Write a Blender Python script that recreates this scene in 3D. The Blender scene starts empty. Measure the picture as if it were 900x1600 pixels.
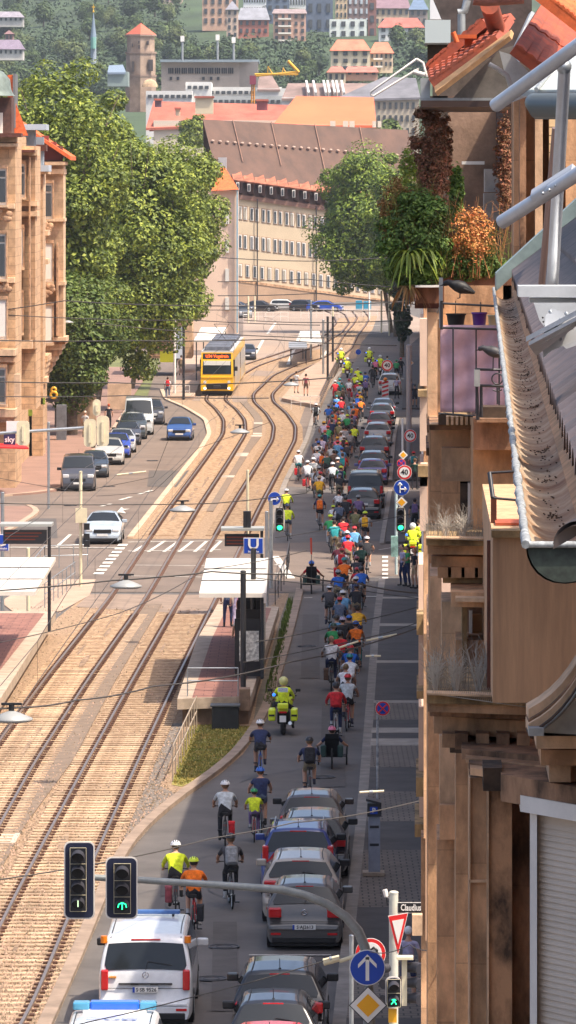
import bpy, bmesh, math, random
from mathutils import Vector, Matrix
random.seed(7)
R = random.Random(11)
PI = math.pi
# ---------------- camera, world, sun, exposure ----------------
scn = bpy.context.scene
F = 8400.0; CX = 450.0; HZ = 275.0; H = 17.5
cd = bpy.data.cameras.new('camera'); cam = bpy.data.objects.new('camera', cd)
scn.collection.objects.link(cam); scn.camera = cam
cam.location = (0, 0, H); cam.rotation_euler = (math.radians(90), 0, 0)
cd.sensor_fit = 'VERTICAL'; cd.sensor_height = 36; cd.sensor_width = 36*9/16
cd.lens = F/1600*36; cd.shift_y = (HZ-800)/1600.0
cd.clip_start = 1; cd.clip_end = 9000
EL = math.radians(60); SD = Vector((-0.87, 0.49, 0)).normalized()   # horizontal travel of the light
wd = bpy.data.worlds.new("World"); scn.world = wd; wd.use_nodes = True
nt = wd.node_tree; bg = nt.nodes['Background']
sky = nt.nodes.new('ShaderNodeTexSky'); sky.sky_type = 'NISHITA'; sky.sun_disc = False
sky.sun_elevation = EL; sky.sun_rotation = math.atan2(-SD.x, -SD.y)
sky.air_density = .8; sky.dust_density = 5.0; sky.ozone_density = 1.0
nt.links.new(sky.outputs[0], bg.inputs[0]); bg.inputs[1].default_value = 0.15
sl = bpy.data.lights.new('sun', 'SUN'); sl.energy = 3.3; sl.angle = math.radians(0.55); sl.color = (1.0, 0.88, 0.72)
so = bpy.data.objects.new('sun', sl); scn.collection.objects.link(so)
ldir = Vector((SD.x*math.cos(EL), SD.y*math.cos(EL), -math.sin(EL)))
so.rotation_euler = ldir.to_track_quat('-Z', 'Y').to_euler()
scn.view_settings.view_transform = 'Standard'; scn.view_settings.look = 'None'
scn.view_settings.exposure = 0.90; scn.view_settings.gamma = 1.0
C = scn.collection

# ---------------- helpers ----------------
def G(px, py, h=0.0):
    s = (py-HZ)/(H-h); Y = F/s
    return Vector(((px-CX)/s, Y, h))
def W(px, py, Y):
    return Vector(((px-CX)*Y/F, Y, H-(py-HZ)*Y/F))
_M = {}
def mat(key, col=(.5,.5,.5), rough=.7, metal=0.0, ns=0, na=0.0, bump=0.0, bs=None, col2=None, spec=None, emit=None, es=0, streak=0, island=0, coat=0, trans=0, bd=0.02):
    if key in _M: return _M[key]
    m = bpy.data.materials.new(key); m.use_nodes = True; n = m.node_tree.nodes; L = m.node_tree.links
    b = n['Principled BSDF']
    b.inputs['Base Color'].default_value = (*col, 1); b.inputs['Roughness'].default_value = rough
    b.inputs['Metallic'].default_value = metal
    if spec is not None: b.inputs['Specular IOR Level'].default_value = spec
    if coat: b.inputs['Coat Weight'].default_value = coat; b.inputs['Coat Roughness'].default_value = .05
    if emit: b.inputs['Emission Color'].default_value = (*emit, 1); b.inputs['Emission Strength'].default_value = es
    tc = None
    def tcn():
        t = n.new('ShaderNodeTexCoord'); return t.outputs['Object']
    cur = None
    if na or col2:
        tc = tcn(); vec = tc
        if streak:
            mp = n.new('ShaderNodeMapping'); mp.inputs['Scale'].default_value = (1, 1, 1/streak); L.new(tc, mp.inputs[0]); vec = mp.outputs[0]
        nz = n.new('ShaderNodeTexNoise'); nz.inputs['Scale'].default_value = ns or 3; nz.inputs['Detail'].default_value = 6; nz.inputs['Roughness'].default_value = .65
        L.new(vec, nz.inputs['Vector'])
        cr = n.new('ShaderNodeValToRGB'); e = cr.color_ramp.elements
        c2 = col2 or tuple(max(0, c*(1-na)) for c in col); c1 = col if col2 else tuple(min(1, c*(1+na*.8)) for c in col)
        e[0].position = .36; e[0].color = (*c2, 1); e[1].position = .64; e[1].color = (*c1, 1)
        L.new(nz.outputs['Fac'], cr.inputs[0]); cur = cr.outputs[0]
    if island:
        g = n.new('ShaderNodeNewGeometry'); hs = n.new('ShaderNodeHueSaturation')
        mr = n.new('ShaderNodeMapRange'); mr.inputs[3].default_value = 1-island; mr.inputs[4].default_value = 1+island
        L.new(g.outputs['Random Per Island'], mr.inputs[0]); L.new(mr.outputs[0], hs.inputs['Value'])
        mr2 = n.new('ShaderNodeMapRange'); mr2.inputs[3].default_value = .52; mr2.inputs[4].default_value = .48
        L.new(g.outputs['Random Per Island'], mr2.inputs[0]); L.new(mr2.outputs[0], hs.inputs['Hue'])
        if cur is not None: L.new(cur, hs.inputs['Color'])
        else: hs.inputs['Color'].default_value = (*col, 1)
        cur = hs.outputs[0]
    if cur is not None: L.new(cur, b.inputs['Base Color'])
    if bump:
        tb = tcn(); nb = n.new('ShaderNodeTexNoise'); nb.inputs['Scale'].default_value = bs or 20; nb.inputs['Detail'].default_value = 5
        L.new(tb, nb.inputs['Vector']); bu = n.new('ShaderNodeBump'); bu.inputs['Strength'].default_value = bump; bu.inputs['Distance'].default_value = bd
        L.new(nb.outputs['Fac'], bu.inputs['Height']); L.new(bu.outputs[0], b.inputs['Normal'])
    if trans:
        b.inputs['Subsurface Weight'].default_value = 0
        tr = n.new('ShaderNodeBsdfTranslucent'); mx = n.new('ShaderNodeMixShader'); mx.inputs[0].default_value = trans
        if cur is not None: L.new(cur, tr.inputs[0])
        else: tr.inputs[0].default_value = (*col, 1)
        L.new(b.outputs[0], mx.inputs[1]); L.new(tr.outputs[0], mx.inputs[2]); L.new(mx.outputs[0], n['Material Output'].inputs[0])
    _M[key] = m
    return m
def paint(c, r=.28):
    return mat('paint_%s' % '_'.join('%02d' % int(v*100) for v in c), c, r, 0, 6, .06, coat=.8)
def cloth(c):
    return mat('cloth_%s' % '_'.join('%02d' % int(v*100) for v in c), c, .9, 0, 9, .28, .8, 11, bd=.03)
def objrand(m, amt):
    n = m.node_tree.nodes; L = m.node_tree.links; b = n['Principled BSDF']; src = b.inputs['Base Color'].links[0].from_socket
    oi = n.new('ShaderNodeObjectInfo'); mr = n.new('ShaderNodeMapRange'); mr.inputs[3].default_value = 1-amt; mr.inputs[4].default_value = 1+amt*.6; hs = n.new('ShaderNodeHueSaturation')
    L.new(oi.outputs['Random'], mr.inputs[0]); L.new(mr.outputs[0], hs.inputs['Value']); L.new(src, hs.inputs['Color']); L.new(hs.outputs[0], b.inputs['Base Color'])
def jointify(m, w=.95, h=.42, dark=.45, ms=.012):
    n = m.node_tree.nodes; L = m.node_tree.links; b = n['Principled BSDF']; src = b.inputs['Base Color'].links[0].from_socket
    tc = n.new('ShaderNodeTexCoord'); sx = n.new('ShaderNodeSeparateXYZ'); ad = n.new('ShaderNodeMath'); cb = n.new('ShaderNodeCombineXYZ'); br = n.new('ShaderNodeTexBrick'); mx = n.new('ShaderNodeMix'); mx.data_type = 'RGBA'; mx.blend_type = 'MULTIPLY'; mx.inputs[0].default_value = 1
    L.new(tc.outputs['Object'], sx.inputs[0]); L.new(sx.outputs[0], ad.inputs[0]); L.new(sx.outputs[1], ad.inputs[1]); L.new(ad.outputs[0], cb.inputs[0]); L.new(sx.outputs[2], cb.inputs[1]); L.new(cb.outputs[0], br.inputs['Vector'])
    br.inputs['Scale'].default_value = 1; br.inputs['Brick Width'].default_value = w; br.inputs['Row Height'].default_value = h; br.inputs['Mortar Size'].default_value = ms; br.inputs['Mortar Smooth'].default_value = .3
    br.inputs['Color1'].default_value = (1,1,1,1); br.inputs['Color2'].default_value = (.78,.78,.80,1); br.inputs['Mortar'].default_value = (dark,dark,dark,1)
    L.new(src, mx.inputs[6]); L.new(br.outputs['Color'], mx.inputs[7]); L.new(mx.outputs[2], b.inputs['Base Color'])

class MB:
    def __init__(s): s.v = []; s.f = []; s.mi = []; s.sm = []
    def add(s, vs, fs, mi=0, smooth=False):
        o = len(s.v); s.v += [tuple(v) for v in vs]
        for f in fs: s.f.append([i+o for i in f]); s.mi.append(mi); s.sm.append(smooth)
        return s
    def box(s, x0, x1, y0, y1, z0, z1, mi=0, bev=0):
        if bev:
            b = min(bev, abs(x1-x0)/2.2, abs(y1-y0)/2.2, abs(z1-z0)/2.2); vs = []; 
            # chamfered box via bmesh
            bm = bmesh.new(); bmesh.ops.create_cube(bm, size=1)
            for v in bm.verts: v.co = Vector(((x0+x1)/2+v.co.x*(x1-x0), (y0+y1)/2+v.co.y*(y1-y0), (z0+z1)/2+v.co.z*(z1-z0)))
            bmesh.ops.bevel(bm, geom=bm.edges[:], offset=b, segments=2, affect='EDGES', profile=.5)
            bm.verts.index_update()
            s.add([v.co[:] for v in bm.verts], [[v.index for v in f.verts] for f in bm.faces], mi); bm.free(); return s
        vs = [(x0,y0,z0),(x1,y0,z0),(x1,y1,z0),(x0,y1,z0),(x0,y0,z1),(x1,y0,z1),(x1,y1,z1),(x0,y1,z1)]
        return s.add(vs, [[0,3,2,1],[4,5,6,7],[0,1,5,4],[1,2,6,5],[2,3,7,6],[3,0,4,7]], mi)
    def hexa(s, p, mi=0):  # p = 8 points bottom4 top4 (front-left, front-right, back-right, back-left)
        return s.add(p, [[0,3,2,1],[4,5,6,7],[0,1,5,4],[1,2,6,5],[2,3,7,6],[3,0,4,7]], mi)
    def tube(s, pts, r, n=8, mi=0, cap=True, smooth=True):
        pts = [Vector(p) for p in pts]; k = len(pts); rr = r if isinstance(r, (list, tuple)) else [r]*k
        vs = []; fs = []
        up = Vector((0, 0, 1))
        for i, p in enumerate(pts):
            d = (pts[min(i+1, k-1)]-pts[max(i-1, 0)]).normalized()
            a = d.cross(up)
            if a.length < .05: a = d.cross(Vector((0, 1, 0)))
            a.normalize(); b = d.cross(a).normalized()
            for j in range(n):
                t = 2*PI*j/n; vs.append(p+a*(math.cos(t)*rr[i])+b*(math.sin(t)*rr[i]))
        for i in range(k-1):
            for j in range(n):
                fs.append([i*n+j, i*n+(j+1) % n, (i+1)*n+(j+1) % n, (i+1)*n+j])
        s.add(vs, fs, mi, smooth)
        if cap: s.add(vs[:n], [list(range(n))[::-1]], mi); s.add(vs[-n:], [list(range(n))], mi)
        return s
    def cyl(s, p0, p1, r, n=12, mi=0, r2=None): return s.tube([p0, p1], [r, r if r2 is None else r2], n, mi)
    def ball(s, c, r, mi=0, n=10, m=7, half=False):
        r = r if isinstance(r, (tuple, list)) else (r, r, r); vs = []; fs = []
        for i in range(m+1):
            t = PI*i/m if not half else PI/2*i/m
            for j in range(n):
                a = 2*PI*j/n; vs.append((c[0]+r[0]*math.sin(t)*math.cos(a), c[1]+r[1]*math.sin(t)*math.sin(a), c[2]+r[2]*math.cos(t)))
        for i in range(m):
            for j in range(n): fs.append([i*n+j, (i+1)*n+j, (i+1)*n+(j+1) % n, i*n+(j+1) % n])
        return s.add(vs, fs, mi, True)
    def poly(s, pts, mi=0): return s.add(pts, [list(range(len(pts)))], mi)
    def prism(s, pts, dz, mi=0):   # flat polygon (list of Vectors) extruded by vector dz
        k = len(pts); dz = Vector(dz); top = [Vector(p)+dz for p in pts]
        s.add(pts+top, [list(range(k))[::-1], list(range(k, 2*k))]+[[i, (i+1) % k, (i+1) % k+k, i+k] for i in range(k)], mi); return s
    def torus(s, c, R_, r, axis='x', n=24, m=6, mi=0):
        pts = []
        for i in range(n+1):
            a = 2*PI*i/n
            if axis == 'x': pts.append((c[0], c[1]+R_*math.cos(a), c[2]+R_*math.sin(a)))
            elif axis == 'y': pts.append((c[0]+R_*math.cos(a), c[1], c[2]+R_*math.sin(a)))
            else: pts.append((c[0]+R_*math.cos(a), c[1]+R_*math.sin(a), c[2]))
        vs = []; fs = []
        for i in range(n):
            a = 2*PI*i/n
            for j in range(m):
                b = 2*PI*j/m; q = R_+r*math.cos(b); w = r*math.sin(b)
                if axis == 'x': vs.append((c[0]+w, c[1]+q*math.cos(a), c[2]+q*math.sin(a)))
                elif axis == 'y': vs.append((c[0]+q*math.cos(a), c[1]+w, c[2]+q*math.sin(a)))
                else: vs.append((c[0]+q*math.cos(a), c[1]+q*math.sin(a), c[2]+w))
        for i in range(n):
            for j in range(m): fs.append([i*m+j, ((i+1) % n)*m+j, ((i+1) % n)*m+(j+1) % m, i*m+(j+1) % m])
        return s.add(vs, fs, mi, True)
    def build(s, name, mats, parent=None, recalc=True):
        me = bpy.data.meshes.new(name); me.from_pydata([tuple(v) for v in s.v], [], s.f)
        if not isinstance(mats, (list, tuple)): mats = [mats]
        for m in mats: me.materials.append(m)
        me.polygons.foreach_set('material_index', s.mi); me.polygons.foreach_set('use_smooth', s.sm)
        if recalc:
            bm = bmesh.new(); bm.from_mesh(me); bmesh.ops.recalc_face_normals(bm, faces=bm.faces[:]); bm.to_mesh(me); bm.free()
        me.update()
        o = bpy.data.objects.new(name, me); C.objects.link(o)
        if parent: setpar(o, parent)
        return o
def wm(o):
    m = Matrix.Translation(o.location) @ o.rotation_euler.to_matrix().to_4x4() @ Matrix.Diagonal((*o.scale, 1))
    if o.parent: m = wm(o.parent) @ o.matrix_parent_inverse @ m
    return m
def setpar(o, p):
    o.parent = p; o.matrix_parent_inverse = wm(p).inverted()
def tag(o, label=None, cat=None, group=None, kind=None):
    if label: o['label'] = label
    if cat: o['category'] = cat
    if group: o['group'] = group
    if kind: o['kind'] = kind
    return o
def empty(name, label, cat, loc=(0,0,0), group=None):
    o = bpy.data.objects.new(name, None); C.objects.link(o); o.location = loc; o.empty_display_size = .3
    return tag(o, label, cat, group)
def kids(o): return [c for c in bpy.data.objects if c.parent == o]
def copy_tree(o, kidmap=None, parent=None):
    c = o.copy(); C.objects.link(c)
    if parent is not None: c.parent = parent
    for ch in (kidmap or KM)(o): copy_tree(ch, kidmap, c)
    return c
_km = {}
def freeze(o):
    _km[o.name] = kids(o)
    for c in _km[o.name]: freeze(c)
def KM(o): return _km.get(o.name, [])
class Proto:   # a finished thing kept as data; the first use moves the original, later uses copy it
    def __init__(s, root): s.r = root; freeze(root); s.used = False
    def get(s):
        if not s.used: s.used = True; s.kids = {c.name: c for c in walk(s.r)}; return s.r, {c: c for c in walk(s.r)}
        mp = {}
        def cp(o, par):
            c = o.copy(); C.objects.link(c); mp[o] = c
            if par is not None: c.parent = par
            for ch in KM(o): cp(ch, c)
            return c
        return cp(s.r, None), mp
def walk(o):
    out = [o]
    for c in KM(o): out += walk(c)
    return out
def place(o, loc, rz=0, sc=1, label=None, group=None, cat=None):
    o.location = loc; o.rotation_euler = (0, 0, rz); o.scale = (sc, sc, sc) if not isinstance(sc, tuple) else sc
    tag(o, label, cat, group); return o
def text_mesh(body, size, name, m, parent, M4, ext=.002):
    cu = bpy.data.curves.new(name, 'FONT'); cu.body = body; cu.size = size; cu.align_x = 'CENTER'; cu.align_y = 'CENTER'; cu.extrude = ext; cu.offset = size*.02; cu.resolution_u = 2
    t = bpy.data.objects.new(name, cu); C.objects.link(t)
    dg = bpy.context.evaluated_depsgraph_get(); me = bpy.data.meshes.new_from_object(t.evaluated_get(dg))
    bpy.data.objects.remove(t); me.transform(M4); me.materials.clear(); me.materials.append(m)
    o = bpy.data.objects.new(name, me); C.objects.link(o)
    if parent: setpar(o, parent)
    return o
def face_cam(loc, rz=0): # text plane facing -Y (towards the camera)
    return Matrix.Translation(loc) @ Matrix.Rotation(rz, 4, 'Z') @ Matrix.Rotation(PI/2, 4, 'X')
STREET = -math.atan(.0241)

# ---------------- common materials ----------------
asph = mat('asphalt', (.122,.108,.100), .85, 0, .35, .22, .25, 60)
asph2 = mat('asphalt_patch', (.088,.076,.070), .88, 0, .8, .2, .25, 50)
asph3 = mat('asphalt_sunlit', (.165,.125,.10), .85, 0, .3, .18, .2, 50)  # lit copy of the asphalt, sunlight put into the paler colour
pave = mat('paving', (.15,.11,.088), .85, 0, .5, .25)
cream_pave = mat('pale_paving', (.42,.30,.22), .85, 0, .4, .15)
kerbm = mat('kerb_stone', (.25,.215,.185), .8, 0, 1.5, .25)
white_l = mat('road_paint', (.62,.58,.52), .7, 0, 3, .2)
balm = mat('ballast', (.47,.33,.215), .95, 0, 7, .5, 1.0, 14, col2=(.21,.125,.07), bd=.08)
balg = mat('ballast_shaded', (.22,.18,.15), .95, 0, 7, .6, 1.0, 12, bd=.08)
sleepm = mat('sleeper_concrete', (.56,.40,.26), .85, 0, 4, .35, .5, 30, col2=(.32,.21,.13))
objrand(sleepm, .28)
railtop = mat('rail_steel', (.34,.27,.23), .38, .7)
railside = mat('rail_rust', (.10,.045,.026), .85, 0, 8, .35)
duct = mat('duct_cover', (.20,.145,.105), .85, 0, 2.5, .22, .2, 20)
concrete = mat('concrete', (.42,.33,.25), .85, 0, 2, .22, .15, 20)
redpave = mat('red_paving', (.27,.125,.095), .85, 0, 2, .2)
grass = mat('grass', (.20,.21,.045), .95, 0, 1.4, .4, col2=(.36,.27,.08))
steel = mat('galvanised_steel', (.42,.45,.47), .4, .7, 8, .1)
darksteel = mat('dark_steel', (.045,.045,.05), .4, .4)
black = mat('black_plastic', (.012,.012,.014), .45)
rubber = mat('rubber', (.018,.018,.018), .8)
white = mat('white_paint', (.78,.77,.74), .4, 0, 3, .05)
chrome = mat('chrome', (.6,.6,.62), .18, 1)
glass = mat('window_glass', (.03,.04,.05), .06, 0, spec=.8)
carglass = mat('car_glass', (.018,.022,.026), .05, 0, spec=.45)
redlamp = mat('tail_lamp', (.55,.012,.015), .2, 0, coat=.6)
yellow = mat('sign_yellow', (.85,.42,.015), .45)
signblue = mat('sign_blue', (.008,.06,.42), .4)
signred = mat('sign_red', (.65,.02,.02), .4)
cream = mat('cream_enamel', (.72,.64,.44), .5, 0, 3, .08)
wire_m = mat('wire', (.05,.045,.042), .6)
HAZE = 0.00008
# ---------------- ground ----------------
LV = {}
def sheet(name, pts, m, lv, lab=None):
    z = .004*lv
    mb = MB(); mb.poly([G(x, y, z) if not isinstance(x, Vector) else x for x, y in pts]); o = mb.build(name, m, recalc=False)
    bm = bmesh.new(); bm.from_mesh(o.data); bmesh.ops.triangulate(bm, faces=bm.faces[:])
    for f in bm.faces:
        if f.normal.z < 0: f.normal_flip()
    bm.to_mesh(o.data); bm.free()
    return tag(o, kind='structure')
g = MB(); g.poly([(-900,-40,0),(900,-40,0),(900,1250,0),(-900,1250,0)]); tag(g.build('ground', asph, recalc=False), kind='structure')
# curbs as polylines
K_R = [(440,2400),(520,1600),(536,1460),(555,1300),(568,1150),(580,1000),(586,950),(592,908)]
K_L = [(-60,1900),(85,1600),(140,1474),(163,1413),(199,1335),(222,1303),(247,1280),(288,1247),(347,1207),(380,1178),(398,1152),(419,1119),(443,1047),(456,1000),(472,935),(474,923)]
def resample(pts, step):
    P = [Vector((p[0], p[1], 0)) for p in pts]; out = [P[0]]; 
    for a, b in zip(P, P[1:]):
        n = max(1, int((b-a).length/step))
        for i in range(1, n+1): out.append(a.lerp(b, i/n))
    return out
def smooth(P, it=3):
    for _ in range(it): P = [P[0]]+[(P[i-1]+P[i]*2+P[i+1])/4 for i in range(1, len(P)-1)]+[P[-1]]
    return P
def offs(P, d):
    out = []
    for i, p in enumerate(P):
        t = (P[min(i+1, len(P)-1)]-P[max(i-1, 0)]); t.z = 0; t.normalize(); n = Vector((t.y, -t.x, 0)); out.append(p+n*d)
    return out
def ribbon(P, d0, d1, z0, z1, mb=None, mi=0):  # solid strip between lateral offsets (right positive)
    mb = mb or MB(); A = offs(P, d0); B = offs(P, d1); k = len(P)
    vs = []
    for i in range(k):
        vs += [(A[i].x, A[i].y, z0+P[i].z), (B[i].x, B[i].y, z0+P[i].z), (B[i].x, B[i].y, z1+P[i].z), (A[i].x, A[i].y, z1+P[i].z)]
    fs = []
    for i in range(k-1):
        for j in range(4): fs.append([i*4+j, i*4+(j+1) % 4, (i+1)*4+(j+1) % 4, (i+1)*4+j])
    fs += [[0,1,2,3], [(k-1)*4+j for j in (3,2,1,0)]]
    return mb.add(vs, fs, mi)
def line_px(pts, step=2.0, sm=3): return smooth(resample([G(x, y) for x, y in pts], step), sm)
def kerb(pts, side, w=.28, h=.12, m=kerbm, name='kerb'):
    P = line_px(pts); a, b = (0, w) if side > 0 else (-w, 0)
    return tag(ribbon(P, a, b, 0, h).build(name, m), kind='structure')
# pavement on the right (raised)
def slab(name, pts, m, h, lv=0):
    mb = MB(); P = [G(x, y, 0) for x, y in pts]; P2 = [Vector((p.x, p.y, -.02)) for p in P]
    mb.prism(P2, (0, 0, h+.02+lv*.004)); o = mb.build(name, m)
    bm = bmesh.new(); bm.from_mesh(o.data); bmesh.ops.triangulate(bm, faces=[f for f in bm.faces if len(f.verts) > 4]); bm.to_mesh(o.data); bm.free()
    return tag(o, kind='structure')
kerb(K_R, 1)
pv = [(x+1, y) for x, y in K_R]
slab('pavement', [(K_R[0][0]+20, 2400)]+[(x+11*(y-HZ)/1325+2, y) for x, y in K_R[1:]]+[(665,905),(1300,905),(1300,2400)], asph2, .115)
def pav_patch(y0, y1, m, lv=1, x0=None, x1=672, nm='pavement_patch', h=.115):
    def kx(y):
        for (xa, ya), (xb, yb) in zip(K_R, K_R[1:]):
            if yb <= y <= ya: return xa+(xb-xa)*(ya-y)/(ya-yb)+14*(y-HZ)/1325+3
        return 600
    xa, xb = (x0, x0) if x0 is not None else (kx(y0), kx(y1))
    mb = MB(); z = h+.004*lv
    q = [G(xa, y0), G(x1, y0), G(x1, y1), G(xb, y1)]
    mb.poly([(p.x, p.y, z) for p in q]); tag(mb.build(nm, m, recalc=False), kind='structure')
pavers = mat('pavers', (.19,.15,.12), .85, 0, .8, .2)
def brickify(m, sx, sy, mortar=(.05,.045,.04), ms=.02):
    n = m.node_tree.nodes; L = m.node_tree.links; b = n['Principled BSDF']; src = b.inputs['Base Color'].links[0].from_socket
    tc = n.new('ShaderNodeTexCoord'); br = n.new('ShaderNodeTexBrick'); br.inputs['Scale'].default_value = 1; br.inputs['Brick Width'].default_value = sx; br.inputs['Row Height'].default_value = sy; br.inputs['Mortar Size'].default_value = ms; br.inputs['Mortar Smooth'].default_value = .2
    L.new(tc.outputs['Object'], br.inputs['Vector']); L.new(src, br.inputs['Color1']); L.new(src, br.inputs['Color2']); br.inputs['Mortar'].default_value = (*mortar, 1); L.new(br.outputs['Color'], b.inputs['Base Color'])
brickify(pavers, .3, .3); brickify(redpave, .6, .6, (.14,.06,.05), .015); brickify(pave, .5, .5, (.10,.06,.05), .012)
pav_patch(1425, 1335, pavers); pav_patch(1290, 1243, pavers); pav_patch(1600, 1500, pavers); pav_patch(1205, 1170, pavers); pav_patch(1130, 1100, pavers)
pale = mat('pale_slab', (.36,.31,.26), .8, 0, 2, .2)
for a, b in ((1171,1160),(1151,1143),(1104,1100),(1041,1037),(983,979),(940,937)): pav_patch(a, b, pale, 2)
# crossing (sunlight painted in as paler asphalt), then the pavements further up the street
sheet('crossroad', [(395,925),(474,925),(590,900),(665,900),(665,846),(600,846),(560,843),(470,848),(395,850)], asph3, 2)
slab('pavement', [(602,850),(609,793),(614,768),(665,768),(665,850)], asph2, .12)
slab('pavement', [(616,752),(620,690),(626,655),(665,655),(665,752)], asph2, .12)
slab('pavement', [(628,640),(632,600),(640,570),(665,560),(665,640)], asph2, .12)
kerb([(600,852),(609,793),(613,768)], -1, .22); kerb([(613,754),(618,690),(624,655)], -1, .22)
sheet('side_street_sun', [(600,768),(665,768),(665,753),(600,753)], asph3, 2)
sheet('side_street_sun', [(610,653),(665,653),(665,642),(610,642)], asph3, 2)
sheet('side_street_sun', [(448,760),(600,768),(600,753),(452,748)], asph3, 2)  # sun band across the road, drawn as a strip of paler asphalt
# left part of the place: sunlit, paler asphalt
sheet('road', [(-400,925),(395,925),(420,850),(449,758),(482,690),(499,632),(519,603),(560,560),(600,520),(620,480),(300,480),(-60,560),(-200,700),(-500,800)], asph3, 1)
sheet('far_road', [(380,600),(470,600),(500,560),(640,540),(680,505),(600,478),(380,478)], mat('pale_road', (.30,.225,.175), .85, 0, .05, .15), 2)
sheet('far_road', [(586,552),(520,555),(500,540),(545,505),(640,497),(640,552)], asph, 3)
# track bed
bedL = [(-500,1900),(-300,1500),(-60,1170),(24,1060),(90,965),(128,935)]
sheet('track_bed', bedL+[(474,926)]+[(x, y) for x, y in K_L[::-1][1:]], balm, 3)
sheet('track_bed', [(199,842),(280,740),(312,700),(324,680),(318,655),(285,636),(256,624),(300,612),(400,575),(440,560),(500,545),(515,560),(505,580),(485,612),(468,660),(476,700),(449,758),(425,820),(420,842)], balm, 3)
sheet('track_bed', [(500,566),(512,545),(520,515),(530,497),(590,493),(582,515),(565,535),(556,560)], balm, 4)
# shade on the ballast beside the near kerb, painted as a greyer colour
sheet('shaded_ballast', [(30,1640),(85,1600),(140,1474),(199,1335),(247,1280),(288,1247),(250,1228),(262,1200),(285,1130),(262,1130),(215,1225),(160,1360),(100,1470)], balg, 4)
kerb([(x, y) for x, y in K_L], -1, .30, .13, mat('kerb_brown', (.30,.22,.165), .85, 0, 1.2, .25))
kerb([(199,842),(280,740),(312,700),(324,680),(318,657),(285,637),(256,625),(250,610)], 1, .3, .12, mat('kerb_sunny', (.52,.38,.27), .85, 0, 1, .2))
kerb([(425,830),(449,758),(482,690),(499,632),(519,603),(535,582)], -1, .3, .12, kerbm)
# grass patch & grassy verge beside the platform
gp = sheet('lawn', [(268,1226),(296,1130),(302,1128),(398,1138),(389,1163),(374,1177),(342,1202),(284,1229)], grass, 6)
sheet('verge', [(394,1140),(402,1090),(420,1030),(440,960),(452,925),(470,926),(468,938),(452,1000),(439,1047),(415,1117)], mat('verge_soil', (.17,.14,.10), .95, 0, 2, .3), 6)
def tufts(name, poly, n, hh, m, label):
    mb = MB(); P = [G(x, y) for x, y in poly]; xs = [p.x for p in P]; ys = [p.y for p in P]
    def inside(x, y):
        c = False; j = len(P)-1
        for i in range(len(P)):
            if (P[i].y > y) != (P[j].y > y) and x < (P[j].x-P[i].x)*(y-P[i].y)/(P[j].y-P[i].y)+P[i].x: c = not c
            j = i
        return c
    k = 0; t = 0
    while k < n and t < n*20:
        t += 1; x = R.uniform(min(xs), max(xs)); y = R.uniform(min(ys), max(ys))
        if not inside(x, y): continue
        a = R.uniform(0, PI); w = .05; h_ = hh*R.uniform(.4, 1.2); dx, dy = math.cos(a)*w, math.sin(a)*w; lx, ly = R.uniform(-.05,.05), R.uniform(-.05,.05)
        mb.add([(x-dx, y-dy, 0), (x+dx, y+dy, 0), (x+lx, y+ly, h_)], [[0,1,2]]); k += 1
    return tag(mb.build(name, m, recalc=False), label, 'grass', None, 'stuff')
leafg = mat('grass_blades', (.20,.22,.04), .9, 0, 1.3, .3, col2=(.38,.28,.08), island=.35)
tufts('grass', [(270,1224),(298,1130),(396,1138),(389,1163),(374,1177),(342,1202),(284,1229)], 7000, .08, leafg, 'short half dry grass in front of the tram platform end')
weed = mat('weeds', (.10,.15,.02), .9, 0, 3, .3, island=.3)
tufts('weeds', [(424,1110),(440,1030),(452,975),(458,940),(450,940),(432,1010),(412,1100)], 1400, .22, weed, 'green weeds growing along the strip beside the platform')
# pale tan pavement, left side of the street
slab('pavement', [(-400,775),(20,775),(60,772),(88,768),(110,735),(160,690),(185,655),(205,625),(222,600),(235,575),(60,575),(-200,640)], mat('pave_left', (.25,.15,.115), .85, 0, .4, .15), .10)
slab('pavement', [(-400,900),(-60,870),(30,818),(60,797),(40,793),(-400,800)], mat('pave_left', (0,0,0)), .10)
kerb([(-60,868),(30,818),(62,797),(40,792)], 1, .3, .12, cream_pave); kerb([(0,776),(60,773),(90,768),(112,735),(160,690),(186,655),(206,625)], 1, .25, .12, cream_pave)
# crossings over the tracks
def tie_strip(x0, y0, x1, y1, wpx, m, nm='track_crossing', lv=9):
    sheet(nm, [(x0, y0), (x1, y1), (x1, y1-wpx), (x0, y0-wpx)], m, lv)
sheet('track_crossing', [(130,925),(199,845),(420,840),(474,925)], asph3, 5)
sheet('track_crossing', [(118,948),(340,962),(420,950),(440,930),(140,928)], mat('crossing_slab', (.26,.19,.145), .85, 0, 1, .2), 6)
sheet('track_crossing', [(300,626),(470,632),(470,622),(300,616)], mat('crossing_slab', (0,0,0)), 7)
sheet('track_crossing', [(380,586),(500,592),(500,584),(385,578)], mat('crossing_slab', (0,0,0)), 7)
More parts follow.
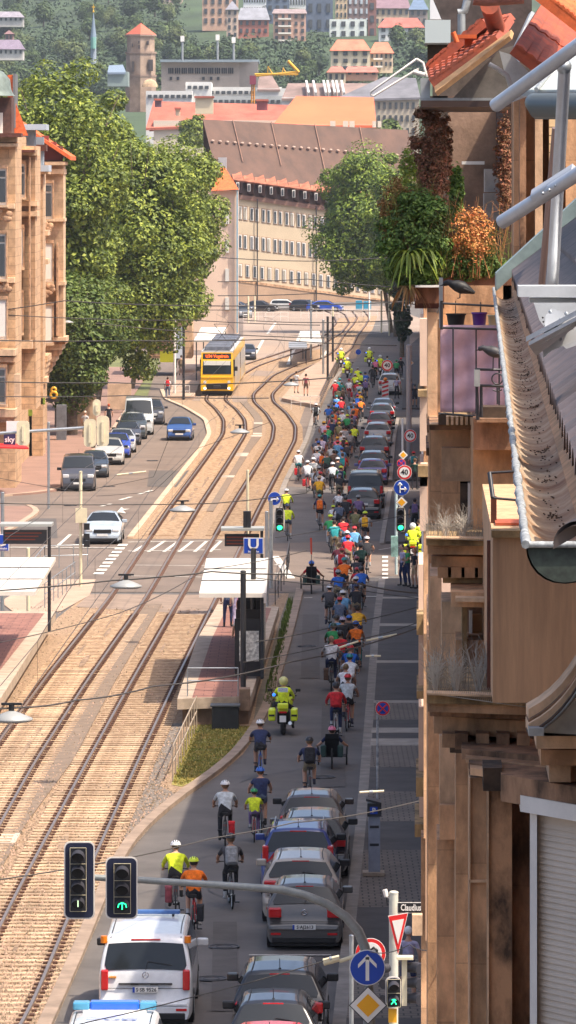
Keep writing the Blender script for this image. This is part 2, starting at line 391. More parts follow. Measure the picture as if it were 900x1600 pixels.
# painted markings
mk = MB()
def mark(pts, lv=8, mb=None, h=0):
    (mb or mk).poly([G(x, y, .004*lv+h) for x, y in pts])
def mline(x0, y0, x1, y1, w=.12, lv=8, h=0):
    a = G(x0, y0); b = G(x1, y1); d = (b-a).normalized(); n = Vector((d.y, -d.x, 0))*w/2; z = .004*lv+h
    mk.poly([(a.x-n.x, a.y-n.y, z), (a.x+n.x, a.y+n.y, z), (b.x+n.x, b.y+n.y, z), (b.x-n.x, b.y-n.y, z)])
for s_ in ((183,742,228,737),(217,773,237,767),(187,782,205,777),(158,792,173,788),(89,855,110,836),(14,856,185,857),(125,838,140,834)): mline(*s_, w=.16 if s_[1] > 850 else .22)
mline(14,856,185,857,.5)
for i in range(9):
    t = i/9; mline(193-42*t, 851+50*t, 193-42*(t+.06), 851+50*(t+.06), .45, 9)
for i in range(5):
    t = i/5; mline(76-24*t, 874+22*t, 76-24*(t+.1), 874+22*(t+.1), .4, 9)
for i in range(6):
    mark([(205+i*24, 862), (211+i*24, 862), (238+i*22, 845), (233+i*22, 845)], 9)
mline(200,848,345,846,.25,9); mline(200,862,345,860,.25,9); mline(205,884,325,885,.15,9); mline(205,901,330,903,.15,9)
mline(430,870,455,905,.35,9); mline(430,897,447,896,.25,9); mline(430,884,440,883,.25,9)
mline(389,1494,517,1494,.10); mline(437,1494,494,1505,.08); mline(475,935,488,935,.2); mline(562,933,590,933,.3)
for i in range(6): mark([(597,905-i*6.6),(606,905-i*6.6),(606.5,901.5-i*6.6),(597.5,901.5-i*6.6)])
mline(592,860,640,852,.1); mline(520,800,560,801,.15); mline(500,706,525,707,.2)
for yy in (690,700,710): mline(560,yy,568,yy-1,.1)
mark([(183,800),(197,802),(192,797),(203,795),(193,795),(190,792)]) # lane arrow
for s_ in ((395,560,412,530),(418,522,430,505),(450,570,470,520),(480,585,512,548),(560,523,640,516),(570,510,640,505)): mline(*s_, w=.3)
tag(mk.build('road_markings', white_l, recalc=False), kind='structure')
pt = MB()
def patch(x0, x1, y0, y1, lv=4):
    pt.poly([G(x0, y0, .004*lv), G(x1, y0+R.uniform(-3,3), .004*lv), G(x1-2, y1, .004*lv), G(x0+3, y1, .004*lv)])
patch(330,372,1580,1440); patch(250,300,1400,1345); patch(500,540,1230,1100); patch(470,500,1060,960); patch(0,90,840,810); patch(230,300,760,735)
crk = MB()
for _ in range(34):
    x = R.uniform(230, 560); y = R.uniform(960, 1590)
    if x < 470-(y-960)*.45 or x > 560: continue
    p = G(x, y, .018); a = R.choice([1.57, 1.57, 0, R.uniform(0,3)]); q = [p]
    for k in range(R.randint(4, 12)): a += R.uniform(-.5,.5)*.6; q.append(q[-1]+Vector((math.cos(a), math.sin(a), 0))*.5)
    for u, v in zip(q, q[1:]):
        d = (v-u).normalized(); n_ = Vector((d.y,-d.x,0))*R.uniform(.008,.02); crk.poly([u-n_, u+n_, v+n_, v-n_])
tag(crk.build('road_cracks', mat('tar', (.035,.032,.03), .6), recalc=False), kind='structure')
for i, (x, y) in enumerate(((330,1530),(505,1215),(430,1385),(480,1010),(110,790),(170,760),(540,960),(238,720),(350,1480))):
    mh = MB(); c_ = G(x, y, .012); mh.cyl(c_, c_+Vector((0,0,.012)), .33, 20, 0); mh.torus((c_.x,c_.y,c_.z+.010), .34, .02, 'z', 20, 4, 1); mh.torus((c_.x,c_.y,c_.z+.012), .2, .012, 'z', 16, 4, 1); tag(mh.build('manhole_cover', [mat('iron', (.09,.075,.065), .6, .3, 9, .3), darksteel]), 'round iron manhole cover in the road surface', 'manhole cover', 'manhole covers in the road')
tag(pt.build('road_patch', mat('asphalt_patch_b', (.095,.083,.076), .9, 0, 2, .15), recalc=False), kind='structure')

# ---------------- tracks ----------------
T1 = [(-330,1600),(-100,1390),(13,1200),(105,1065),(198,940),(286,798),(340,720),(366,680),(366,658),(352,640),(336,627),(339,619),(357,592),(390,573),(440,556),(490,540),(522,522),(536,505),(530,492),(515,485)]
T2 = [(-100,1720),(-15,1600),(76,1400),(174,1200),(240,1070),(311,935),(382,798),(425,722),(443,690),(445,668),(432,648),(412,630),(410,618),(440,588),(480,570),(520,560),(538,545),(548,525),(562,508),(568,497),(560,487)]
def track(pts, label, first=100, ymax=440):
    P = resample([G(x, y) for x, y in pts], .6); P = smooth(P, 60)
    P = [p for p in P]
    root = empty('tram_track', label, 'tram track', P[10])
    for sd in (-1, 1):
        c = sd*.752
        rr = ribbon(P[::2], c-.035, c+.035, .10, .15, MB(), 0); rl = ribbon(P[::2], c-.02, c+.02, .03, .10, rr, 1); ribbon(P[::2], c-.12, c+.12, .02, .065, rr, 1)
        rr.build('rail', [railtop, railside], root)
    # sleepers
    acc = 0; last = None; near = []; rest = MB()
    Q = [P[0]]; 
    for p in P[1:]:
        if (p-Q[-1]).length >= .6: Q.append(p)
    idx = 0
    base = None
    for i, p in enumerate(Q[:-1]):
        sx = CX+p.x*F/p.y; sy = HZ+(H)*F/p.y
        if sx < -120 or sy > 1640 or sy < 560 or (838 < sy < 962): continue
        d = (Q[i+1]-p).normalized(); a = math.atan2(-d.x, d.y)+R.uniform(-.01,.01)
        if idx < first:
            if base is None:
                mb = MB(); mb.box(-1.25, 1.25, -.13, .13, .0, .055, 0, .03)
                for s2 in (-1, 1):
                    for s3 in (-1, 1): mb.box(s2*.752+s3*.11-.05, s2*.752+s3*.11+.05, -.07, .07, .05, .10, 1)
                base = mb.build('sleeper', [sleepm, railside]); o = base
            else: o = base.copy(); C.objects.link(o)
            o.location = (p.x, p.y, .012+R.uniform(-.006,.006)); o.rotation_euler = (0, 0, a); setpar(o, root); idx += 1
        else:
            n = Vector((d.y, -d.x, 0)); z = .06
            vs = [p-n*1.25-d*.12, p+n*1.25-d*.12, p+n*1.25+d*.12, p-n*1.25+d*.12]
            rest.hexa([(v.x, v.y, 0) for v in vs]+[(v.x, v.y, z) for v in vs])
            for s2 in (-.86, -.64, .64, .86):
                c_ = p+n*s2; q4 = [c_-n*.05-d*.07, c_+n*.05-d*.07, c_+n*.05+d*.07, c_-n*.05+d*.07]; rest.hexa([(v.x, v.y, .05) for v in q4]+[(v.x, v.y, .10) for v in q4], 1)
    tag(rest.build('sleepers', [sleepm, railside], root), kind='stuff')
    return P
PT1 = track(T1, 'left tram track, the one the yellow tram stands on'); PT2 = track(T2, 'right tram track passing along the shelter platform')
# duct covers between the tracks
mid = [(-180,1600),(-60,1430),(0,1345),(105,1200),(175,1060),(238,948)]
Pm = line_px([(-180,1600),(-60,1432),(20,1290),(96,1190),(165,1065),(240,945)], 1.0)
def duct_run(P, w=.3, sk=()):
    i = 0
    while i < len(P)-3:
        n = R.randint(6, 14); seg = P[i:i+n+1]
        if len(seg) < 3: break
        if R.random() < .16: 
            o = ribbon(seg[:3], -w, w, 0, .06).build('duct_cover', mat('duct_pale', (.5,.42,.34), .8)); i += 2
        else: o = ribbon(seg, -w, w, 0, .05).build('duct_cover', duct); i += n
        tag(o, 'flat concrete duct covers lying between the two tram tracks', 'cover', 'duct covers between the tracks')
duct_run(Pm, .34)
duct_run(line_px([(322,800),(352,752),(382,705),(402,680)], 1.0), .38)
duct_run(line_px([(402,680),(404,655),(392,640),(380,628)], 1.0), .3)

st_ = MB()
for PT in (PT1, PT2):
    for p, q in zip(PT[::4], PT[2::4]):
        if R.random() < .30 and not (225 < p.y < 262):
            d = (q-p).normalized(); n_ = Vector((d.y,-d.x,0)); o_ = R.uniform(-.35,.35); w_ = R.uniform(.04,.12); l_ = R.uniform(.5,3.5); c_ = p+n_*o_
            st_.poly([c_+n_*w_*math.cos(a)+d*l_*math.sin(a)+Vector((0,0,.068)) for a in [k*PI/5 for k in range(10)]])
tag(st_.build('track_stains', mat('oil_stain', (.27,.18,.115), .8, 0, 3, .5), recalc=False), kind='structure')
# loose stones on the ballast
sb = MB()
for i in range(26000):
    x = R.uniform(-260, 250); y = 1620-670*(R.random()**1.4)
    kx = None
    for (xa, ya), (xb, yb) in zip(K_L, K_L[1:]):
        if yb <= y <= ya: kx = xa+(xb-xa)*(ya-y)/(ya-yb)
    x = R.uniform(-10, (kx or 100)-8)
    if y < 1140 and x > 270+ (1092-y)*.45: continue
    if 955 < y < 1235 and x > 262+(1230-y)*.25: continue
    p = G(x, y); r = R.uniform(.015, .045); zb = R.choice((.005,.03,.045)); a = R.uniform(0, 6)
    vs = [(p.x+r*math.cos(a+k*PI/2)*R.uniform(.7,1.2), p.y+r*math.sin(a+k*PI/2)*R.uniform(.7,1.2), zb) for k in range(4)]+[(p.x+R.uniform(-.01,.01), p.y+R.uniform(-.01,.01), zb+r*1.3)]
    sb.add(vs, [[0,1,4],[1,2,4],[2,3,4],[3,0,4]])
tag(sb.build('ballast_stones', mat('stones', (.34,.24,.165), .95, island=.6), recalc=False), 'loose broken stones of the track ballast', 'gravel', None, 'stuff')

# ---------------- platforms ----------------
def platform(name, label, top, hgt, strip_px, base_in):
    root = empty(name, label, 'platform', (G(*top[0]).x, G(*top[0]).y, 0))
    P = [G(x, y, hgt) for x, y in top]
    MB().prism([Vector((p.x, p.y, hgt-.34)) for p in P], (0, 0, .34)).build('slab', concrete, root)
    c = sum((p for p in P), Vector())/len(P)
    Q = [Vector((c.x+(p.x-c.x)*(1-base_in), c.y+(p.y-c.y)*(1-base_in*.12), 0)) for p in P]
    MB().prism(Q, (0, 0, hgt-.34)).build('base', mat('platform_base', (.20,.13,.09), .9, 0, 2, .3), root)
    S = [G(x, y, hgt+.006) for x, y in strip_px]; m = MB(); m.poly(S); m.build('paving', redpave, root, recalc=False)
    return root
pr = platform('tram_platform', 'tram platform with white shelter beside the police motorcycle', [(277,1092),(392,1088),(424,985),(436,948),(340,944),(307,1000)], .92,
         [(300,1090),(376,1088),(412,985),(424,950),(355,948),(330,1000)], .10)
pl = platform('tram_platform', 'sunlit red paved platform at the left edge with a pale edge strip', [(-260,1092),(0,1092),(24,1055),(87,955),(-300,955)], .92,
         [(-280,1060),(-10,1060),(70,958),(-300,958)], .10)
# ramp behind the left platform
sheet('ramp_path', [(20,955),(95,955),(140,930),(150,905),(60,905),(0,940)], cream_pave, 8)
# ---------------- vehicles ----------------
def lerpT(T, y):
    for (a, b), (c, d) in zip(T, T[1:]):
        if y <= c: 
            t = (y-a)/(c-a) if c > a else 0; return b+(d-b)*min(1, max(0, t))
    return T[-1][1]
KINDS = {
 'hatch': dict(L=4.0, W=1.70, H=1.46, belt=.95, roofw=1.14, top=[(0,.50),(.03,.58),(.10,.62),(.14,.80),(.22,.97),(.50,1.38),(.62,1.43),(1.3,1.47),(2.1,1.44),(2.95,1.02),(3.7,.82),(3.93,.62),(4.0,.40)], rw=(.245,.49), ws=(2.15,2.88), tl=(.74,.96), hl=(.60,.76), side=(.55,2.75)),
 'sedan': dict(L=4.7, W=1.82, H=1.45, belt=.95, roofw=1.12, top=[(0,.50),(.05,.66),(.12,.98),(.75,1.05),(1.35,1.36),(1.5,1.40),(2.2,1.45),(2.8,1.42),(3.6,1.00),(4.35,.84),(4.62,.65),(4.7,.40)], rw=(.80,1.33), ws=(2.85,3.52), tl=(.72,.92), hl=(.60,.76), side=(1.0,3.4)),
 'wagon': dict(L=4.5, W=1.80, H=1.52, belt=.98, roofw=1.18, top=[(0,.52),(.04,.62),(.10,.66),(.15,.85),(.24,1.02),(.46,1.42),(.55,1.47),(1.5,1.53),(2.5,1.49),(3.35,1.06),(4.15,.88),(4.42,.65),(4.5,.42)], rw=(.26,.45), ws=(2.55,3.27), tl=(.80,1.02), hl=(.64,.80), side=(.5,3.15)),
 'mpv': dict(L=4.4, W=1.82, H=1.66, belt=1.0, roofw=1.26, top=[(0,.52),(.04,.62),(.10,.66),(.14,.85),(.22,1.03),(.42,1.56),(.52,1.61),(1.5,1.67),(2.5,1.61),(3.45,1.10),(4.05,.95),(4.32,.70),(4.4,.44)], rw=(.235,.41), ws=(2.56,3.37), tl=(.85,1.25), hl=(.68,.84), side=(.5,3.2)),
 'suv': dict(L=4.45, W=1.84, H=1.70, belt=1.08, roofw=1.26, top=[(0,.60),(.05,.72),(.12,.78),(.16,.95),(.24,1.12),(.50,1.58),(.60,1.64),(1.5,1.70),(2.5,1.66),(3.25,1.20),(4.05,1.05),(4.37,.82),(4.45,.5)], rw=(.265,.49), ws=(2.55,3.17), tl=(.88,1.10), hl=(.78,.94), side=(.55,3.05)),
 'van': dict(L=5.1, W=1.93, H=1.91, belt=1.12, roofw=1.60, top=[(0,.42),(.03,.55),(.06,.60),(.08,.85),(.12,1.13),(.28,1.72),(.36,1.82),(.5,1.87),(2.0,1.91),(3.5,1.88),(4.35,1.20),(4.9,.98),(5.05,.75),(5.1,.45)], rw=(.13,.275), ws=(3.58,4.28), tl=(.78,1.20), hl=(.75,.95), side=(.5,4.0)),
 'bigvan': dict(L=5.6, W=2.0, H=2.45, belt=1.25, roofw=1.75, top=[(0,.45),(.03,.6),(.06,.8),(.1,1.25),(.2,2.25),(.3,2.40),(1.0,2.45),(4.0,2.42),(4.9,1.32),(5.4,1.05),(5.55,.8),(5.6,.5)], rw=(.105,.19), ws=(4.12,4.82), tl=(.8,1.2), hl=(.8,1.0), side=(3.9,4.6)),
}
def make_car(kind, colour, label, cat='car', plate=None, antenna=True, rails=False, roofcol=None, badge=False, front_detail=False, open_boot=False, names='parked_car', loc=(0,0,0), rz=0, group=None):
    k = KINDS[kind]; L_, Wd, belt = k['L'], k['W'], k['belt']; zt = lambda y: lerpT(k['top'], y)
    root = empty(names, label, cat, (0,0,0), group)
    body = paint(colour)
    def plan(y): # planform narrowing at the ends
        a = min(1, y/.28); b = min(1, (L_-y)/.7)
        return 1-.07*(1-a)**2-.12*(1-b)**2
    Hh = k['H']
    def hw(z, y):
        if z < .32: w = Wd/2-.05*(.32-z)/.12
        elif z < belt: w = Wd/2-.015*abs(z-.6)
        else: w = Wd/2-.01-(Wd/2-k['roofw']/2)*min(1, (z-belt)/(Hh-belt))**1.15
        return w*plan(y)
    ys = sorted(set([round(L_*i/46, 3) for i in range(47)]+[y for y, _ in k['top']]+[.02,.06]))
    rings = []
    for y in ys:
        t = zt(y); zs = [.19, .30, min(.55, t*.9), min(belt-.02, t-.04), ]
        z4 = min(belt, t-.02); z5 = max(z4+.005, z4+(t-z4)*.5); z6 = max(z5+.004, t-.05); 
        r = [(hw(z, y), z) for z in zs]+[(hw(z4, y), z4), (hw(z5, y), z5), (hw(z6, y), z6)]
        wt = hw(t, y)-.05; cr = .035 if t > belt else .02
        r += [(wt, t-.008), (wt*.6, t+cr*.64-.01), (0, t+cr-.01)]
        ring = [(x, y, z) for x, z in r]+[(-x, y, z) for x, z in r[::-1][1:]]
        rings.append(ring)
    n = len(rings[0]); vs = [p for r in rings for p in r]; fs = []
    for i in range(len(rings)-1):
        for j in range(n-1): fs.append([i*n+j, i*n+j+1, (i+1)*n+j+1, (i+1)*n+j])
    mb = MB(); mb.add(vs, fs, 0, True); mb.add(rings[0], [list(range(n))], 0); mb.add(rings[-1], [list(range(n))[::-1]], 0)
    bo = mb.build('body', body, root)
    def top(x, y, off): # point above the top skin
        t = zt(y); wt = hw(t, y)-.05; cr = .035 if t > belt else .02; u = min(1, abs(x)/wt)
        return t+cr*(1-u*u)*.99-.01+off
    def panel(y0, y1, f, name, m, off=.012, ny=5, nx=8, x0=-1, x1=1, wf=None):
        vs = []
        for i in range(ny+1):
            y = y0+(y1-y0)*i/ny; t = zt(y); w = (hw(t, y)-.05)*f
            if wf: w *= wf(i/ny)
            for j in range(nx+1):
                x = w*(x0+(x1-x0)*j/nx)
                e = .014 if y < L_/2 else -.014
                vs.append((x, y-e*(1 if f else 1), top(x, y, off)))
        fs = [[i*(nx+1)+j, i*(nx+1)+j+1, (i+1)*(nx+1)+j+1, (i+1)*(nx+1)+j] for i in range(ny) for j in range(nx)]
        m_ = MB(); m_.add(vs, fs, 0, True); return m_.build(name, m, root)
    panel(*k['rw'], .97, 'rear_window', carglass, wf=lambda u: 1 if u > .15 else .93)
    panel(*k['ws'], .98, 'windscreen', carglass)
    if roofcol: panel(k['rw'][1]+.12, k['ws'][0]-.1, 1.0, 'roof', paint(roofcol), .006)
    for sd in (-1, 1):
        a, b = k['side']; z0 = belt+.03; vs = []; N = 10
        for i in range(N+1):
            y = a+(b-a)*i/N; zt_ = min(zt(y)-.10, Hh-.13)
            zt_ = max(zt_, z0+.01)
            for z in (z0, (z0+zt_)/2, zt_): vs.append((sd*(hw(z, y)+.010), y, z))
        sw = MB(); sw.add(vs, [[i*3+j, i*3+j+1, i*3+4+j, i*3+3+j] for i in range(N) for j in range(2)], 0, True); sw.build('side_window', carglass, root)
    # wheels
    wr = .33 if kind not in ('van', 'bigvan', 'suv') else .36
    for y in (.78 if kind != 'van' else 1.0, L_-.85):
        for sd in (-1, 1):
            w = MB(); x = sd*(Wd/2-.10); w.tube([(x-.11,y,wr),(x-.09,y,wr),(x+.09,y,wr),(x+.11,y,wr)], [wr-.03,wr,wr,wr-.03], 20); wo = w.build('wheel', rubber, root)
            rm = MB(); rm.tube([(sd*(Wd/2-.02),y,wr),(sd*(Wd/2+.014),y,wr)], [.22,.20], 14); rm.build('rim', steel, wo)
            ar = MB(); ar.tube([(sd*(Wd/2-.15),y,wr+.02),(sd*(Wd/2-.004),y,wr+.02)], [wr+.06, wr+.06], 20); ar.build('wheel_arch', black, root)
    # lamps
    for sd in (-1, 1):
        z0, z1 = k['tl']; ye = .09 if kind not in ('sedan',) else .07
        tl = MB(); wi = .15 if kind in ('van', 'mpv', 'bigvan') else .29
        x1 = sd*(Wd/2*.935+.012); x0 = x1-sd*wi
        tl.box(min(x0,x1), max(x0,x1), -.0 if kind!='hatch' else .03, .30, z0, z1, 0, .03); tl.build('tail_lamp', redlamp, root)
        hl = MB(); z0, z1 = k['hl']; x1 = sd*(Wd/2*.88); x0 = x1-sd*.34
        hl.box(min(x0,x1), max(x0,x1), L_-.42, L_-.035, z0, z1, 0, .04); hl.build('headlamp', mat('headlamp', (.75,.77,.78), .12, .3), root)
        mi = MB(); zm = belt+.09; ym = k['ws'][1]-.22
        mi.box(*sorted((sd*(Wd/2-.02), sd*(Wd/2+.22))), ym-.06, ym+.06, zm-.08, zm+.08, 0, .03); mi.build('wing_mirror', black if R.random()<.5 else body, root)
        rf = MB(); rf.box(*sorted((sd*(Wd/2*.88), sd*(Wd/2*.88-.22))), -.012, .03, .36, .41); rf.build('rear_reflector', redlamp, root)
    lo = MB(); lo.box(-Wd/2*.86, Wd/2*.86, -.008, .25, .17, .33, 0, .03); lo.box(-Wd/2*.8, Wd/2*.8, L_-.3, L_+.008, .17, .32, 0, .03); lo.build('lower_bumper', black, root)
    un = MB(); un.box(-Wd/2*.9, Wd/2*.9, .1, L_-.1, .10, .22); un.build('underbody', black, root)
    bs_ = MB(); bs_.box(-Wd/2*.9, Wd/2*.9, -.02, .10, .45, .53, 0, .03); bs_.build('bumper', body, root)
    pz = .50 if kind in ('hatch','van') else .78
    if kind == 'hatch': pz = .54
    if kind == 'van': pz = .80
    pl_ = MB(); py_ = -.030 if kind != 'sedan' else .01
    if kind in ('wagon','mpv','suv'): py_ = .04
    pl_.box(-.26, .26, py_-.006, py_+.05, pz-.055, pz+.055, 0); pl_.box(-.26, -.215, py_-.009, py_-.006, pz-.055, pz+.055, 1)
    po = pl_.build('number_plate', [white, signblue], root)
    if plate: text_mesh(plate, .105, 'plate_lettering', black, po, face_cam((.02, py_-.008, pz)))
    fp = MB(); fp.box(-.26, .26, L_+.002, L_+.02, .40, .51); fp.build('number_plate', white, root)
    gr = MB(); gr.box(-.42, .42, L_-.06, L_+.006, .55, .72, 0, .02); go_ = gr.build('grille', black, root)
    if antenna:
        an = MB(); ya = k['rw'][1]+.22; an.cyl((0, ya, zt(ya)), (0, ya-.12, zt(ya)+.24), .008, 5); an.ball((0, ya, zt(ya)+.02), (.03,.06,.025)); an.build('antenna', black, root)
    if rails:
        for sd in (-1, 1):
            y0, y1 = k['rw'][1]+.2, k['ws'][0]-.1; x = sd*(k['roofw']/2-.04); ra = MB(); ra.tube([(x, y0, zt(y0)+.0), (x, y0+.1, zt(y0)+.07), (x, y1-.1, zt(y1)+.07), (x, y1, zt(y1))], .018, 6); ra.build('roof_rail', steel, root)
    if badge:
        bg_ = MB(); bz = 1.09 if kind == 'van' else .86; by = .085 if kind == 'van' else .135
        bg_.torus((0, by-.03, bz), .06, .010, 'y', 20, 5); bo2 = bg_.build('emblem', chrome, root)
        e = MB()
        if kind == 'van':
            for a in (90, 210, 330): e.cyl((0,by-.03,bz), (.055*math.cos(math.radians(a)),by-.03,bz+.055*math.sin(math.radians(a))), .006, 5)
        else:
            for p in (((-.04,.03),(-.018,-.04),(0,0),(.018,-.04),(.04,.03)),((-.018,.045),(0,.008),(.018,.045))): e.tube([(a, by-.03, bz+b) for a, b in p], .006, 5)
        e.build('emblem_letters', chrome, bo2)
    for sd in (-1, 1):
        y0, y1 = k['rw'][1]+.08, k['ws'][0]-.02; dt = MB(); N = 8; P_ = []
        for i in range(N+1): y = y0+(y1-y0)*i/N; P_.append((sd*(hw(zt(y), y)-.09), y, zt(y)+.006))
        dt.tube(P_, .010, 4); dt.build('roof_seam', black, root)
    if kind not in ('sedan', 'bigvan'):
        y0, y1 = k['rw']; wp = MB(); wp.tube([(0, y0-.03, zt(y0)+.03), (.05, y0-.02+(y1-y0)*.25, top(.05, y0+(y1-y0)*.25, .03)), (.42*k['roofw']*.8, y0+(y1-y0)*.12-.02, top(.3, y0+(y1-y0)*.12, .03))], .011, 4); wp.build('rear_wiper', black, root)
        sm_ = MB(); zz = belt-.30; sm_.tube([(-Wd/2*.86, -.012+lerpT([(z_,y_) for y_,z_ in k['top'] if y_ < .5], max(zz,.56))-.012, max(zz,.56)), (Wd/2*.86, -.012+lerpT([(z_,y_) for y_,z_ in k['top'] if y_ < .5], max(zz,.56))-.012, max(zz,.56))], .007, 4); sm_.build('boot_seam', black, root)
    hd = MB()
    if kind in ('hatch', 'wagon', 'mpv', 'suv'):
        hd.box(-.2, .2, k['rw'][1]-.02, k['rw'][1]+.03, zt(k['rw'][1])+.005, zt(k['rw'][1])+.045); hd.build('brake_light', redlamp, root)
    place(root, loc, rz); return root, k
def car_rear(px, pyroof, kind, colour, label, x_is='c', **kw):
    k = KINDS[kind]; yr = k['rw'][1]+.05; zr = lerpT(k['top'], yr)+.02
    s = (pyroof-HZ)/(H-zr); Y = F/s; rz = kw.pop('rz', STREET)
    p = Vector(((px-CX)/s, Y, 0)); d = Vector((-math.sin(rz), math.cos(rz), 0)); p = p-d*yr
    p.z = 0; return make_car(kind, colour, label, loc=p, rz=rz, **kw)
def car_front(px, pyg, kind, colour, label, rz=0, **kw):
    k = KINDS[kind]; p = G(px, pyg); d = Vector((-math.sin(rz), math.cos(rz), 0))
    p = p+d*k['L']; return make_car(kind, colour, label, loc=p, rz=rz+PI, **kw)
gp_r = 'cars parked along the right-hand kerb'
BK = (.012,.012,.014)
car_rear(437, 1519, 'suv', BK, 'black car just below the white parking bay line, behind the red one', rails=False, group=gp_r)
car_rear(427, 1566, 'hatch', BK, 'black hatchback tucked between the bright red car and the bay line', group=gp_r)
car_rear(421, 1619, 'hatch', (.62,.015,.04), 'bright red car whose roof shows at the bottom edge of the photo', group=gp_r)
car_rear(476, 1383, 'hatch', (.085,.080,.078), 'dark grey hatchback with number plate in full view, just above the white bay line', plate='S·AJ2613', badge=True, group=gp_r)
car_rear(470, 1343, 'wagon', (.42,.37,.32), 'silver-beige car squeezed between the grey hatchback and the blue people carrier', group=gp_r)
car_rear(466, 1296, 'mpv', (.02,.045,.22), 'dark blue people carrier with tall red and white tail lamps', rails=True, group=gp_r)
car_rear(487, 1278, 'wagon', (.05,.05,.06), 'black car standing closer to the kerb just ahead of the blue people carrier', group=gp_r)
car_rear(487, 1244, 'hatch', (.06,.045,.04), 'dark brown hatchback heading the lower queue of cars, below the khaki-shorts cyclist', group=gp_r)
UP = [(567,766,'wagon',(.018,.018,.02),'black estate car with red tail lamps just below the tall black vehicle'),
 (571,741,'van',(.012,.012,.013),'tall black boxy vehicle behind the black estate car'),
 (582,719,'hatch',(.10,.10,.30),'violet-blue small hatchback with lit rear window'),
 (583,707,'wagon',(.045,.07,.08),'dark teal car between the violet hatchback and a black estate'),
 (585,684,'suv',(.03,.03,.035),'black sport utility car with large rear window in the upper parked row'),
 (590,662,'wagon',(.35,.37,.38),'silver estate car with red tail lamps in the upper parked row'),
 (593,646,'hatch',(.14,.03,.04),'dark red hatchback in the upper parked row'),
 (597,632,'wagon',(.06,.07,.09),'blue-grey car ahead of the dark red hatchback'),
 (599,624,'sedan',(.03,.03,.04),'farthest dark car of the upper parked row, by the striped barrier beacon')]
for i, (x, y, kd, c, lb) in enumerate(UP): car_rear(x, y, kd, c, lb, group='cars parked in the upper row', antenna=False, rails=(kd=='suv'))
car_rear(609, 585, 'suv', (.50,.50,.48), 'silver car with roof rack at the head of the upper row by the 40 sign', rails=True, antenna=False)
wv, _ = car_rear(228, 1467, 'van', (.74,.75,.77), 'white van with flat roof bar and orange corner lamps on the near lane', cat='van', plate='S·SB 9526', badge=True, names='white_van', antenna=False, rz=-math.atan(.012))
def kid(root, mb, name, m): 
    o = mb.build(name, m); o.parent = root; return o
b = MB(); b.box(-.62, .62, 2.9, 3.1, 1.95, 2.03, 0, .02); b.box(-.5,-.45,2.9,3.1,1.86,1.95,1); b.box(.45,.5,2.9,3.1,1.86,1.95,1); kid(wv, b, 'roof_bar', [mat('blue_bar', (.05,.13,.35), .3), black])
for sd in (-1, 1):
    b = MB(); b.cyl((sd*.86,.30,1.72),(sd*.86,.30,1.86),.07,10); kid(wv, b, 'marker_lamp', mat('amber', (.8,.22,.01), .3))
b = MB(); b.box(-.3, .3, .285, .33, 1.77, 1.80); kid(wv, b, 'brake_light', redlamp)
b = MB(); b.box(-.55,.55,.02,.09,.90,.925); b.box(-.30,-.14,.0,.05,.895,.93); b.box(.10,.26,.0,.05,.895,.93); kid(wv, b, 'handle_strip', black)
b = MB(); b.box(-.75,-.60,.055,.10,1.03,1.06); kid(wv, b, 'orange_mark', mat('orange_mark',(.7,.3,.05),.5))
t = text_mesh('SSB', .07, 'door_lettering', mat('orange_mark'), None, face_cam((-.66,.075,1.04))); t.parent = wv
pc, _ = car_rear(170, 1628, 'van', (.74,.75,.77), 'white police van with a blue light bar at the bottom edge of the photo', cat='police van', names='police_van', antenna=True, rz=-.006)
b = MB(); b.box(-.60,.60,3.05,3.35,1.88,1.97,1,.02); b.box(-.46,.46,3.04,3.36,1.95,2.10,0,.03); lb = kid(pc, b, 'light_bar', [mat('blue_lens', (.01,.13,.75), .15, coat=.8), white])
for sd in (-1, 1):
    b = MB(); b.box(*sorted((sd*.465, sd*.78)), 3.04,3.36,1.95,2.09,0,.03); o = b.build('light_bar_end', mat('clear_blue', (.10,.36,.55), .1, .3)); o.parent = pc
t = text_mesh('208', .34, 'roof_lettering', mat('roof_grey', (.35,.38,.45), .5), None, Matrix.Translation((0,2.0,1.957)) @ Matrix.Diagonal((1.9,1,1,1))); t.parent = pc
# left road, facing the camera
gl = 'cars parked on the left side of the road'
car_front(122, 768, 'van', (.055,.055,.06), 'dark grey people mover at the near end of the left parked row', cat='van', names='parked_van', group=gl, rz=.03)
LP = [(147,747,'hatch',(.03,.04,.05),'dark hatchback tucked just behind the dark grey people mover'),(171,727,'wagon',(.42,.42,.40),'silver car third in the left parked row'),
 (183,716,'hatch',(.02,.05,.35),'bright blue hatchback in the left parked row, mostly hidden by the silver car'),(190,708,'sedan',(.36,.38,.40),'light grey car between the blue hatchback and a dark car'),
 (200,696,'hatch',(.05,.05,.06),'small dark car in the left parked row'),(208,687,'suv',(.045,.055,.06),'dark green-grey sport utility car parked in front of the silver van')]
for x, y, kd, c, lb in LP: car_front(x, y, kd, c, lb, group=gl, rz=.03, antenna=False)
car_front(217, 680, 'bigvan', (.48,.50,.50), 'tall silver van with large windscreen parked in the left row', cat='van', names='parked_van', group=gl, rz=.03, antenna=False)
car_front(237, 664, 'suv', (.04,.04,.05), 'dark car just behind the tall silver van', group=gl, rz=.03, antenna=False)
car_front(280, 689, 'hatch', (.015,.06,.22), 'blue small car driving down the empty left road', names='moving_car', rz=-.02, antenna=False)
car_front(160, 851, 'sedan', (.40,.46,.52), 'pale silver-blue saloon waiting at the stop line on the left road', names='moving_car', rz=.0, antenna=False)
car_front(386, 563, 'hatch', (.03,.03,.04), 'dark small car beyond the yellow tram', names='moving_car', rz=.0, antenna=False)
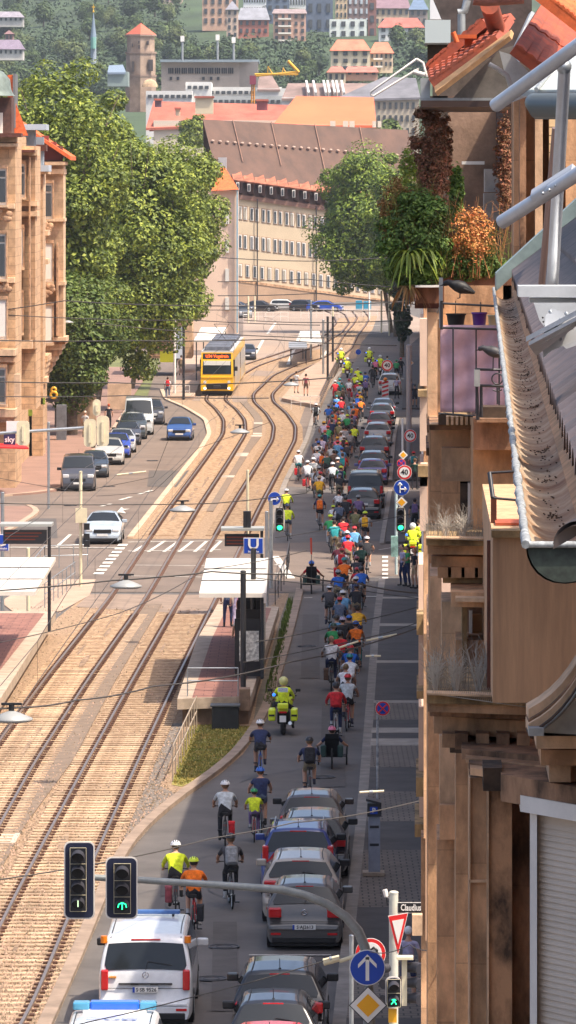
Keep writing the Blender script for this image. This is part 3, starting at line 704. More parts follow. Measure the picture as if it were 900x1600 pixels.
for x, y, kd, c, a, lb in ((384,497,'wagon',(.10,.11,.12),.2,'grey car at the far junction left of the signal posts'),(397,489,'sedan',(.06,.06,.07),1.2,'dark saloon second from the left in the far cross street'),(433,487,'sedan',(.02,.02,.025),1.3,'black saloon side-on in the far cross street'),(474,486,'wagon',(.60,.60,.58),1.35,'white car side-on in the far cross street'),(503,487,'wagon',(.03,.03,.04),1.0,'black car between the white and the blue car far away'),(536,487,'sedan',(.01,.07,.45),1.4,'bright blue car side-on in the far cross street')):
    car_front(x, y, kd, c, lb, rz=a, antenna=False, group='cars in the far cross street')

# ---------------- tram ----------------
def tram():
    P = [G(339,620), G(349,606), G(358,592), G(366,583)]
    d = (P[2]-P[0]).normalized(); rz = math.atan2(-d.x, d.y)
    root = empty('tram', 'yellow two-car light rail tram facing the camera with orange destination display', 'tram', (0,0,0))
    ye = mat('tram_yellow', (.85,.47,.012), .35, 0, 4, .06, coat=.4); gw = mat('tram_grey', (.50,.50,.50), .4)
    W2 = 1.38; Z0, Z1 = .42, 3.45
    b = MB()
    for (y0, y1) in ((0, 18.6), (19.6, 38.4)):
        f0 = .28 if y0 == 0 else 0; b.hexa([(-W2*.93,y0,Z0),(W2*.93,y0,Z0),(W2,y1,Z0),(-W2,y1,Z0),(-W2*.93,y0,1.7),(W2*.93,y0,1.7),(W2,y1,1.7),(-W2,y1,1.7)])
        b.hexa([(-W2*.93,y0,1.7),(W2*.93,y0,1.7),(W2,y1,1.7),(-W2,y1,1.7),(-W2*.90,y0+f0,Z1),(W2*.90,y0+f0,Z1),(W2*.95,y1,Z1),(-W2*.95,y1,Z1)])
    b.build('body', ye, root)
    b = MB(); 
    for (y0, y1) in ((1.2, 18.3), (19.8, 37.5)): b.box(-W2-.012, W2+.012, y0, y1, 1.55, 2.85)
    b.build('side_windows', glass, root)
    b = MB()
    for y in (3.2, 7.4, 11.6, 15.8, 22, 26.2, 30.4, 34.6): b.box(W2+.002, W2+.03, y, y+1.3, .6, 2.95, 0); b.box(-W2-.03, -W2-.002, y, y+1.3, .6, 2.95, 0)
    b.build('doors', gw, root)
    b = MB(); b.box(-W2*.9, W2*.9, .3, 38, Z1, Z1+.12, 0); 
    b.build('roof', gw, root)
    for i, y in enumerate((1.0, 6.2, 11.4, 21, 26.5, 32)):
        b = MB(); b.box(-1.02, 1.02, y, y+3.6, Z1+.13, Z1+.45, 0, .05); b.build('roof_unit', mat('roof_unit', (.11,.12,.15), .5, 0, 3, .3), root)
    b = MB(); b.tube([(-.7,13.5,Z1+.2),(0,14.8,4.4),(-.6,13.2,5.35),(.6,13.2,5.35),(0,14.8,4.4),(.7,13.5,Z1+.2)], .03, 6); b.build('pantograph', darksteel, root)
    b = MB(); b.hexa([(-1.14,-.02,1.75),(1.14,-.02,1.75),(1.14,.1,1.75),(-1.14,.1,1.75),(-1.12,.20,2.92),(1.12,.20,2.92),(1.12,.32,2.92),(-1.12,.32,2.92)]); ws = b.build('windscreen', carglass, root)
    b = MB(); b.hexa([(-1.06,.08,2.45),(1.06,.08,2.45),(1.06,.3,2.45),(-1.06,.3,2.45),(-1.06,.12,2.80),(1.06,.12,2.80),(1.06,.3,2.80),(-1.06,.3,2.80)]); b.build('sun_blind', mat('blind', (.55,.55,.52), .6), root)
    b = MB(); b.hexa([(-1.14,.19,2.93),(1.14,.19,2.93),(1.14,.4,2.93),(-1.14,.4,2.93),(-1.10,.25,3.38),(1.10,.25,3.38),(1.10,.4,3.38),(-1.10,.4,3.38)]); ds = b.build('destination_display', black, root)
    t = text_mesh('U34 Vogelrain', .34, 'display_lettering', mat('led_orange', (.9,.12,.01), .5, emit=(1,.12,.01), es=1.2), ds, face_cam((0,.185,3.15)) @ Matrix.Diagonal((.92,1,1,1)))
    b = MB(); b.box(-W2*.93, W2*.93, -.05, .15, 1.42, 1.60, 0, .03); b.build('front_ledge', ye, root)
    b = MB(); b.box(-.85, .85, -.06, .1, .55, 1.0, 0, .04); b.build('coupler_cover', black, root)
    b = MB(); b.box(-.28,.28,-.38,.02,.62,.86,0,.04); b.cyl((0,-.45,.72),(0,0,.72),.12,10); b.build('coupler', darksteel, root)
    for sd in (-1, 1):
        b = MB(); b.cyl((sd*.95,-.035,1.12),(sd*.95,.1,1.12),.12,12); b.build('headlamp', mat('headlamp', (0,0,0)), root)
        b = MB(); b.cyl((sd*.95,-.035,.62),(sd*.95,.1,.62),.10,12); b.build('headlamp', mat('lit_lamp', (1,.95,.8), .3, emit=(1,.9,.7), es=2.0), root)
        b = MB(); b.box(*sorted((sd*(W2-.05), sd*(W2+.25))), .15,.25,2.0,2.35,0,.02); b.build('mirror', black, root)
    b = MB(); b.box(-W2*.85, W2*.85, .3, 38, .12, .44); b.build('underframe', black, root)
    b = MB()
    for y in (2.5,4.4,16.5,18.3,20.5,22.3,34,36):
        for sd in (-1,1): b.cyl((sd*.70,y,.36),(sd*.82,y,.36),.34,16)
    b.build('wheels', darksteel, root)
    place(root, P[0]+Vector((0,0,.05)), rz)
tram()
# ---------------- people ----------------
BODY = [mat('slot%d' % i, (.5,.5,.5)) for i in range(8)]   # skin shirt bottoms shoes hair shin forearm upperarm
def skin_body(J, Eg, lab, name, fingers=True, head=None):
    """J: joint -> (pos, radius); Eg: edges; lab: per edge list of (t_end, slot)"""
    names = list(J); me = bpy.data.meshes.new('t'); me.from_pydata([J[n][0] for n in names], [(names.index(a), names.index(b)) for a, b in Eg], [])
    o = bpy.data.objects.new('t', me); C.objects.link(o)
    md = o.modifiers.new('s', 'SKIN'); ss = o.modifiers.new('u', 'SUBSURF'); ss.levels = 1; ss.render_levels = 1
    for i, n in enumerate(names):
        r = J[n][1]; r = r if isinstance(r, tuple) else (r, r)
        sv = me.skin_vertices[0].data[i]; sv.radius = r; sv.use_root = (n == 'pelvis')
    dg = bpy.context.evaluated_depsgraph_get(); m2 = bpy.data.meshes.new_from_object(o.evaluated_get(dg)); bpy.data.objects.remove(o)
    mb = MB()
    vs = [v.co.copy() for v in m2.vertices]
    segs = []
    for (a, b), L in zip(Eg, lab): segs.append((Vector(J[a][0]), Vector(J[b][0]), L, max(J[a][1] if not isinstance(J[a][1], tuple) else max(J[a][1]), .03)))
    mb.v = [tuple(v) for v in vs]
    for p in m2.polygons:
        c = p.center; best = 1e9; slot = 1
        for a, b, L, r in segs:
            d = b-a; t = max(0, min(1, (c-a).dot(d)/d.length_squared)); q = (c-(a+d*t)).length/ (r if True else 1)
            if q < best:
                best = q
                for te, sl in L:
                    if t <= te: slot = sl; break
        mb.f.append(list(p.vertices)); mb.mi.append(slot); mb.sm.append(True)
    hc, tilt = head
    hx, hy, hz = hc
    mb.ball((hx,hy,hz), (.078,.098,.118), 0, 14, 10)
    mb.ball((hx,hy-.022,hz+.022), (.084,.092,.108), 4, 14, 9)    # hair cap (crown and back)
    for sd in (-1, 1):
        mb.ball((hx+sd*.08,hy-.005,hz-.008), (.014,.024,.034), 0, 8, 5); mb.ball((hx+sd*.03,hy+.088,hz+.01), (.013,.010,.009), 3, 6, 4)
    mb.ball((hx,hy+.104,hz-.02), (.014,.020,.026), 0, 8, 5); mb.ball((hx,hy+.088,hz-.062), (.026,.010,.008), 0, 8, 4)
    if fingers:
        for sd, hn, en in ((-1,'handL','elbL'),(1,'handR','elbR')):
            h = Vector(J[hn][0]); e = Vector(J[en][0]); d = (h-e).normalized(); sid = d.cross(Vector((0,0,1)))
            if sid.length < .2: sid = Vector((0,1,0))
            sid.normalize(); dn = Vector((0,0,-1)) if abs(d.z) < .8 else Vector((0,1,0))
            for q, ln in zip((-1.5,-.5,.5,1.5), (.055,.068,.064,.05)):
                r0 = h+sid*q*.017+d*.03; mb.tube([r0, r0+d*ln*.6, r0+d*ln*.75+dn*ln*.5], [.0095,.009,.007], 6, 0)
            th = h-sid*sd*.03; mb.tube([th-d*.01, th+d*.02-sid*sd*.02, th+d*.045-sid*sd*.018+dn*.02], [.012,.011,.008], 6, 0)
    return mb.build(name, BODY, None, recalc=False)
def rider(lean, down='R', name='person', straddle=0.0, recline=0):
    py = .30-(0 if not recline else 0); pz = .98
    ch = (0, py+.30*lean, pz+.40-.10*lean); nk = (0, py+.40*lean+.03, pz+.54-.14*lean); hd = (0, py+.46*lean+.07, pz+.70-.16*lean)
    sh = lambda s: (s*.175, py+.32*lean, pz+.455-.11*lean)
    J = {'pelvis': ((0,py,pz), (.15,.12)), 'waist': ((0,py+.12*lean,pz+.18), (.125,.10)), 'chest': (ch, (.155,.11)), 'neck': (nk, .055), 'headb': ((hd[0],hd[1]-.02,hd[2]-.08), .05)}
    Eg = [('pelvis','waist'),('waist','chest'),('chest','neck'),('neck','headb')]; lab = [[(.35,2),(1,1)],[(1,1)],[(.55,1),(1,0)],[(1,0)]]
    for s, sn in ((-1,'L'),(1,'R')):
        dn = (down == sn)
        J['sh'+sn] = (sh(s), .062); J['elb'+sn] = ((s*(.27+straddle*.1), py+.36*lean+.22, pz+.22-.08*lean), .042); J['hand'+sn] = ((s*.27, .84, pz+.08), .034)
        kn = (s*(.12+straddle), py+.40, pz-.20 if dn else pz-.03); ft = (s*(.12+straddle*.9), py+.20 if dn else py+.22, .26 if dn else .48)
        J['hip'+sn] = ((s*.09, py+.01, pz-.06), .095); J['knee'+sn] = (kn, .062); J['calf'+sn] = ((ft[0]*.5+kn[0]*.5, ft[1]*.5+kn[1]*.5-.02, ft[2]*.45+kn[2]*.55), .056); J['ank'+sn] = (ft, .040); J['toe'+sn] = ((ft[0]+s*.02, ft[1]+.16, ft[2]-.07), .036)
        J['heel'+sn] = ((ft[0], ft[1]-.02, ft[2]-.05), .038)
        Eg += [('chest','sh'+sn),('sh'+sn,'elb'+sn),('elb'+sn,'hand'+sn),('pelvis','hip'+sn),('hip'+sn,'knee'+sn),('knee'+sn,'calf'+sn),('calf'+sn,'ank'+sn),('ank'+sn,'heel'+sn),('heel'+sn,'toe'+sn)]
        lab += [[(1,1)],[(.62,7),(1,6)],[(.82,6),(1,0)],[(1,2)],[(.72,2),(1,5)],[(1,5)],[(.7,5),(1,3)],[(1,3)],[(1,3)]]
    o = skin_body(J, Eg, lab, name, True, (hd, 0)); return o, hd
def stander(name='person', arms=0):
    J = {'pelvis': ((0,0,.95), (.14,.10)), 'waist': ((0,0,1.12), (.125,.09)), 'chest': ((0,0,1.32), (.15,.10)), 'neck': ((0,0,1.47), .052), 'headb': ((0,.01,1.55), .05)}
    Eg = [('pelvis','waist'),('waist','chest'),('chest','neck'),('neck','headb')]; lab = [[(.4,2),(1,1)],[(1,1)],[(.6,1),(1,0)],[(1,0)]]
    for s, sn in ((-1,'L'),(1,'R')):
        J['sh'+sn] = ((s*.17,0,1.39), .058); J['elb'+sn] = ((s*.24,-.03 if not arms else .08,1.13), .042)
        J['hand'+sn] = ((s*.24,.06,.90), .032) if not arms else ((s*.02, .24, 1.14+s*.03), .032)
        J['hip'+sn] = ((s*.09,0,.88), .09); J['knee'+sn] = ((s*.11,.03+s*.04,.50), .06); J['calf'+sn] = ((s*.11,.0+s*.03,.36), .055); J['ank'+sn] = ((s*.11,-.02+s*.05,.09), .038)
        J['heel'+sn] = ((s*.11,-.04+s*.05,.045), .04); J['toe'+sn] = ((s*.13,.13+s*.05,.04), .038)
        Eg += [('chest','sh'+sn),('sh'+sn,'elb'+sn),('elb'+sn,'hand'+sn),('pelvis','hip'+sn),('hip'+sn,'knee'+sn),('knee'+sn,'calf'+sn),('calf'+sn,'ank'+sn),('ank'+sn,'heel'+sn),('heel'+sn,'toe'+sn)]
        lab += [[(1,1)],[(.62,7),(1,6)],[(.82,6),(1,0)],[(1,2)],[(.72,2),(1,5)],[(1,5)],[(.75,5),(1,3)],[(1,3)],[(1,3)]]
    hd = (0,.03,1.64); return skin_body(J, Eg, lab, name, True, (hd, 0)), hd
def add_helmet(body, hd, nm='helmet', moto=False):
    b = MB()
    if moto: b.ball((hd[0],hd[1],hd[2]+.02), (.135,.155,.15), 0, 16, 10); 
    else:
        b.ball((hd[0],hd[1]-.005,hd[2]+.045), (.108,.142,.105), 0, 16, 8, half=True)
        b.tube([(hd[0]+.106*math.cos(a),hd[1]-.005+.14*math.sin(a),hd[2]+.045) for a in [i*PI/8 for i in range(17)]], .012, 6, 0, False)
        for k2 in (-1,0,1): b.tube([(hd[0]+k2*.045, hd[1]-.10+.02*i, hd[2]+.045+.104*math.sqrt(max(0,1-((-.10+.02*i)/.145)**2-(k2*.045/.11)**2))+.002) for i in range(11)], .010, 5, 1, True)
    h = b.build(nm, [mat('slot_h', (.5,.5,.5)), black]); h.parent = body
    return h
def wrapproto(bodyfn, helmet=True, moto=False):
    body, hd = bodyfn
    if helmet: add_helmet(body, hd, moto=moto)
    for ms in body.material_slots: pass
    return Proto(body), hd
def addpack(body, py, pz, lean): pass
PR = {}
PR['up'], _ = wrapproto(rider(.35, 'R')); PR['lean'], _ = wrapproto(rider(.85, 'L')); PR['mid'], _ = wrapproto(rider(.55, 'L')); 
PR['moto'], _ = wrapproto(rider(.30, 'R', straddle=.16), moto=True)
PR['stand'], _ = wrapproto(stander(), False); PR['cross'], _ = wrapproto(stander(arms=1), False)
SK = [(.55,.30,.20),(.42,.22,.14),(.60,.36,.25)]
def setslots(o, cols):
    for i, c in cols.items():
        sl_ = o.material_slots[i]; sl_.link = 'OBJECT'; sl_.material = cloth(c) if i not in (0,) else mat('skin_%d' % int(c[0]*100), c, .6, 0, 20, .08)
def person(kind, loc, rz, sc, shirt, bottoms, label, group=None, helm=None, hair=(.05,.03,.02), shorts=False, sleeves='short', shoes=(.03,.03,.03), skin=None, cat='person'):
    body, mp = PR[kind].get(); skin = skin or R.choice(SK); body.name = 'person'
    cols = {0: skin, 1: shirt, 2: bottoms, 3: shoes, 4: hair, 5: (skin if shorts else bottoms), 6: (shirt if sleeves == 'long' else skin), 7: (skin if sleeves == 'none' else shirt)}
    setslots(body, cols)
    for s5 in (5,6,7):
        if cols[s5] == skin: body.material_slots[s5].material = mat('skin_%d' % int(skin[0]*100), skin, .6)
    for s0 in PR[kind].r and [c for c in mp.values() if c is not body]:
        if s0.name.startswith('helmet'):
            if helm is None: bpy.data.objects.remove(s0)
            else: s0.material_slots[0].link = 'OBJECT'; s0.material_slots[0].material = mat('helmet_%s' % '_'.join('%02d' % int(v*100) for v in helm), helm, .35)
    place(body, loc, rz, (sc*1.10, sc*1.05, sc), label, group, cat)
    return body
# ---------------- bicycle ----------------
def make_bike():
    root = empty('bicycle', 'bicycle', 'bicycle')
    r = .34; wb = 1.06
    for y in (0, wb):
        b = MB(); b.torus((0,y,r), r-.02, .022, 'x', 28, 6); w = b.build('wheel', rubber, root)
        b = MB(); b.torus((0,y,r), r-.045, .012, 'x', 24, 4); b.cyl((-.04,y,r),(.04,y,r),.025,8)
        for i in range(10): a = i*PI/5; b.cyl((0,y,r),(0,y+(r-.05)*math.cos(a),r+(r-.05)*math.sin(a)),.0025,3)
        b.build('rim', steel, w)
    b = MB(); bb = (0,.44,.28); st = (0,.24,.80); hdt = (0,.86,.86); hdb = (0,.90,.66)
    for p, q in ((bb,st),(bb,hdb),(st,hdt),(hdt,hdb)): b.cyl(p, q, .019, 8)
    for s in (-1, 1): b.cyl((s*.05,0,r),(s*.02,.42,.28),.010,6); b.cyl((s*.05,0,r),(s*.015,.25,.74),.008,6); b.cyl((s*.045,wb,r),(s*.03,.91,.66),.012,6)
    b.build('frame', [mat('slot_f', (.03,.03,.03))], root)
    b = MB(); b.cyl(st,(0,.22,.90),.014,6); b.hexa([(-.08,.08,.89),(.08,.08,.89),(.03,.36,.89),(-.03,.36,.89),(-.09,.08,.94),(.09,.08,.94),(.03,.36,.94),(-.03,.36,.94)]); b.build('saddle', black, root)
    b = MB(); b.cyl(hdt,(0,.83,1.02),.014,6); b.tube([(-.30,.78,1.04),(-.2,.84,1.04),(0,.86,1.02),(.2,.84,1.04),(.30,.78,1.04)], .013, 6); b.build('handlebar', black, root)
    b = MB(); b.cyl((-.07,.44,.28),(.07,.44,.28),.06,12); b.box(.07,.10,.42,.46,.12,.30); b.box(-.10,-.07,.42,.46,.28,.46); b.box(.08,.20,.40,.50,.10,.13); b.box(-.20,-.08,.46,.56,.44,.47); b.build('crank', darksteel, root)
    b = MB(); b.tube([(0,.0+(r+.03)*math.cos(a),r+(r+.03)*math.sin(a)) for a in [math.radians(t) for t in range(60,216,15)]], .024, 5); b.build('mudguard', black, root)
    b = MB(); b.box(-.03,.03,-.17,-.13,.62,.68,0); b.build('rear_light', redlamp, root)
    return root
BIKE = Proto(make_bike())
def bike(loc, rz, sc, colour, label, group='bicycles ridden in the procession'):
    o, mp = BIKE.get(); o.name = 'bicycle'
    for c in mp.values():
        if c.name.startswith('frame'): c.material_slots[0].link = 'OBJECT'; c.material_slots[0].material = paint(colour)
    place(o, loc, rz, sc, label, group, 'bicycle'); return o
def make_pannier():
    b = MB(); b.box(-.08,.08,-.17,.17,-.36,0,0,.03); b.box(-.085,.085,-.12,.12,-.03,.02,0,.01); return b.build('pannier', mat('slot_p', (.03,.03,.03)))
PAN = Proto(make_pannier())
def make_pack():
    b = MB(); b.box(-.15,.15,-.10,.06,-.24,.22,0,.06); b.box(-.11,.11,-.15,-.09,-.2,.04,0,.04); b.tube([(-.10,.05,.2),(-.10,.12,.22),(-.10,.2,.1)],.02,6); b.tube([(.10,.05,.2),(.10,.12,.22),(.10,.2,.1)],.02,6); return b.build('backpack', mat('slot_p'))
PACK = Proto(make_pack())
def accessory(PRt, loc, rz, col, label, cat, group=None, rx=0, sc=1):
    o, mp = PRt.get(); o.material_slots[0].link = 'OBJECT'; o.material_slots[0].material = cloth(col); place(o, loc, rz, sc, label, group, cat); o.rotation_euler = (rx,0,rz); return o
CN = {'PY':((.62,.60,.25),'pale yellow'),'W':((.72,.72,.74),'white'),'BK':((.02,.02,.025),'black'),'N':((.02,.03,.09),'navy'),'B':((.02,.12,.50),'blue'),'LB':((.12,.32,.55),'light blue'),'G':((.03,.30,.10),'green'),'DG':((.03,.08,.06),'dark green'),
 'R':((.60,.02,.03),'red'),'MR':((.28,.06,.08),'maroon'),'O':((.85,.17,.01),'orange'),'Y':((.62,.78,.04),'yellow-green'),'HV':((.70,.85,.03),'hi-vis yellow'),'OY':((.80,.42,.02),'golden orange'),'GR':((.28,.29,.31),'grey'),'LG':((.48,.52,.55),'light grey'),
 'PU':((.18,.12,.26),'purple'),'PK':((.70,.18,.30),'pink'),'OL':((.20,.19,.09),'olive'),'BR':((.13,.075,.05),'brown'),'KH':((.24,.19,.12),'khaki'),'T':((.02,.26,.28),'teal'),'DN':((.10,.13,.20),'denim'),'DK':((.05,.05,.06),'dark grey'),'TN':((.5,.34,.2),'tan'),'LV':((.5,.45,.62),'pale lilac')}
# x, ytop(helmet), pose, shirt, bottoms, helmet (None = hair), scale, shorts, sleeves, bikecolour, extra words, accessory
RD = [
(276,1312,'mid','HV','BK','W',1,1,'long','DK','with orange sleeves, riding just above the orange-shirted cyclist',('pan','MR',-1)),
(303,1336,'up','O','BK','Y',1,1,'short','R','nearest cyclist to the camera, beside the white van',('pan','BK',1)),
(364,1301,'mid','DK','BK','BK',1,0,'short','DK','wearing a grey backpack left of the silver-beige car',('pack','GR',0)),
(353,1218,'mid','LG','BK','W',1,0,'short','BK','in a striped top with a red bag hanging on the right',('pan','R',1)),
(398,1230,'up','HV','PU','G',.78,0,'short','R','a child with purple leggings',None),
(409,1196,'up','N','DN','B',.98,1,'none','DK','with an orange print and arm out to the right, above the child',None),
(408,1125,'lean','N','BK','W',1,1,'short','B','in a blue racing jersey with teal trim by the lawn kerb',None),
(485,1150,'mid','N','KH','BK',1,1,'short','DK','with a small black bag and khaki shorts above the parked queue',('pack','BK',0)),
(525,1064,'up','R','N','BK',1,0,'long','W','carrying a red backpack',('pack','R',0)),
(542,1051,'up','LG','BK','R',1,1,'none','R','in a sleeveless top, right of the red jacket',None),
(540,1035,'mid','W','BK',None,1,1,'none','DK','bare headed with brown hair behind the sleeveless rider',None),
(547,1022,'lean','W','DN','T',1,1,'short','DK','leaning forward beside a blue shirt',None),
(518,991,'up','W','N',None,1.04,0,'short','DK','broad and bald, in dark trousers on an electric bicycle',('pan','BR',-1)),
(546,1006,'mid','B','BK','R',1,1,'short','DK','just right of the broad bald rider',None),
(560,987,'up','LG','T','OY',.72,0,'short','DK','a small child behind the orange vest',None),
(557,969,'mid','O','BK','B',1,1,'none','DK','in an orange vest with white sleeves',None),
(520,972,'mid','G','BK','DG',1,1,'short','DK','dark haired, directly ahead of the broad bald rider',None),
(524,960,'mid','LB','BK','BK',.95,1,'short','DK','half hidden left of two blue helmets',None),
(536,963,'mid','BK','BK','LV',.95,1,'short','DK','left one of two side by side blue helmets',None),
(546,960,'mid','BK','N','B',.95,1,'short','DK','right one of two side by side blue helmets',None),
(515,914,'lean','DK','BK','W',1,1,'short','DK','at the left edge of the pack on the crossing side',None),
(537,920,'up','LB','N','W',1.03,1,'short','DK','in a white sun hat, broad back',None),
(557,910,'up','BK','KH','N',1,1,'short','DK','beside the white sun hat',None),
(566,885,'lean','B','BK','BK',1.02,1,'short','DK','in vivid blue on the right side of the pack',None),
(529,889,'mid','B','KH','GR',1,1,'short','BR','with a silver helmet and a wooden rear rack',None),
(558,885,'up','R','BK','R',.85,1,'short','DK','small figure left of the vivid blue shirt',None),
(531,846,'up','MR','BK',None,1.02,1,'short','DK','bare headed, pulling a red trailer across the junction',('pan','R',-1)),
(542,828,'mid','LB','BK','W',1,1,'short','DK','hidden by a blue backpack',('pack','B',0)),
(564,848,'mid','DG','BK','BK',1,1,'short','DK','with green shoulder straps in the junction',('pack','DG',0)),
(573,838,'lean','BK','BK','W',1,1,'none','DK','at the right edge of the junction, elbow out',None),
(558,868,'mid','DK','BK','MR',.92,1,'short','DK','with maroon helmet behind the green straps',None),
(517,802,'up','G','LG','Y',1,0,'short','DK','in a green safety vest with a wide cargo rack',('pan','TN',1)),
(537,806,'mid','R','DN',None,1,1,'short','DK','bare headed beside the green safety vest',None),
(555,792,'up','OL','KH',None,1,1,'short','DK','in a plain shirt in front of the black estate car',None),
(570,797,'up','LG','BK','Y',1,1,'short','DK','with a yellow bag on the right hip',('pack','OY',0)),
(500,771,'up','N','BK','T',1,1,'short','DK','with an orange backpack left of the pack',('pack','O',0)),
(520,788,'up','W','GR','Y',.8,1,'short','DK','a child ahead of the green safety vest',None),
(530,766,'mid','W','DK',None,.9,1,'short','DK','small and bare headed before the black estate car',None),
(540,774,'mid','BK','BK','DK',1,1,'short','DK','all in black beside the black estate car',None),
(531,783,'mid','DN','BK',None,.95,1,'short','DK','in faded denim colours behind the child',None),
(560,772,'up','PU','BK','GR',1,1,'short','DK','in violet-grey right behind the black estate car',None),
(499,742,'up','OY','OL','TN',1,1,'short','DK','broad shouldered, above the orange backpack',None),
(519,722,'lean','LG','BK','W',1.02,0,'long','DK','with arms out, left of the tall black vehicle',None),
(480,718,'up','W','GR','W',1,1,'long','R','with a red bag, second from the left kerb',('pan','R',-1)),
(491,730,'up','LG','DN',None,.92,1,'short','DK','with fair hair behind the long-sleeved white shirt',None),
(467,702,'up','W','T','W',1,1,'short','DK','with a red pannier nearest the tram tracks',('pan','R',-1)),
(496,699,'up','W','BR','LG',1,1,'short','DK','riding between the tracks side and the grey sleeved rider',None),
(494,683,'up','DN','BK',None,1,1,'short','DK','dark haired at the rear of the upper group',None),
(511,706,'mid','DG','BK',None,1,1,'short','DK','in dark clothes in the middle of the upper group',None),
(522,702,'mid','BR','BK',None,1,1,'short','DK','in earthy colours near the long-sleeved rider',None),
(518,694,'up','LG','OL',None,.9,1,'short','DK','slight figure in the middle of the upper group',None),
(528,681,'up','PK','KH','OY',1,1,'none','R','in a pink and yellow vest with a red pannier',('pan','R',1)),
(541,690,'up','DK','BK','R',.9,1,'short','R','right beside the pink vest',None),
(554,662,'up','Y','BK','BK',1,0,'long','DK','alone on the right beside a black sport utility car',('pan','BK',1)),
(506,657,'up','LV','BK','OY',1,1,'short','DK','left front of the upper group',None),
(519,654,'up','N','BK','BK',1,1,'short','DK','in the upper group next to the pale lilac shirt',None),
(530,658,'up','OL','BR','OY',1,1,'short','DK','in the centre of the upper group',None),
(541,665,'up','GR','BK',None,1,1,'short','DK','right of the olive shirt',None),
(533,674,'up','LG','KH',None,1,1,'short','DK','pale shirt low in the upper group',None),
(494,630,'lean','LG','BK','W',1.02,1,'short','DK','alone on the left with a black backpack beside the tracks',('pack','BK',0)),
(513,631,'up','B','GR','DN',1,1,'short','DK','left edge of the dense group below the red rickshaw',None),
(522,628,'up','DG','BK','BK',1,1,'short','DK','just right of the left-most blue shirt',None),
(524,638,'up','N','BK',None,1,1,'short','DK','below the dark green shirt',None),
(535,640,'up','W','BK','LG',1,1,'short','DK','white back in the middle of the dense group',None),
(533,620,'up','R','DK','MR',1,1,'short','R','red back in the middle of the dense group',None),
(548,627,'up','LB','BK','GR',1,1,'short','DK','between the red back and the orange shirt',None),
(555,631,'up','O','GR',None,1,1,'short','DK','orange shirt in the dense group',None),
(563,622,'lean','O','BK','BK',1,1,'short','DK','orange and black kit with a black pannier on the right',('pan','BK',1)),
(562,611,'up','OY','R','OY',1,1,'short','DK','golden shirt ahead of the orange and black kit',None),
(542,646,'up','G','BK','Y',1,1,'short','DK','bright green shirt on the right of the dense group',None),
(551,642,'up','PU','DK',None,1,1,'short','DK','purple-grey shirt next to the bright green one',None),
(530,652,'up','DG','BR','Y',.95,1,'short','DK','dark green shirt below the white back',None),
(524,593,'up','R','R','W',1.03,0,'long','R','in a red and white costume at the left front',None),
(531,590,'up','T','BK','T',1,1,'short','DK','teal top behind the red and white costume',None),
(546,591,'up','W','R','R',1,1,'short','R','on a red cargo cycle in the front group',('pan','R',1)),
(558,594,'up','R','W','W',1,0,'short','DK','red shirt with white straps right of the cargo cycle',None),
(535,604,'up','BR','BK',None,.95,1,'short','DK','brown back between the red costume and the cargo cycle',None),
(571,590,'up','PU','BK','LV',1,1,'short','DK','purple shirt on the right of the front group',None),
(582,570,'up','BK','BK','BK',1.05,0,'long','DK','tall black figure behind the lead motorcycles',None),
(571,580,'up','B','BK','N',1,1,'short','DK','blue shirt left of the tall black figure',None),
(559,573,'up','HV','DK','GR',1,1,'short','DK','first yellow shirt behind the left motorcycles',None),
(564,580,'up','Y','BK','G',1,1,'short','DK','yellow-green shirt behind the first yellow shirt',None),
(555,583,'up','HV','BK','LG',1,1,'short','DK','second hi-vis shirt above the cargo cycle',None),
(587,560,'up','PK','BK','GR',.95,1,'short','DK','pink shirt between the two lead motorcycles',None),
(605,555,'up','T','BK',None,1,1,'short','DK','teal shirt left of the silver car with roof rack',None),
(619,561,'up','G','BK','G',1,0,'short','DK','green jacket right of the 40 sign',None),
(626,558,'up','BK','BK','R',.98,0,'long','DK','black jacket at the far right of the front group',None),
(450,786,'up','HV','DN','N',1.0,1,'long','DK','police cyclist, rear one of two by the green signal',None),
(447,762,'up','HV','BK','W',1.0,0,'long','DK','police cyclist, front one of two by the green signal',None),
(646,704,'up','LG','BK','R',.95,1,'short','DK','on the right pavement with a teal backpack',('pack','T',0)),
]
lb_seen = {}
def short_lab(pre, who, shn, words):
    for t in ('%s %s in %s top, %s' % (pre, who, shn, words), '%s %s in %s, %s' % (pre, who, shn, words), ('%s %s in %s, %s' % (pre, who, shn, words)).replace(' the ', ' ').replace(' a ', ' '), ('%s %s, %s' % (pre, who, words)).replace(' the ', ' ').replace(' a ', ' ')):
        if len(t.split()) <= 16: return t
    print('LONG', t); return ' '.join(t.split()[:16])
def cyc_pos(x, yt, sc, kind):
    hh = {'up':1.80,'mid':1.76,'lean':1.69,'moto':1.80}[kind]*sc
    s = (yt-HZ)/(H-hh); return Vector(((x-CX)/s, F/s, 0))
dr = Vector((-math.sin(STREET), math.cos(STREET), 0))
rx_ = random.Random(99); cols_ = ['W','W','BK','N','B','LB','G','R','MR','O','Y','OY','GR','LG','PU','PK','OL','BR','T','DN','LV','DK']
def lane(y):  # left and right limits of the crowd at pixel row y of the helmets
    return lerpT([(560,535),(600,520),(640,500),(700,478),(760,490),(830,512),(900,512),(1000,515)], y), lerpT([(560,578),(600,575),(640,566),(700,548),(760,530),(830,568),(900,568),(1000,560)], y)
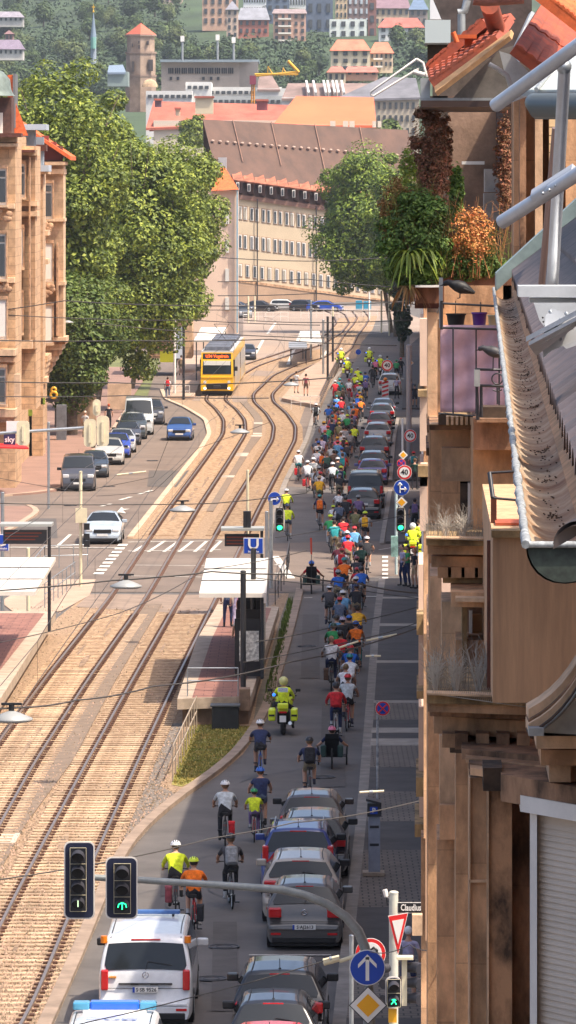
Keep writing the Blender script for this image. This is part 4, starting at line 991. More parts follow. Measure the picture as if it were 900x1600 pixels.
spots = [(596,'the striped barrier beacon'),(606,'the lower barrier beacon end'),(616,'the silver roof-rack car bumper'),(624,'the farthest dark parked car'),(634,'the blue-grey parked car'),(641,'the bright green shirt'),(649,'the dark red hatchback roof'),(656,'the silver estate roof'),(664,'the silver estate bumper'),(672,'the pink vest'),(680,'the black parked sport utility car'),(688,'the middle 40 sign'),(696,'the dark teal car'),(705,'the violet hatchback roof'),(714,'the violet hatchback window'),(726,'the lower 40 sign'),(738,'the tall black vehicle roof'),(812,'the green signal lamp'),(822,'the junction edge'),(836,'the far crossing line'),(856,'the pedestrian group'),(872,'the dashed white blocks'),(900,'the crossing kerb corner'),(930,'the first white cross line'),(946,'the second pavement band'),(982,'the white insulator rod')]
for yt, ref in spots:
    a_, b_ = lane(yt); used_ = []
    for q in range(2 if yt < 740 else 1):
        x = a_+(b_-a_)*((q+.25+.5*rx_.random())/2 if yt < 740 else rx_.uniform(.15,.9)); sh = rx_.choice(cols_); he = rx_.choice(['W','BK','GR','Y','R','B','DK',None,'T'])
        RD.append((x, yt+rx_.uniform(-2,2), rx_.choice(['up','up','mid','lean']), sh, rx_.choice(['BK','DK','DN','KH','N','GR']), he, rx_.uniform(.94,1.05), rx_.random()<.7, rx_.choice(['short','short','long']), rx_.choice(['DK','BK','R','B','W']), '%s of the pack level with %s' % (('left half','right half')[q] if yt < 740 else 'middle', ref), ('pack', rx_.choice(['BK','N','R','GR','T','O']), 0) if rx_.random() < .3 else None))
for (x, yt, kind, sh, bo, he, sc, short, slv, bc, words, acc) in RD:
    p = cyc_pos(x, yt, sc, kind); p = p-dr*.55*sc; rz = STREET+R.uniform(-.06,.06)
    if yt > 1180 and x < 420: rz += .05
    who = 'child' if 'child' in words else 'cyclist'
    shn, bn = CN[sh][1], CN[bo][1]; hn = ('%s helmet' % CN[he][1]) if he else 'no helmet'
    lab = '%s in %s top and %s, %s' % (who, shn, hn, words)
    if len(lab.split()) > 16: lab = '%s in %s top, %s' % (who, shn, words)
    if len(lab.split()) > 16: lab = lab.replace(' the ', ' ')
    if len(lab.split()) > 16: print('LONG', lab)
    hair = R.choice([(.03,.02,.015),(.10,.055,.03),(.20,.13,.07),(.04,.03,.025)])
    if 'bald' in words: hair = (.42,.24,.16)
    fc = CN[bc][0]
    person(kind, p, rz, sc, CN[sh][0], CN[bo][0], lab, 'cyclists of the procession', CN[he][0] if he else None, hair, short, slv, shoes=R.choice([(.03,.03,.03),(.5,.5,.5),(.05,.05,.08)]))
    bike(p, rz, sc, fc, short_lab('bicycle of the', who, shn, words))
    loc = Matrix.Translation(p) @ Matrix.Rotation(rz, 4, 'Z') @ Matrix.Scale(sc, 4)
    if acc:
        t, ac, sd = acc
        if t == 'pan': accessory(PAN, loc @ Vector((sd*.17,-.02,.72)), rz, CN[ac][0], short_lab('%s pannier of the' % CN[ac][1], who, shn, words), 'pannier', None, 0, sc)
        else:
            ln = {'up':.35,'mid':.55,'lean':.85}[kind]; accessory(PACK, loc @ Vector((0,.30+.20*ln-.15,1.27-.03*ln)), rz, CN[ac][0], short_lab('%s bag worn by' % CN[ac][1], who, shn, words), 'backpack', None, -.5*ln, sc)

# striped shirt bars and hi-vis stripe details on near riders are in the cloth mesh colours only
# ---------------- motorcycles ----------------
def make_moto():
    root = empty('police_motorcycle', 'm', 'motorcycle'); hv = mat('moto_yellow', (.72,.85,.03), .35, coat=.4)
    for y, w in ((0,.085),(1.5,.06)):
        b = MB(); b.torus((0,y,.31), .31-w, w, 'x', 28, 10); b.cyl((-.03,y,.31),(.03,y,.31),.2,14,1); b.build('wheel', [rubber, darksteel], root)
    b = MB(); b.box(-.2,.2,.35,1.1,.28,.72,0,.08); b.tube([(0,.1,.75),(0,.5,.72),(0,1.1,.8),(0,1.42,.4)], [.09,.14,.12,.04], 8); b.cyl((.22,-.15,.38),(.24,.5,.30),.06,10,1); b.build('engine', [black, chrome], root)
    b = MB(); b.ball((0,.95,.92), (.20,.30,.16), 0, 14, 8); b.box(-.16,.16,-.25,.35,.72,.84,0,.05); b.build('tank', hv, root)
    b = MB(); b.hexa([(-.17,.0,.82),(.17,.0,.82),(.12,.75,.80),(-.12,.75,.80),(-.17,.0,.92),(.17,.0,.92),(.12,.75,.90),(-.12,.75,.90)]); b.build('seat', black, root)
    for sd in (-1, 1):
        b = MB(); b.box(*sorted((sd*.24, sd*.46)), -.25,.30,.45,.83,0,.05); pn = b.build('pannier_case', hv, root)
        b = MB(); b.box(*sorted((sd*.26, sd*.44)), -.262,-.245,.60,.66); b.build('stripe', black, pn)
        b = MB(); b.cyl((sd*.1,1.22,1.1),(sd*.40,1.10,1.12),.018,8); b.build('handlebar', black, root)
        b = MB(); b.cyl((sd*.3,1.2,1.12),(sd*.42,1.2,1.26),.01,5); b.box(*sorted((sd*.36,sd*.52)),1.18,1.21,1.24,1.33,0,.012); b.build('mirror', black, root)
    b = MB(); b.box(-.17,.17,-.42,-.18,.84,1.02,0,.04); b.build('top_case', hv, root)
    b = MB(); b.box(-.10,.10,-.44,-.42,.44,.64); b.build('number_plate', white, root)
    b = MB(); b.box(-.12,.12,-.44,-.38,.72,.78); b.build('tail_lamp', redlamp, root)
    b = MB(); b.box(-.28,.28,1.15,1.5,.75,1.1,0,.1); b.hexa([(-.24,1.38,1.1),(.24,1.38,1.1),(.24,1.4,1.1),(-.24,1.4,1.1),(-.18,1.22,1.42),(.18,1.22,1.42),(.18,1.24,1.42),(-.18,1.24,1.42)],1); b.build('fairing', [hv, carglass], root)
    b = MB(); b.cyl((-.28,-.35,.95),(-.28,-.35,1.25),.012,5); b.ball((-.28,-.35,1.29),.05,1); b.build('blue_beacon', [black, mat('beacon', (.02,.1,.9), .2, emit=(.02,.15,1), es=1.5)], root)
    return root
MOTO = Proto(make_moto())
for i, (x, yt, words, hc) in enumerate(((443,1056,'police motorcyclist nearest the camera, beside the platform verge','PY'),(533,543,'motorcyclist at the far left front with raised left arm','W'),(543,558,'motorcyclist just below the one with the raised arm','LG'),(577,542,'motorcyclist leading in the middle','W'),(594,554,'motorcyclist between the pink shirt and the teal shirt','LG'),(645,816,'motorcyclist on the right pavement next to three standing people','W'))):
    p = cyc_pos(x, yt, 1, 'moto')-dr*.5; rz = STREET
    o, mp = MOTO.get(); place(o, p-dr*.0, rz, 1, 'yellow police motorcycle under the '+words, 'police motorcycles', 'motorcycle'); o.name = 'police_motorcycle'
    person('moto', p+Vector((0,0,-.02)), rz, 1.0, CN['HV'][0], CN['BK'][0], 'hi-vis yellow jacket, '+words, 'police motorcyclists', CN[hc][0], sleeves='long')
    if i == 0:
        b = MB(); b.box(-.16,.16,-.008,.008,-.07,.07,0,.004); b.box(-.135,.135,-.012,-.007,-.045,.045,1); bp = b.build('back_panel', [mat('reflective', (.62,.66,.68), .3), mat('panel_blue', (.18,.25,.45), .5)]); 
        bp.location = p+Vector((-.01,.17,1.39)); bp.rotation_euler = (-.15,0,rz); tx = text_mesh('POLIZEI', .075, 'lettering', white, bp, face_cam((0,-.014,0))); tx.matrix_parent_inverse = Matrix()
        tag(bp, 'reflective panel on the back of the nearest motorcyclist', 'badge')
# recumbent trike (near, pink helmet) and the upright-flag handcycle further up
def recumbent(x, yt, sc, label, shirt, helm, flag, rlabel):
    s = (yt-HZ)/(H-1.18*sc); p = Vector(((x-CX)/s, F/s, 0)); root = empty('recumbent_tricycle', label, 'tricycle', (0,0,0))
    for (wx, wy, wr) in ((0,-.45,.30),(-.40,.75,.25),(.40,.75,.25)):
        b = MB(); b.torus((wx,wy,wr), wr-.02, .025, 'x', 24, 6); w = b.build('wheel', rubber, root)
        b = MB(); b.cyl((wx-.02,wy,wr),(wx+.02,wy,wr),.05,8); 
        for i in range(8): a = i*PI/4; b.cyl((wx,wy,wr),(wx,wy+(wr-.04)*math.cos(a),wr+(wr-.04)*math.sin(a)),.003,3)
        b.build('rim', steel, w)
    b = MB(); b.tube([(0,-.45,.30),(0,-.2,.45),(0,.1,.28),(0,1.4,.40)], .025, 8); b.cyl((-.4,.75,.25),(.4,.75,.25),.02,8); b.build('frame', darksteel, root)
    b = MB(); b.hexa([(-.2,-.42,.86),(.2,-.42,.86),(.2,-.36,.88),(-.2,-.36,.88),(-.18,-.46,1.0),(.18,-.46,1.0),(.18,-.42,1.0),(-.18,-.42,1.0)]); b.hexa([(-.2,-.1,.32),(.2,-.1,.32),(.2,-.04,.34),(-.2,-.04,.34),(-.2,-.42,.88),(.2,-.42,.88),(.2,-.36,.90),(-.2,-.36,.90)]); b.box(-.2,.2,-.1,.35,.30,.34,0,.02); b.build('seat', black, root)
    for sd in (-1,1):
        b = MB(); b.box(*sorted((sd*.16,sd*.32)), -.6,-.25,.35,.68,0,.04); b.build('side_bag', mat('bag_dark', (.02,.05,.045), .8), root)
        b = MB(); b.tube([(sd*.15,.4,.3),(sd*.42,.35,.35),(sd*.42,.35,.62)], .015, 6); b.build('handlebar', black, root)
    if flag:
        b = MB(); b.cyl((0,-.5,.5),(0,-.55,2.0),.012,6); b.hexa([(-.03,-.56,1.45),(.03,-.56,1.45),(.03,-.54,1.45),(-.03,-.54,1.45),(-.05,-.57,2.05),(.02,-.57,2.05),(.02,-.55,2.05),(-.05,-.55,2.05)],1); b.build('flag', [black, mat('flag_red', (.65,.07,.03), .7)], root)
    place(root, p, STREET, sc)
    # reclined rider, one skinned body
    J = {'pelvis':((0,.05,.45),(.15,.11)),'waist':((0,-.08,.60),(.125,.10)),'chest':((0,-.20,.80),(.15,.10)),'neck':((0,-.26,.93),.05),'headb':((0,-.25,.99),.05)}
    Eg = [('pelvis','waist'),('waist','chest'),('chest','neck'),('neck','headb')]; lab = [[(.4,2),(1,1)],[(1,1)],[(.6,1),(1,0)],[(1,0)]]
    for s2, sn in ((-1,'L'),(1,'R')):
        J['sh'+sn] = ((s2*.17,-.20,.87),.06); J['elb'+sn] = ((s2*.36,-.05,.66),.042); J['hand'+sn] = ((s2*.42,.30,.60),.032)
        J['hip'+sn] = ((s2*.09,.12,.44),.09); J['knee'+sn] = ((s2*.12,.65,.66+.06*s2),.06); J['calf'+sn] = ((s2*.11,.9,.52),.052); J['ank'+sn] = ((s2*.10,1.2,.42),.038); J['heel'+sn] = ((s2*.10,1.26,.38),.038); J['toe'+sn] = ((s2*.10,1.30,.55),.035)
        Eg += [('chest','sh'+sn),('sh'+sn,'elb'+sn),('elb'+sn,'hand'+sn),('pelvis','hip'+sn),('hip'+sn,'knee'+sn),('knee'+sn,'calf'+sn),('calf'+sn,'ank'+sn),('ank'+sn,'heel'+sn),('heel'+sn,'toe'+sn)]
        lab += [[(1,1)],[(.6,7),(1,6)],[(.8,6),(1,0)],[(1,2)],[(.6,2),(1,5)],[(1,5)],[(.7,5),(1,3)],[(1,3)],[(1,3)]]
    hd = (0,-.22,1.06); bd = skin_body(J, Eg, lab, 'person', True, (hd, 0)); hm = add_helmet(bd, hd)
    sk = SK[0]; setslots(bd, {0:sk,1:CN[shirt][0],2:CN['BK'][0],3:(.03,.03,.03),4:(.05,.03,.02),5:sk,6:sk,7:CN[shirt][0]})
    hm.material_slots[0].link = 'OBJECT'; hm.material_slots[0].material = mat('helmet_r%s' % helm, CN[helm][0], .4)
    place(bd, p, STREET, sc, rlabel, None, 'person')
recumbent(519, 1134, 1.05, 'low black recumbent tricycle with two front wheels below the red backpack', 'N', 'PK', False, 'rider with pink helmet reclining on a low tricycle')
recumbent(487, 876, 1.15, 'low red recumbent cycle with a tall red flag alone on the crossing', 'R', 'B', True, 'rider with blue helmet on the flagged low cycle at the crossing')
# ---------------- standing people ----------------
ST = [(629,851,'stand','LV','N',1,0,'person in pale lilac top, left of three standing at the side street',(.04,.03,.02)),
(637,852,'cross','G','N',1,0,'person in green top with folded arms, middle of three at the side street',(.04,.03,.02)),
(648,856,'stand','BK','TN',.98,1,'person in black top and beige trousers, right of three at the side street',(.3,.15,.08)),
(648,779,'stand','BK','BK',1,0,'person in black with a rucksack walking up the right pavement',(.03,.02,.02)),
(642,592,'stand','DN','DN',1,0,'person in blue-grey walking beyond the grey pole on the right pavement',(.05,.03,.02)),
(648,600,'stand','BK','BK',1,1,'person in black shorts with a scooter-like stick on the right pavement',(.1,.1,.1)),
(620,588,'stand','LV','BK',1.0,0,'person standing right beside the silver car with roof rack',(.1,.06,.03)),
(648,716,'stand','DG','BK',1,0,'person in dark work clothes with yellow trim by the 40 sign',(.1,.06,.03)),
(638,1448,'stand','LV','N',.92,1,'person in pale blue shirt and white cap behind the pedestrian signal',(.8,.8,.8)),
(10,713,'stand','BK','BK',1,0,'person in black standing at the shop entrance on the left edge',(.05,.03,.02)),
(262,589,'stand','W','DN',1,0,'person with a red backpack crossing towards the tram stop',(.05,.03,.02)),
(133,642,'stand','LG','KH',1,0,'person in a pale hat on the left pavement under the tree',(.6,.5,.4)),
(170,631,'stand','BK','BK',1,0,'person with red hair in black behind the parked cars',(.4,.08,.03)),
(356,905,'stand','DN','N',1.0,0,'person in dark jeans standing under the platform shelter',(.05,.03,.02)),
(371,910,'stand','LV','LV',.95,0,'person in lilac clothes under the platform shelter',(.2,.13,.08)),
(381,918,'stand','PK','LG',.95,0,'person in pale pink behind the platform post',(.2,.13,.08)),
(376,955,'stand','W','DN',1.0,0,'person in white shoes and jeans waiting at the near end of the shelter',(.05,.03,.02)),
(463,580,'stand','W','W',1,1,'person in white on the far platform',(.05,.03,.02)),
(478,584,'stand','MR','BR',1,1,'person with tanned back on the far platform beside the one in white',(.05,.03,.02)),
(283,555,'stand','TN','KH',1,1,'person in tan on the left platform beside the tram',(.05,.03,.02)),
(278,545,'stand','R','BK',1,0,'person in dark red waiting under the left tram stop roof',(.05,.03,.02)),
(655,812,'stand','HV','BK',1,0,'person in hi-vis vest at the corner behind the building edge',(.05,.03,.02))]
for (x, yt, kd, sh, bo, sc, short, lab, hair) in ST:
    base = .92 if ('platform' in lab or 'shelter' in lab) else (.11 if 'pavement' in lab or 'side street' in lab else 0)
    if 'far platform' in lab or 'left' in lab and 'tram' in lab: base = .3
    s = (yt-HZ)/(H-1.75*sc-base); p = Vector(((x-CX)/s, F/s, base))
    rz = R.uniform(-.5,.5) if 'side street' not in lab else PI/2+R.uniform(-.2,.4)
    if 'walking' in lab: rz = STREET
    person(kd, p, rz, sc, CN[sh][0], CN[bo][0], lab, None, None, hair, short, 'short')
    if 'rucksack' in lab or 'red backpack' in lab:
        accessory(PACK, p+Vector((0,-.14,1.28)), rz, CN['R' if 'red' in lab else 'PU'][0], 'rucksack worn by the '+lab, 'backpack')
# ---------------- buildings on the right (near) ----------------
def stone(key, c, st=.35, na=.30):
    return mat(key, c, .88, 0, 2.6, na*1.6, .25, 30, streak=(1/st)*.8, bd=.02)
st1 = stone('sandstone_warm', (.60,.345,.185)); st2 = stone('sandstone_dark', (.30,.165,.09), .35, .45); st3 = stone('sandstone_pale', (.70,.46,.28), .4, .22)
st4 = stone('sandstone_moss', (.30,.195,.09), .3, .4); stucco = mat('stucco', (.56,.335,.19), .92, 0, 5, .26, .15, 60, streak=14, bd=.01)
jointify(st1, 2.3, .93, .72, .008); jointify(st2, 2.9, 1.37, .75, .008); jointify(st3, 3.1, 1.15, .78, .008)
blackst = mat('dark_stone', (.065,.04,.025), .9, 0, 5, .5); sill_w = mat('white_frame', (.76,.71,.65), .5, 0, 3, .06)  # near-black stone for recesses, brackets, joints and stains
zinc = mat('zinc', (.36,.38,.38), .45, .45, 2.5, .25); tile_r = mat('roof_tile_red', (.42,.085,.035), .8, 0, 3, .45, .3, 12, col2=(.20,.055,.035))
tile_o = mat('roof_tile_orange', (.66,.13,.035), .8, 0, 4, .3); brown_metal = mat('brown_metal', (.12,.04,.025), .5, .2, 5, .3)
def P8(x0, x1, y0, y1, Y, depth, k=0, kb=None, slopez=0):
    """box whose front face runs from pixel column x0 at distance Y to column x1, coming nearer by k metres per metre to the right"""
    dx = .0241*depth if x0 > 640 and Y < 110 else 0
    a = (x0-CX)/F; b = (x1-CX)/F; X0 = a*Y; Y1 = (Y+k*X0)/(1+k*b); X1 = b*Y1
    z0 = H-(y1-HZ)*Y/F; z1 = H-(y0-HZ)*Y/F
    return [(X0,Y,z0),(X1,Y1,z0),(X1+dx,Y1+depth,z0),(X0+dx,Y+depth,z0),(X0,Y,z1),(X1,Y1,z1),(X1+dx,Y1+depth,z1),(X0+dx,Y+depth,z1)]
def pb(mb, x0, x1, y0, y1, Y, depth, k=0, mi=0): return mb.hexa(P8(x0, x1, y0, y1, Y, depth, k), mi)
near = empty('apartment_building', 'weathered sandstone apartment building with corbelled cornices and roller shutter at the lower right', 'building', W(760, 1600, 50))
def part(nm, m, lst, par=near, k=0):
    f = None
    for t in lst:
        b = MB(); pb(b, *t[:6], t[6] if len(t) > 6 else k); o = b.build(nm, m, par); f = f or o
    return f
# body behind everything
part('wall', st1, [(712,1100,1000,2300,56,6),(668,712,1000,2300,64,7)])
part('wall', stucco, [(770,1000,835,1098,49,8)]); part('wall', st2, [(760,1000,1098,1240,53.2,4)])
part('coping', st4, [(768,1000,829,840,48.9,.35)])
part('pilaster', st1, [(733,761,1215,2300,49.6,1.2)]); part('pilaster', st3, [(733,761,1375,1379,49.55,1.1)]); part('pilaster', stone('sandstone_stained', (.29,.15,.075), .5, .5), [(761,800,1232,2300,49.2,1.2,.4)])
part('pilaster', st2, [(800,831,1210,2300,49.6,1.2,.6)]); part('pilaster', st1, [(683,714,1312,2300,58,1.4)]); part('pilaster', st2, [(714,722,1310,2300,58.3,1.0)])
part('wall_panel', st1, [(687,734,1258,1312,57.4,1.3)]); part('wall_panel', st3, [(687,714,1150,1256,57.6,1.2),(714,734,1150,1262,57.8,1.2)])
part('downpipe', sill_w, [(722,731,1312,2300,57.2,.12)])
part('bracket', blackst, [(755,785,1200,1236,48.8,.7)])
part('lintel', st2, [(783,1010,1210,1252,48.6,.9,1.6)])
part('soot_stain', blackst, [(722,733,1370,1388,57.1,.2)]); part('light_edge', st3, [(761,764,1232,2300,49.15,.2),(712,714.5,1312,2300,57.9,.2),(733,735,1215,2300,49.55,.2)]); part('cornice', st3, [(667,826,1083,1086,50.3,.3,.30),(666,764,840,842,55.9,.3,.2),(671,742,662,664,59.7,.3)])  # thin pale strips added as light edges, since the shaded facade looked flat
# shutter window
sh = part('shutter_box', sill_w, [(813,1010,1243,1268,48.3,.5,1.6)]); part('shutter_frame', sill_w, [(829,839,1270,2300,48.3,.3,1.2)], sh)
b = MB(); y = 1272
slat = mat('shutter_slat', (.62,.52,.42), .6, 0, 1.5, .08)
x_ = 0
while y < 1640:
    p = P8(839, 1010, y, y+9.4, 48.35, .03, 1.6); q = P8(839, 1010, y, y+9.4, 48.35, .03, 1.6)
    v = [Vector(t) for t in p]; v[4] += Vector((0,.035,0)); v[5] += Vector((0,.035,0)); v[6] += Vector((0,.035,0)); v[7] += Vector((0,.035,0)); b.hexa(v); y += 9.5
b.build('shutter_slats', slat, sh)
# mouldings under the lower cornice
part('cornice', st1, [(668,826,1098,1112,50.5,3,.35)]); part('cornice', st2, [(671,830,1112,1119,50.8,3,.35)]); part('cornice', st1, [(678,824,1119,1146,51.2,3,.55)]); part('cornice', st4, [(667,826,1086,1099,50.4,3,.30)])
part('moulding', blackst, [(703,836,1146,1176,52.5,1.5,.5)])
for i, xx in enumerate((691,711,744,776,808)): part('modillion', st2 if i % 2 else st1, [(xx,xx+20,1146,1168+i*3,50.9-i*.1,1.6,.2)])
part('moulding', st2, [(722,842,1170,1186,50.2,1.5,.9)]); part('moulding', st1, [(728,855,1184,1192,49.9,1.5,1.0)]); part('moulding', st2, [(733,862,1192,1202,49.6,1.5,1.1)]); part('moulding', st1, [(735,862,1200,1211,49.3,1.2,1.2)])
part('cornice', st3, [(838,1010,1150,1170,47.2,1.8)]); part('cornice', st1, [(845,1010,1172,1196,47.5,1.8)]); part('cornice', st3, [(858,892,1196,1222,47.8,1.6)]); part('cornice', st1, [(870,1010,1196,1240,48.0,1.5)])
# swept gable moulding with zinc
def sweep(pts, w, nm, m, Y, th=.5):
    b = MB(); P = [W(x, y, Y) for x, y in pts]
    for i in range(len(P)-1):
        a, c = P[i], P[i+1]; q = Vector((0,0,w)); d = Vector((0,th,0)); b.hexa([a-q, c-q, c-q+d, a-q+d, a, c, c+d, a+d])
    return b.build(nm, m, near)
crv = [(826,1108),(845,1097),(862,1084),(878,1068),(892,1050),(905,1030),(930,990)]
sweep([(x, y) for x, y in crv], .10, 'swept_moulding', st3, 46.6); sweep([(x, y+17) for x, y in crv], .035, 'swept_moulding', st2, 46.5); sweep([(x, y+23) for x, y in crv], .09, 'swept_moulding', st3, 46.4, .6); sweep([(x, y+38) for x, y in crv], .02, 'swept_moulding', blackst, 46.3)
b = MB(); pts = [(826,1143)]+[(x+6, y+42) for x, y in crv]+[(935,1150),(835,1150)]
b.prism([W(x, y, 46.7) for x, y in pts], (0,.5,0)); b.build('zinc_cover', zinc, near)
part('zinc_flashing', zinc, [(826,850,1138,1150,46.2,.6)])
part('lead_sheet', mat('lead', (.20,.20,.20), .6, .3, 5, .3), [(815,865,1075,1090,49.5,.3)])
# mid window
part('window_surround', st3, [(690,722,940,1090,57,1.3)]); part('window_surround', st1, [(705,762,925,948,55.5,1.2,.3)]); part('window_surround', st3, [(712,760,934,940,55.2,1.2,.3)]); part('window_surround', st4, [(722,730,948,1090,55.8,.8)])
part('window_surround', st2, [(730,762,948,1090,57,.6)]); w_ = part('window_frame', sill_w, [(733,738,955,1020,56.8,.15)]); part('window_pane', mat('tan_board', (.55,.34,.18), .7), [(738,762,960,1090,56.9,.1)])
part('wall_slice', st3, [(672,690,900,1090,60,2)])
# middle cornice
part('cornice', st4, [(666,764,842,852,56,2.5,.2)]); part('cornice', st1, [(668,764,852,866,56.2,2.5,.2)]); part('cornice', st1, [(674,764,869,886,56.6,2.5,.2)]); part('cornice', st2, [(676,764,866,869,56.9,2.4,.2)])
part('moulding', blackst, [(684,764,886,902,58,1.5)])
for i in range(4): part('modillion', st1, [(684+i*21,700+i*21,886,903,56.5,1.5)])
part('moulding', st4, [(692,764,902,911,56.6,1.5)]); part('moulding', st2, [(706,764,911,923,57,1.2)])
# upper panels and bay wall
part('wall', st1, [(671,742,665,850,60.5,4)]); part('wall', stone('sandstone_soft', (.50,.28,.14), .4, .25), [(739,1000,655,850,57.5,6)])
part('wall_panel', st3, [(690,738,700,752,60.2,.5)]); part('wall_panel', st1, [(690,719,752,842,60.2,.5)]); part('window_slot', blackst, [(719,731,755,842,60.2,.4)]); part('window_frame', sill_w, [(731,735,755,842,60.1,.3)])
part('cornice', st2, [(671,742,664,672,59.8,2)]); part('corbel', st4, [(693,741,651,665,59.6,1.5)])
for i in range(6): part('corbel', st3, [(697+i*7.5,701+i*7.5,651,664,59.3,.5)])
part('bracket', blackst, [(685,697,648,664,59.4,.6)])
part('wall', stone('sandstone_grey', (.26,.14,.08), .3, .35), [(740,1000,655,703,57.2,6.5)])
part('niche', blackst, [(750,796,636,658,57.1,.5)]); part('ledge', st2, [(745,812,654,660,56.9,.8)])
# left slim pilaster column and pale strip (neighbouring houses)
farb = empty('apartment_building', 'pale pink rendered house seen edge-on as a narrow strip beside the street', 'building', W(660, 1600, 92))
pink = mat('pink_render', (.66,.46,.34), .85, 0, 1, .12)
part('wall', pink, [(656,668,498,603,84,3),(656,668,620,705,84,3),(656,668,725,760,84,3),(656,668,745,830,84,3),(654,664,882,980,92,3),(654,664,990,1075,92,3),(654,664,1105,1215,92,3)], farb)
part('window_ledge', st4, [(653,672,610,620,83.5,3),(653,674,728,745,83.5,3),(651,668,960,992,91,3),(651,670,1080,1092,91,3),(650,672,1215,1245,91,3),(648,690,1288,1308,90,3)], farb)
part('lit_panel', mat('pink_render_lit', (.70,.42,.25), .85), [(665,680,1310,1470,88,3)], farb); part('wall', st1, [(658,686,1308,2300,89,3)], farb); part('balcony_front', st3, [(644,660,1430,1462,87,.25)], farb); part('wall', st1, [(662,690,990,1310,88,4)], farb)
part('wall', st1, [(662,690,480,990,84.5,6)], farb); part('pale_edge', pink, [(655,662,1245,1290,91,3)], farb)
midb = empty('apartment_building', 'brown sandstone house with the plant-filled loggia and mauve balcony screen', 'building', W(690, 700, 66))
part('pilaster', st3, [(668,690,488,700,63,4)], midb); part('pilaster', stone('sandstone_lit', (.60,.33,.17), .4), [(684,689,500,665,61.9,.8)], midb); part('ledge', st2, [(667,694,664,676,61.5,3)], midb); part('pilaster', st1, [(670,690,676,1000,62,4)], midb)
part('ledge', st2, [(666,694,700,712,61.6,3)], midb); part('ledge', brown_metal, [(648,694,470,482,62,4)], midb)
# loggia
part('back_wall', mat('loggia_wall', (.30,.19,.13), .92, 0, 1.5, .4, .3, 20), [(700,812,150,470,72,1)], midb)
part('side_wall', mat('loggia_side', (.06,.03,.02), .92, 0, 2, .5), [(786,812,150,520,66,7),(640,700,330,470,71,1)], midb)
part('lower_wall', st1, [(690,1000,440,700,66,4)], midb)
part('planter', mat('planter_wood', (.22,.09,.045), .85, 0, 4, .45, streak=3), [(655,800,430,446,61.5,.6),(650,694,448,474,61.3,.9)], midb)
part('planter_edge', sill_w, [(649,692,446,449,61.1,.3)], midb)
part('shelf', sill_w, [(722,757,252,257,71,.6)], midb)
cl_ = part('water_tank', mat('tank', (.42,.38,.34), .6, 0, 4, .2), [(757,783,264,300,69,.6),(756,782,302,345,68.5,.6)], midb)
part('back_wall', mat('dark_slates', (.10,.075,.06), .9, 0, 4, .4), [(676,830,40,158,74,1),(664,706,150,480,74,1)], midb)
# pilasters right of loggia
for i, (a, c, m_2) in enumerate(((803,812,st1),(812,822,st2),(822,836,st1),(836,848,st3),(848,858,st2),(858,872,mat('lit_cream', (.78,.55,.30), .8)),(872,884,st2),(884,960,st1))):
    part('pilaster', m_2, [(a,c,150,520,58-(i%2)*.4,1.5)], midb)
for i in range(14): part('mortar_joint', blackst, [(858,872,198+i*13.2,199.2+i*13.2,57.3,.1)], midb)
# roof of loggia house
b = MB(); pb(b, 658, 800, 157, 167, 60.5, 5, 0); b.build('roof_gutter', mat('gutter_brown', (.05,.03,.025), .5, .2), midb)
b = MB(); pb(b, 657, 672, 122, 157, 61, 4); pb(b, 657, 800, 153, 157, 60.8, 5); b.build('zinc_ledge', zinc, midb)
def tilted(name, m, quad, Ys, th=.12, par=midb, nt=0, rows=0):
    P = [W(x, y, Y) for (x, y), Y in zip(quad, Ys)]; n = (P[1]-P[0]).cross(P[3]-P[0]).normalized()
    if n.y > 0: n = -n
    b = MB(); b.hexa([p for p in P]+[p+n*th for p in P])
    if nt: # overlapping tile courses with rolls
        for r in range(rows):
            for c_ in range(nt):
                def q(u, v): return (P[0]*(1-u)*(1-v)+P[1]*u*(1-v)+P[2]*u*v+P[3]*(1-u)*v)
                u0, u1 = c_/nt, (c_+.93)/nt; v0, v1 = r/rows, (r+1.08)/rows
                o = n*(th+.018); o2 = n*(th+.002); w3 = n*.016
                um = (u0+u1)/2
                b.add([q(u0,v0)+o, q(um,v0)+o+w3, q(u1,v0)+o, q(u1,v1)+o2, q(um,v1)+o2+w3, q(u0,v1)+o2, q(u0,v0)+o2-n*.02, q(u1,v0)+o2-n*.02], [[0,1,4,5],[1,2,3,4],[0,6,7,2,1]])
    return b.build(name, m, par)
tilted('tiled_roof', tile_r, [(679,138),(782,68),(804,34),(672,112)], [60.5,60.5,65,65], .10, nt=12, rows=7)
tilted('tiled_roof', tile_r, [(676,112),(762,40),(806,30),(700,90)], [63,63,67,67], .1, nt=8, rows=3)
tilted('verge_board', mat('verge_wood', (.50,.29,.14), .8, 0, 4, .3), [(684,150),(800,62),(803,52),(683,141)], [60.2,60.2,60.3,60.3], .06)
tilted('gable_slates', mat('slates', (.13,.115,.10), .7, 0, 4, .3), [(705,156),(800,156),(806,70),(780,78)], [60.9]*4, .1)
tilted('flashing', zinc, [(790,100),(803,112),(836,28),(826,22)], [58,58,60,60], .05)
tilted('tiled_roof', tile_r, [(796,84),(862,134),(900,60),(836,20)], [54,54,58,58], .1, nt=4, rows=2)
tilted('tiled_roof', tile_o, [(836,0),(900,50),(920,-30),(820,-30)], [53,53,56,56], .1, nt=9, rows=4)
tilted('valley', zinc, [(780,80),(800,160),(852,140),(800,86)], [57,57,57,57], .05)
tilted('dark_roof', mat('dark_roof', (.07,.05,.045), .8, 0, 5, .4), [(715,90),(830,90),(830,-40),(660,-40)], [72]*4, .2)
b = MB(); b.tube([W(765,8,61), W(775,42,62)], .11, 10); b.build('chimney_pot', tile_r, midb)
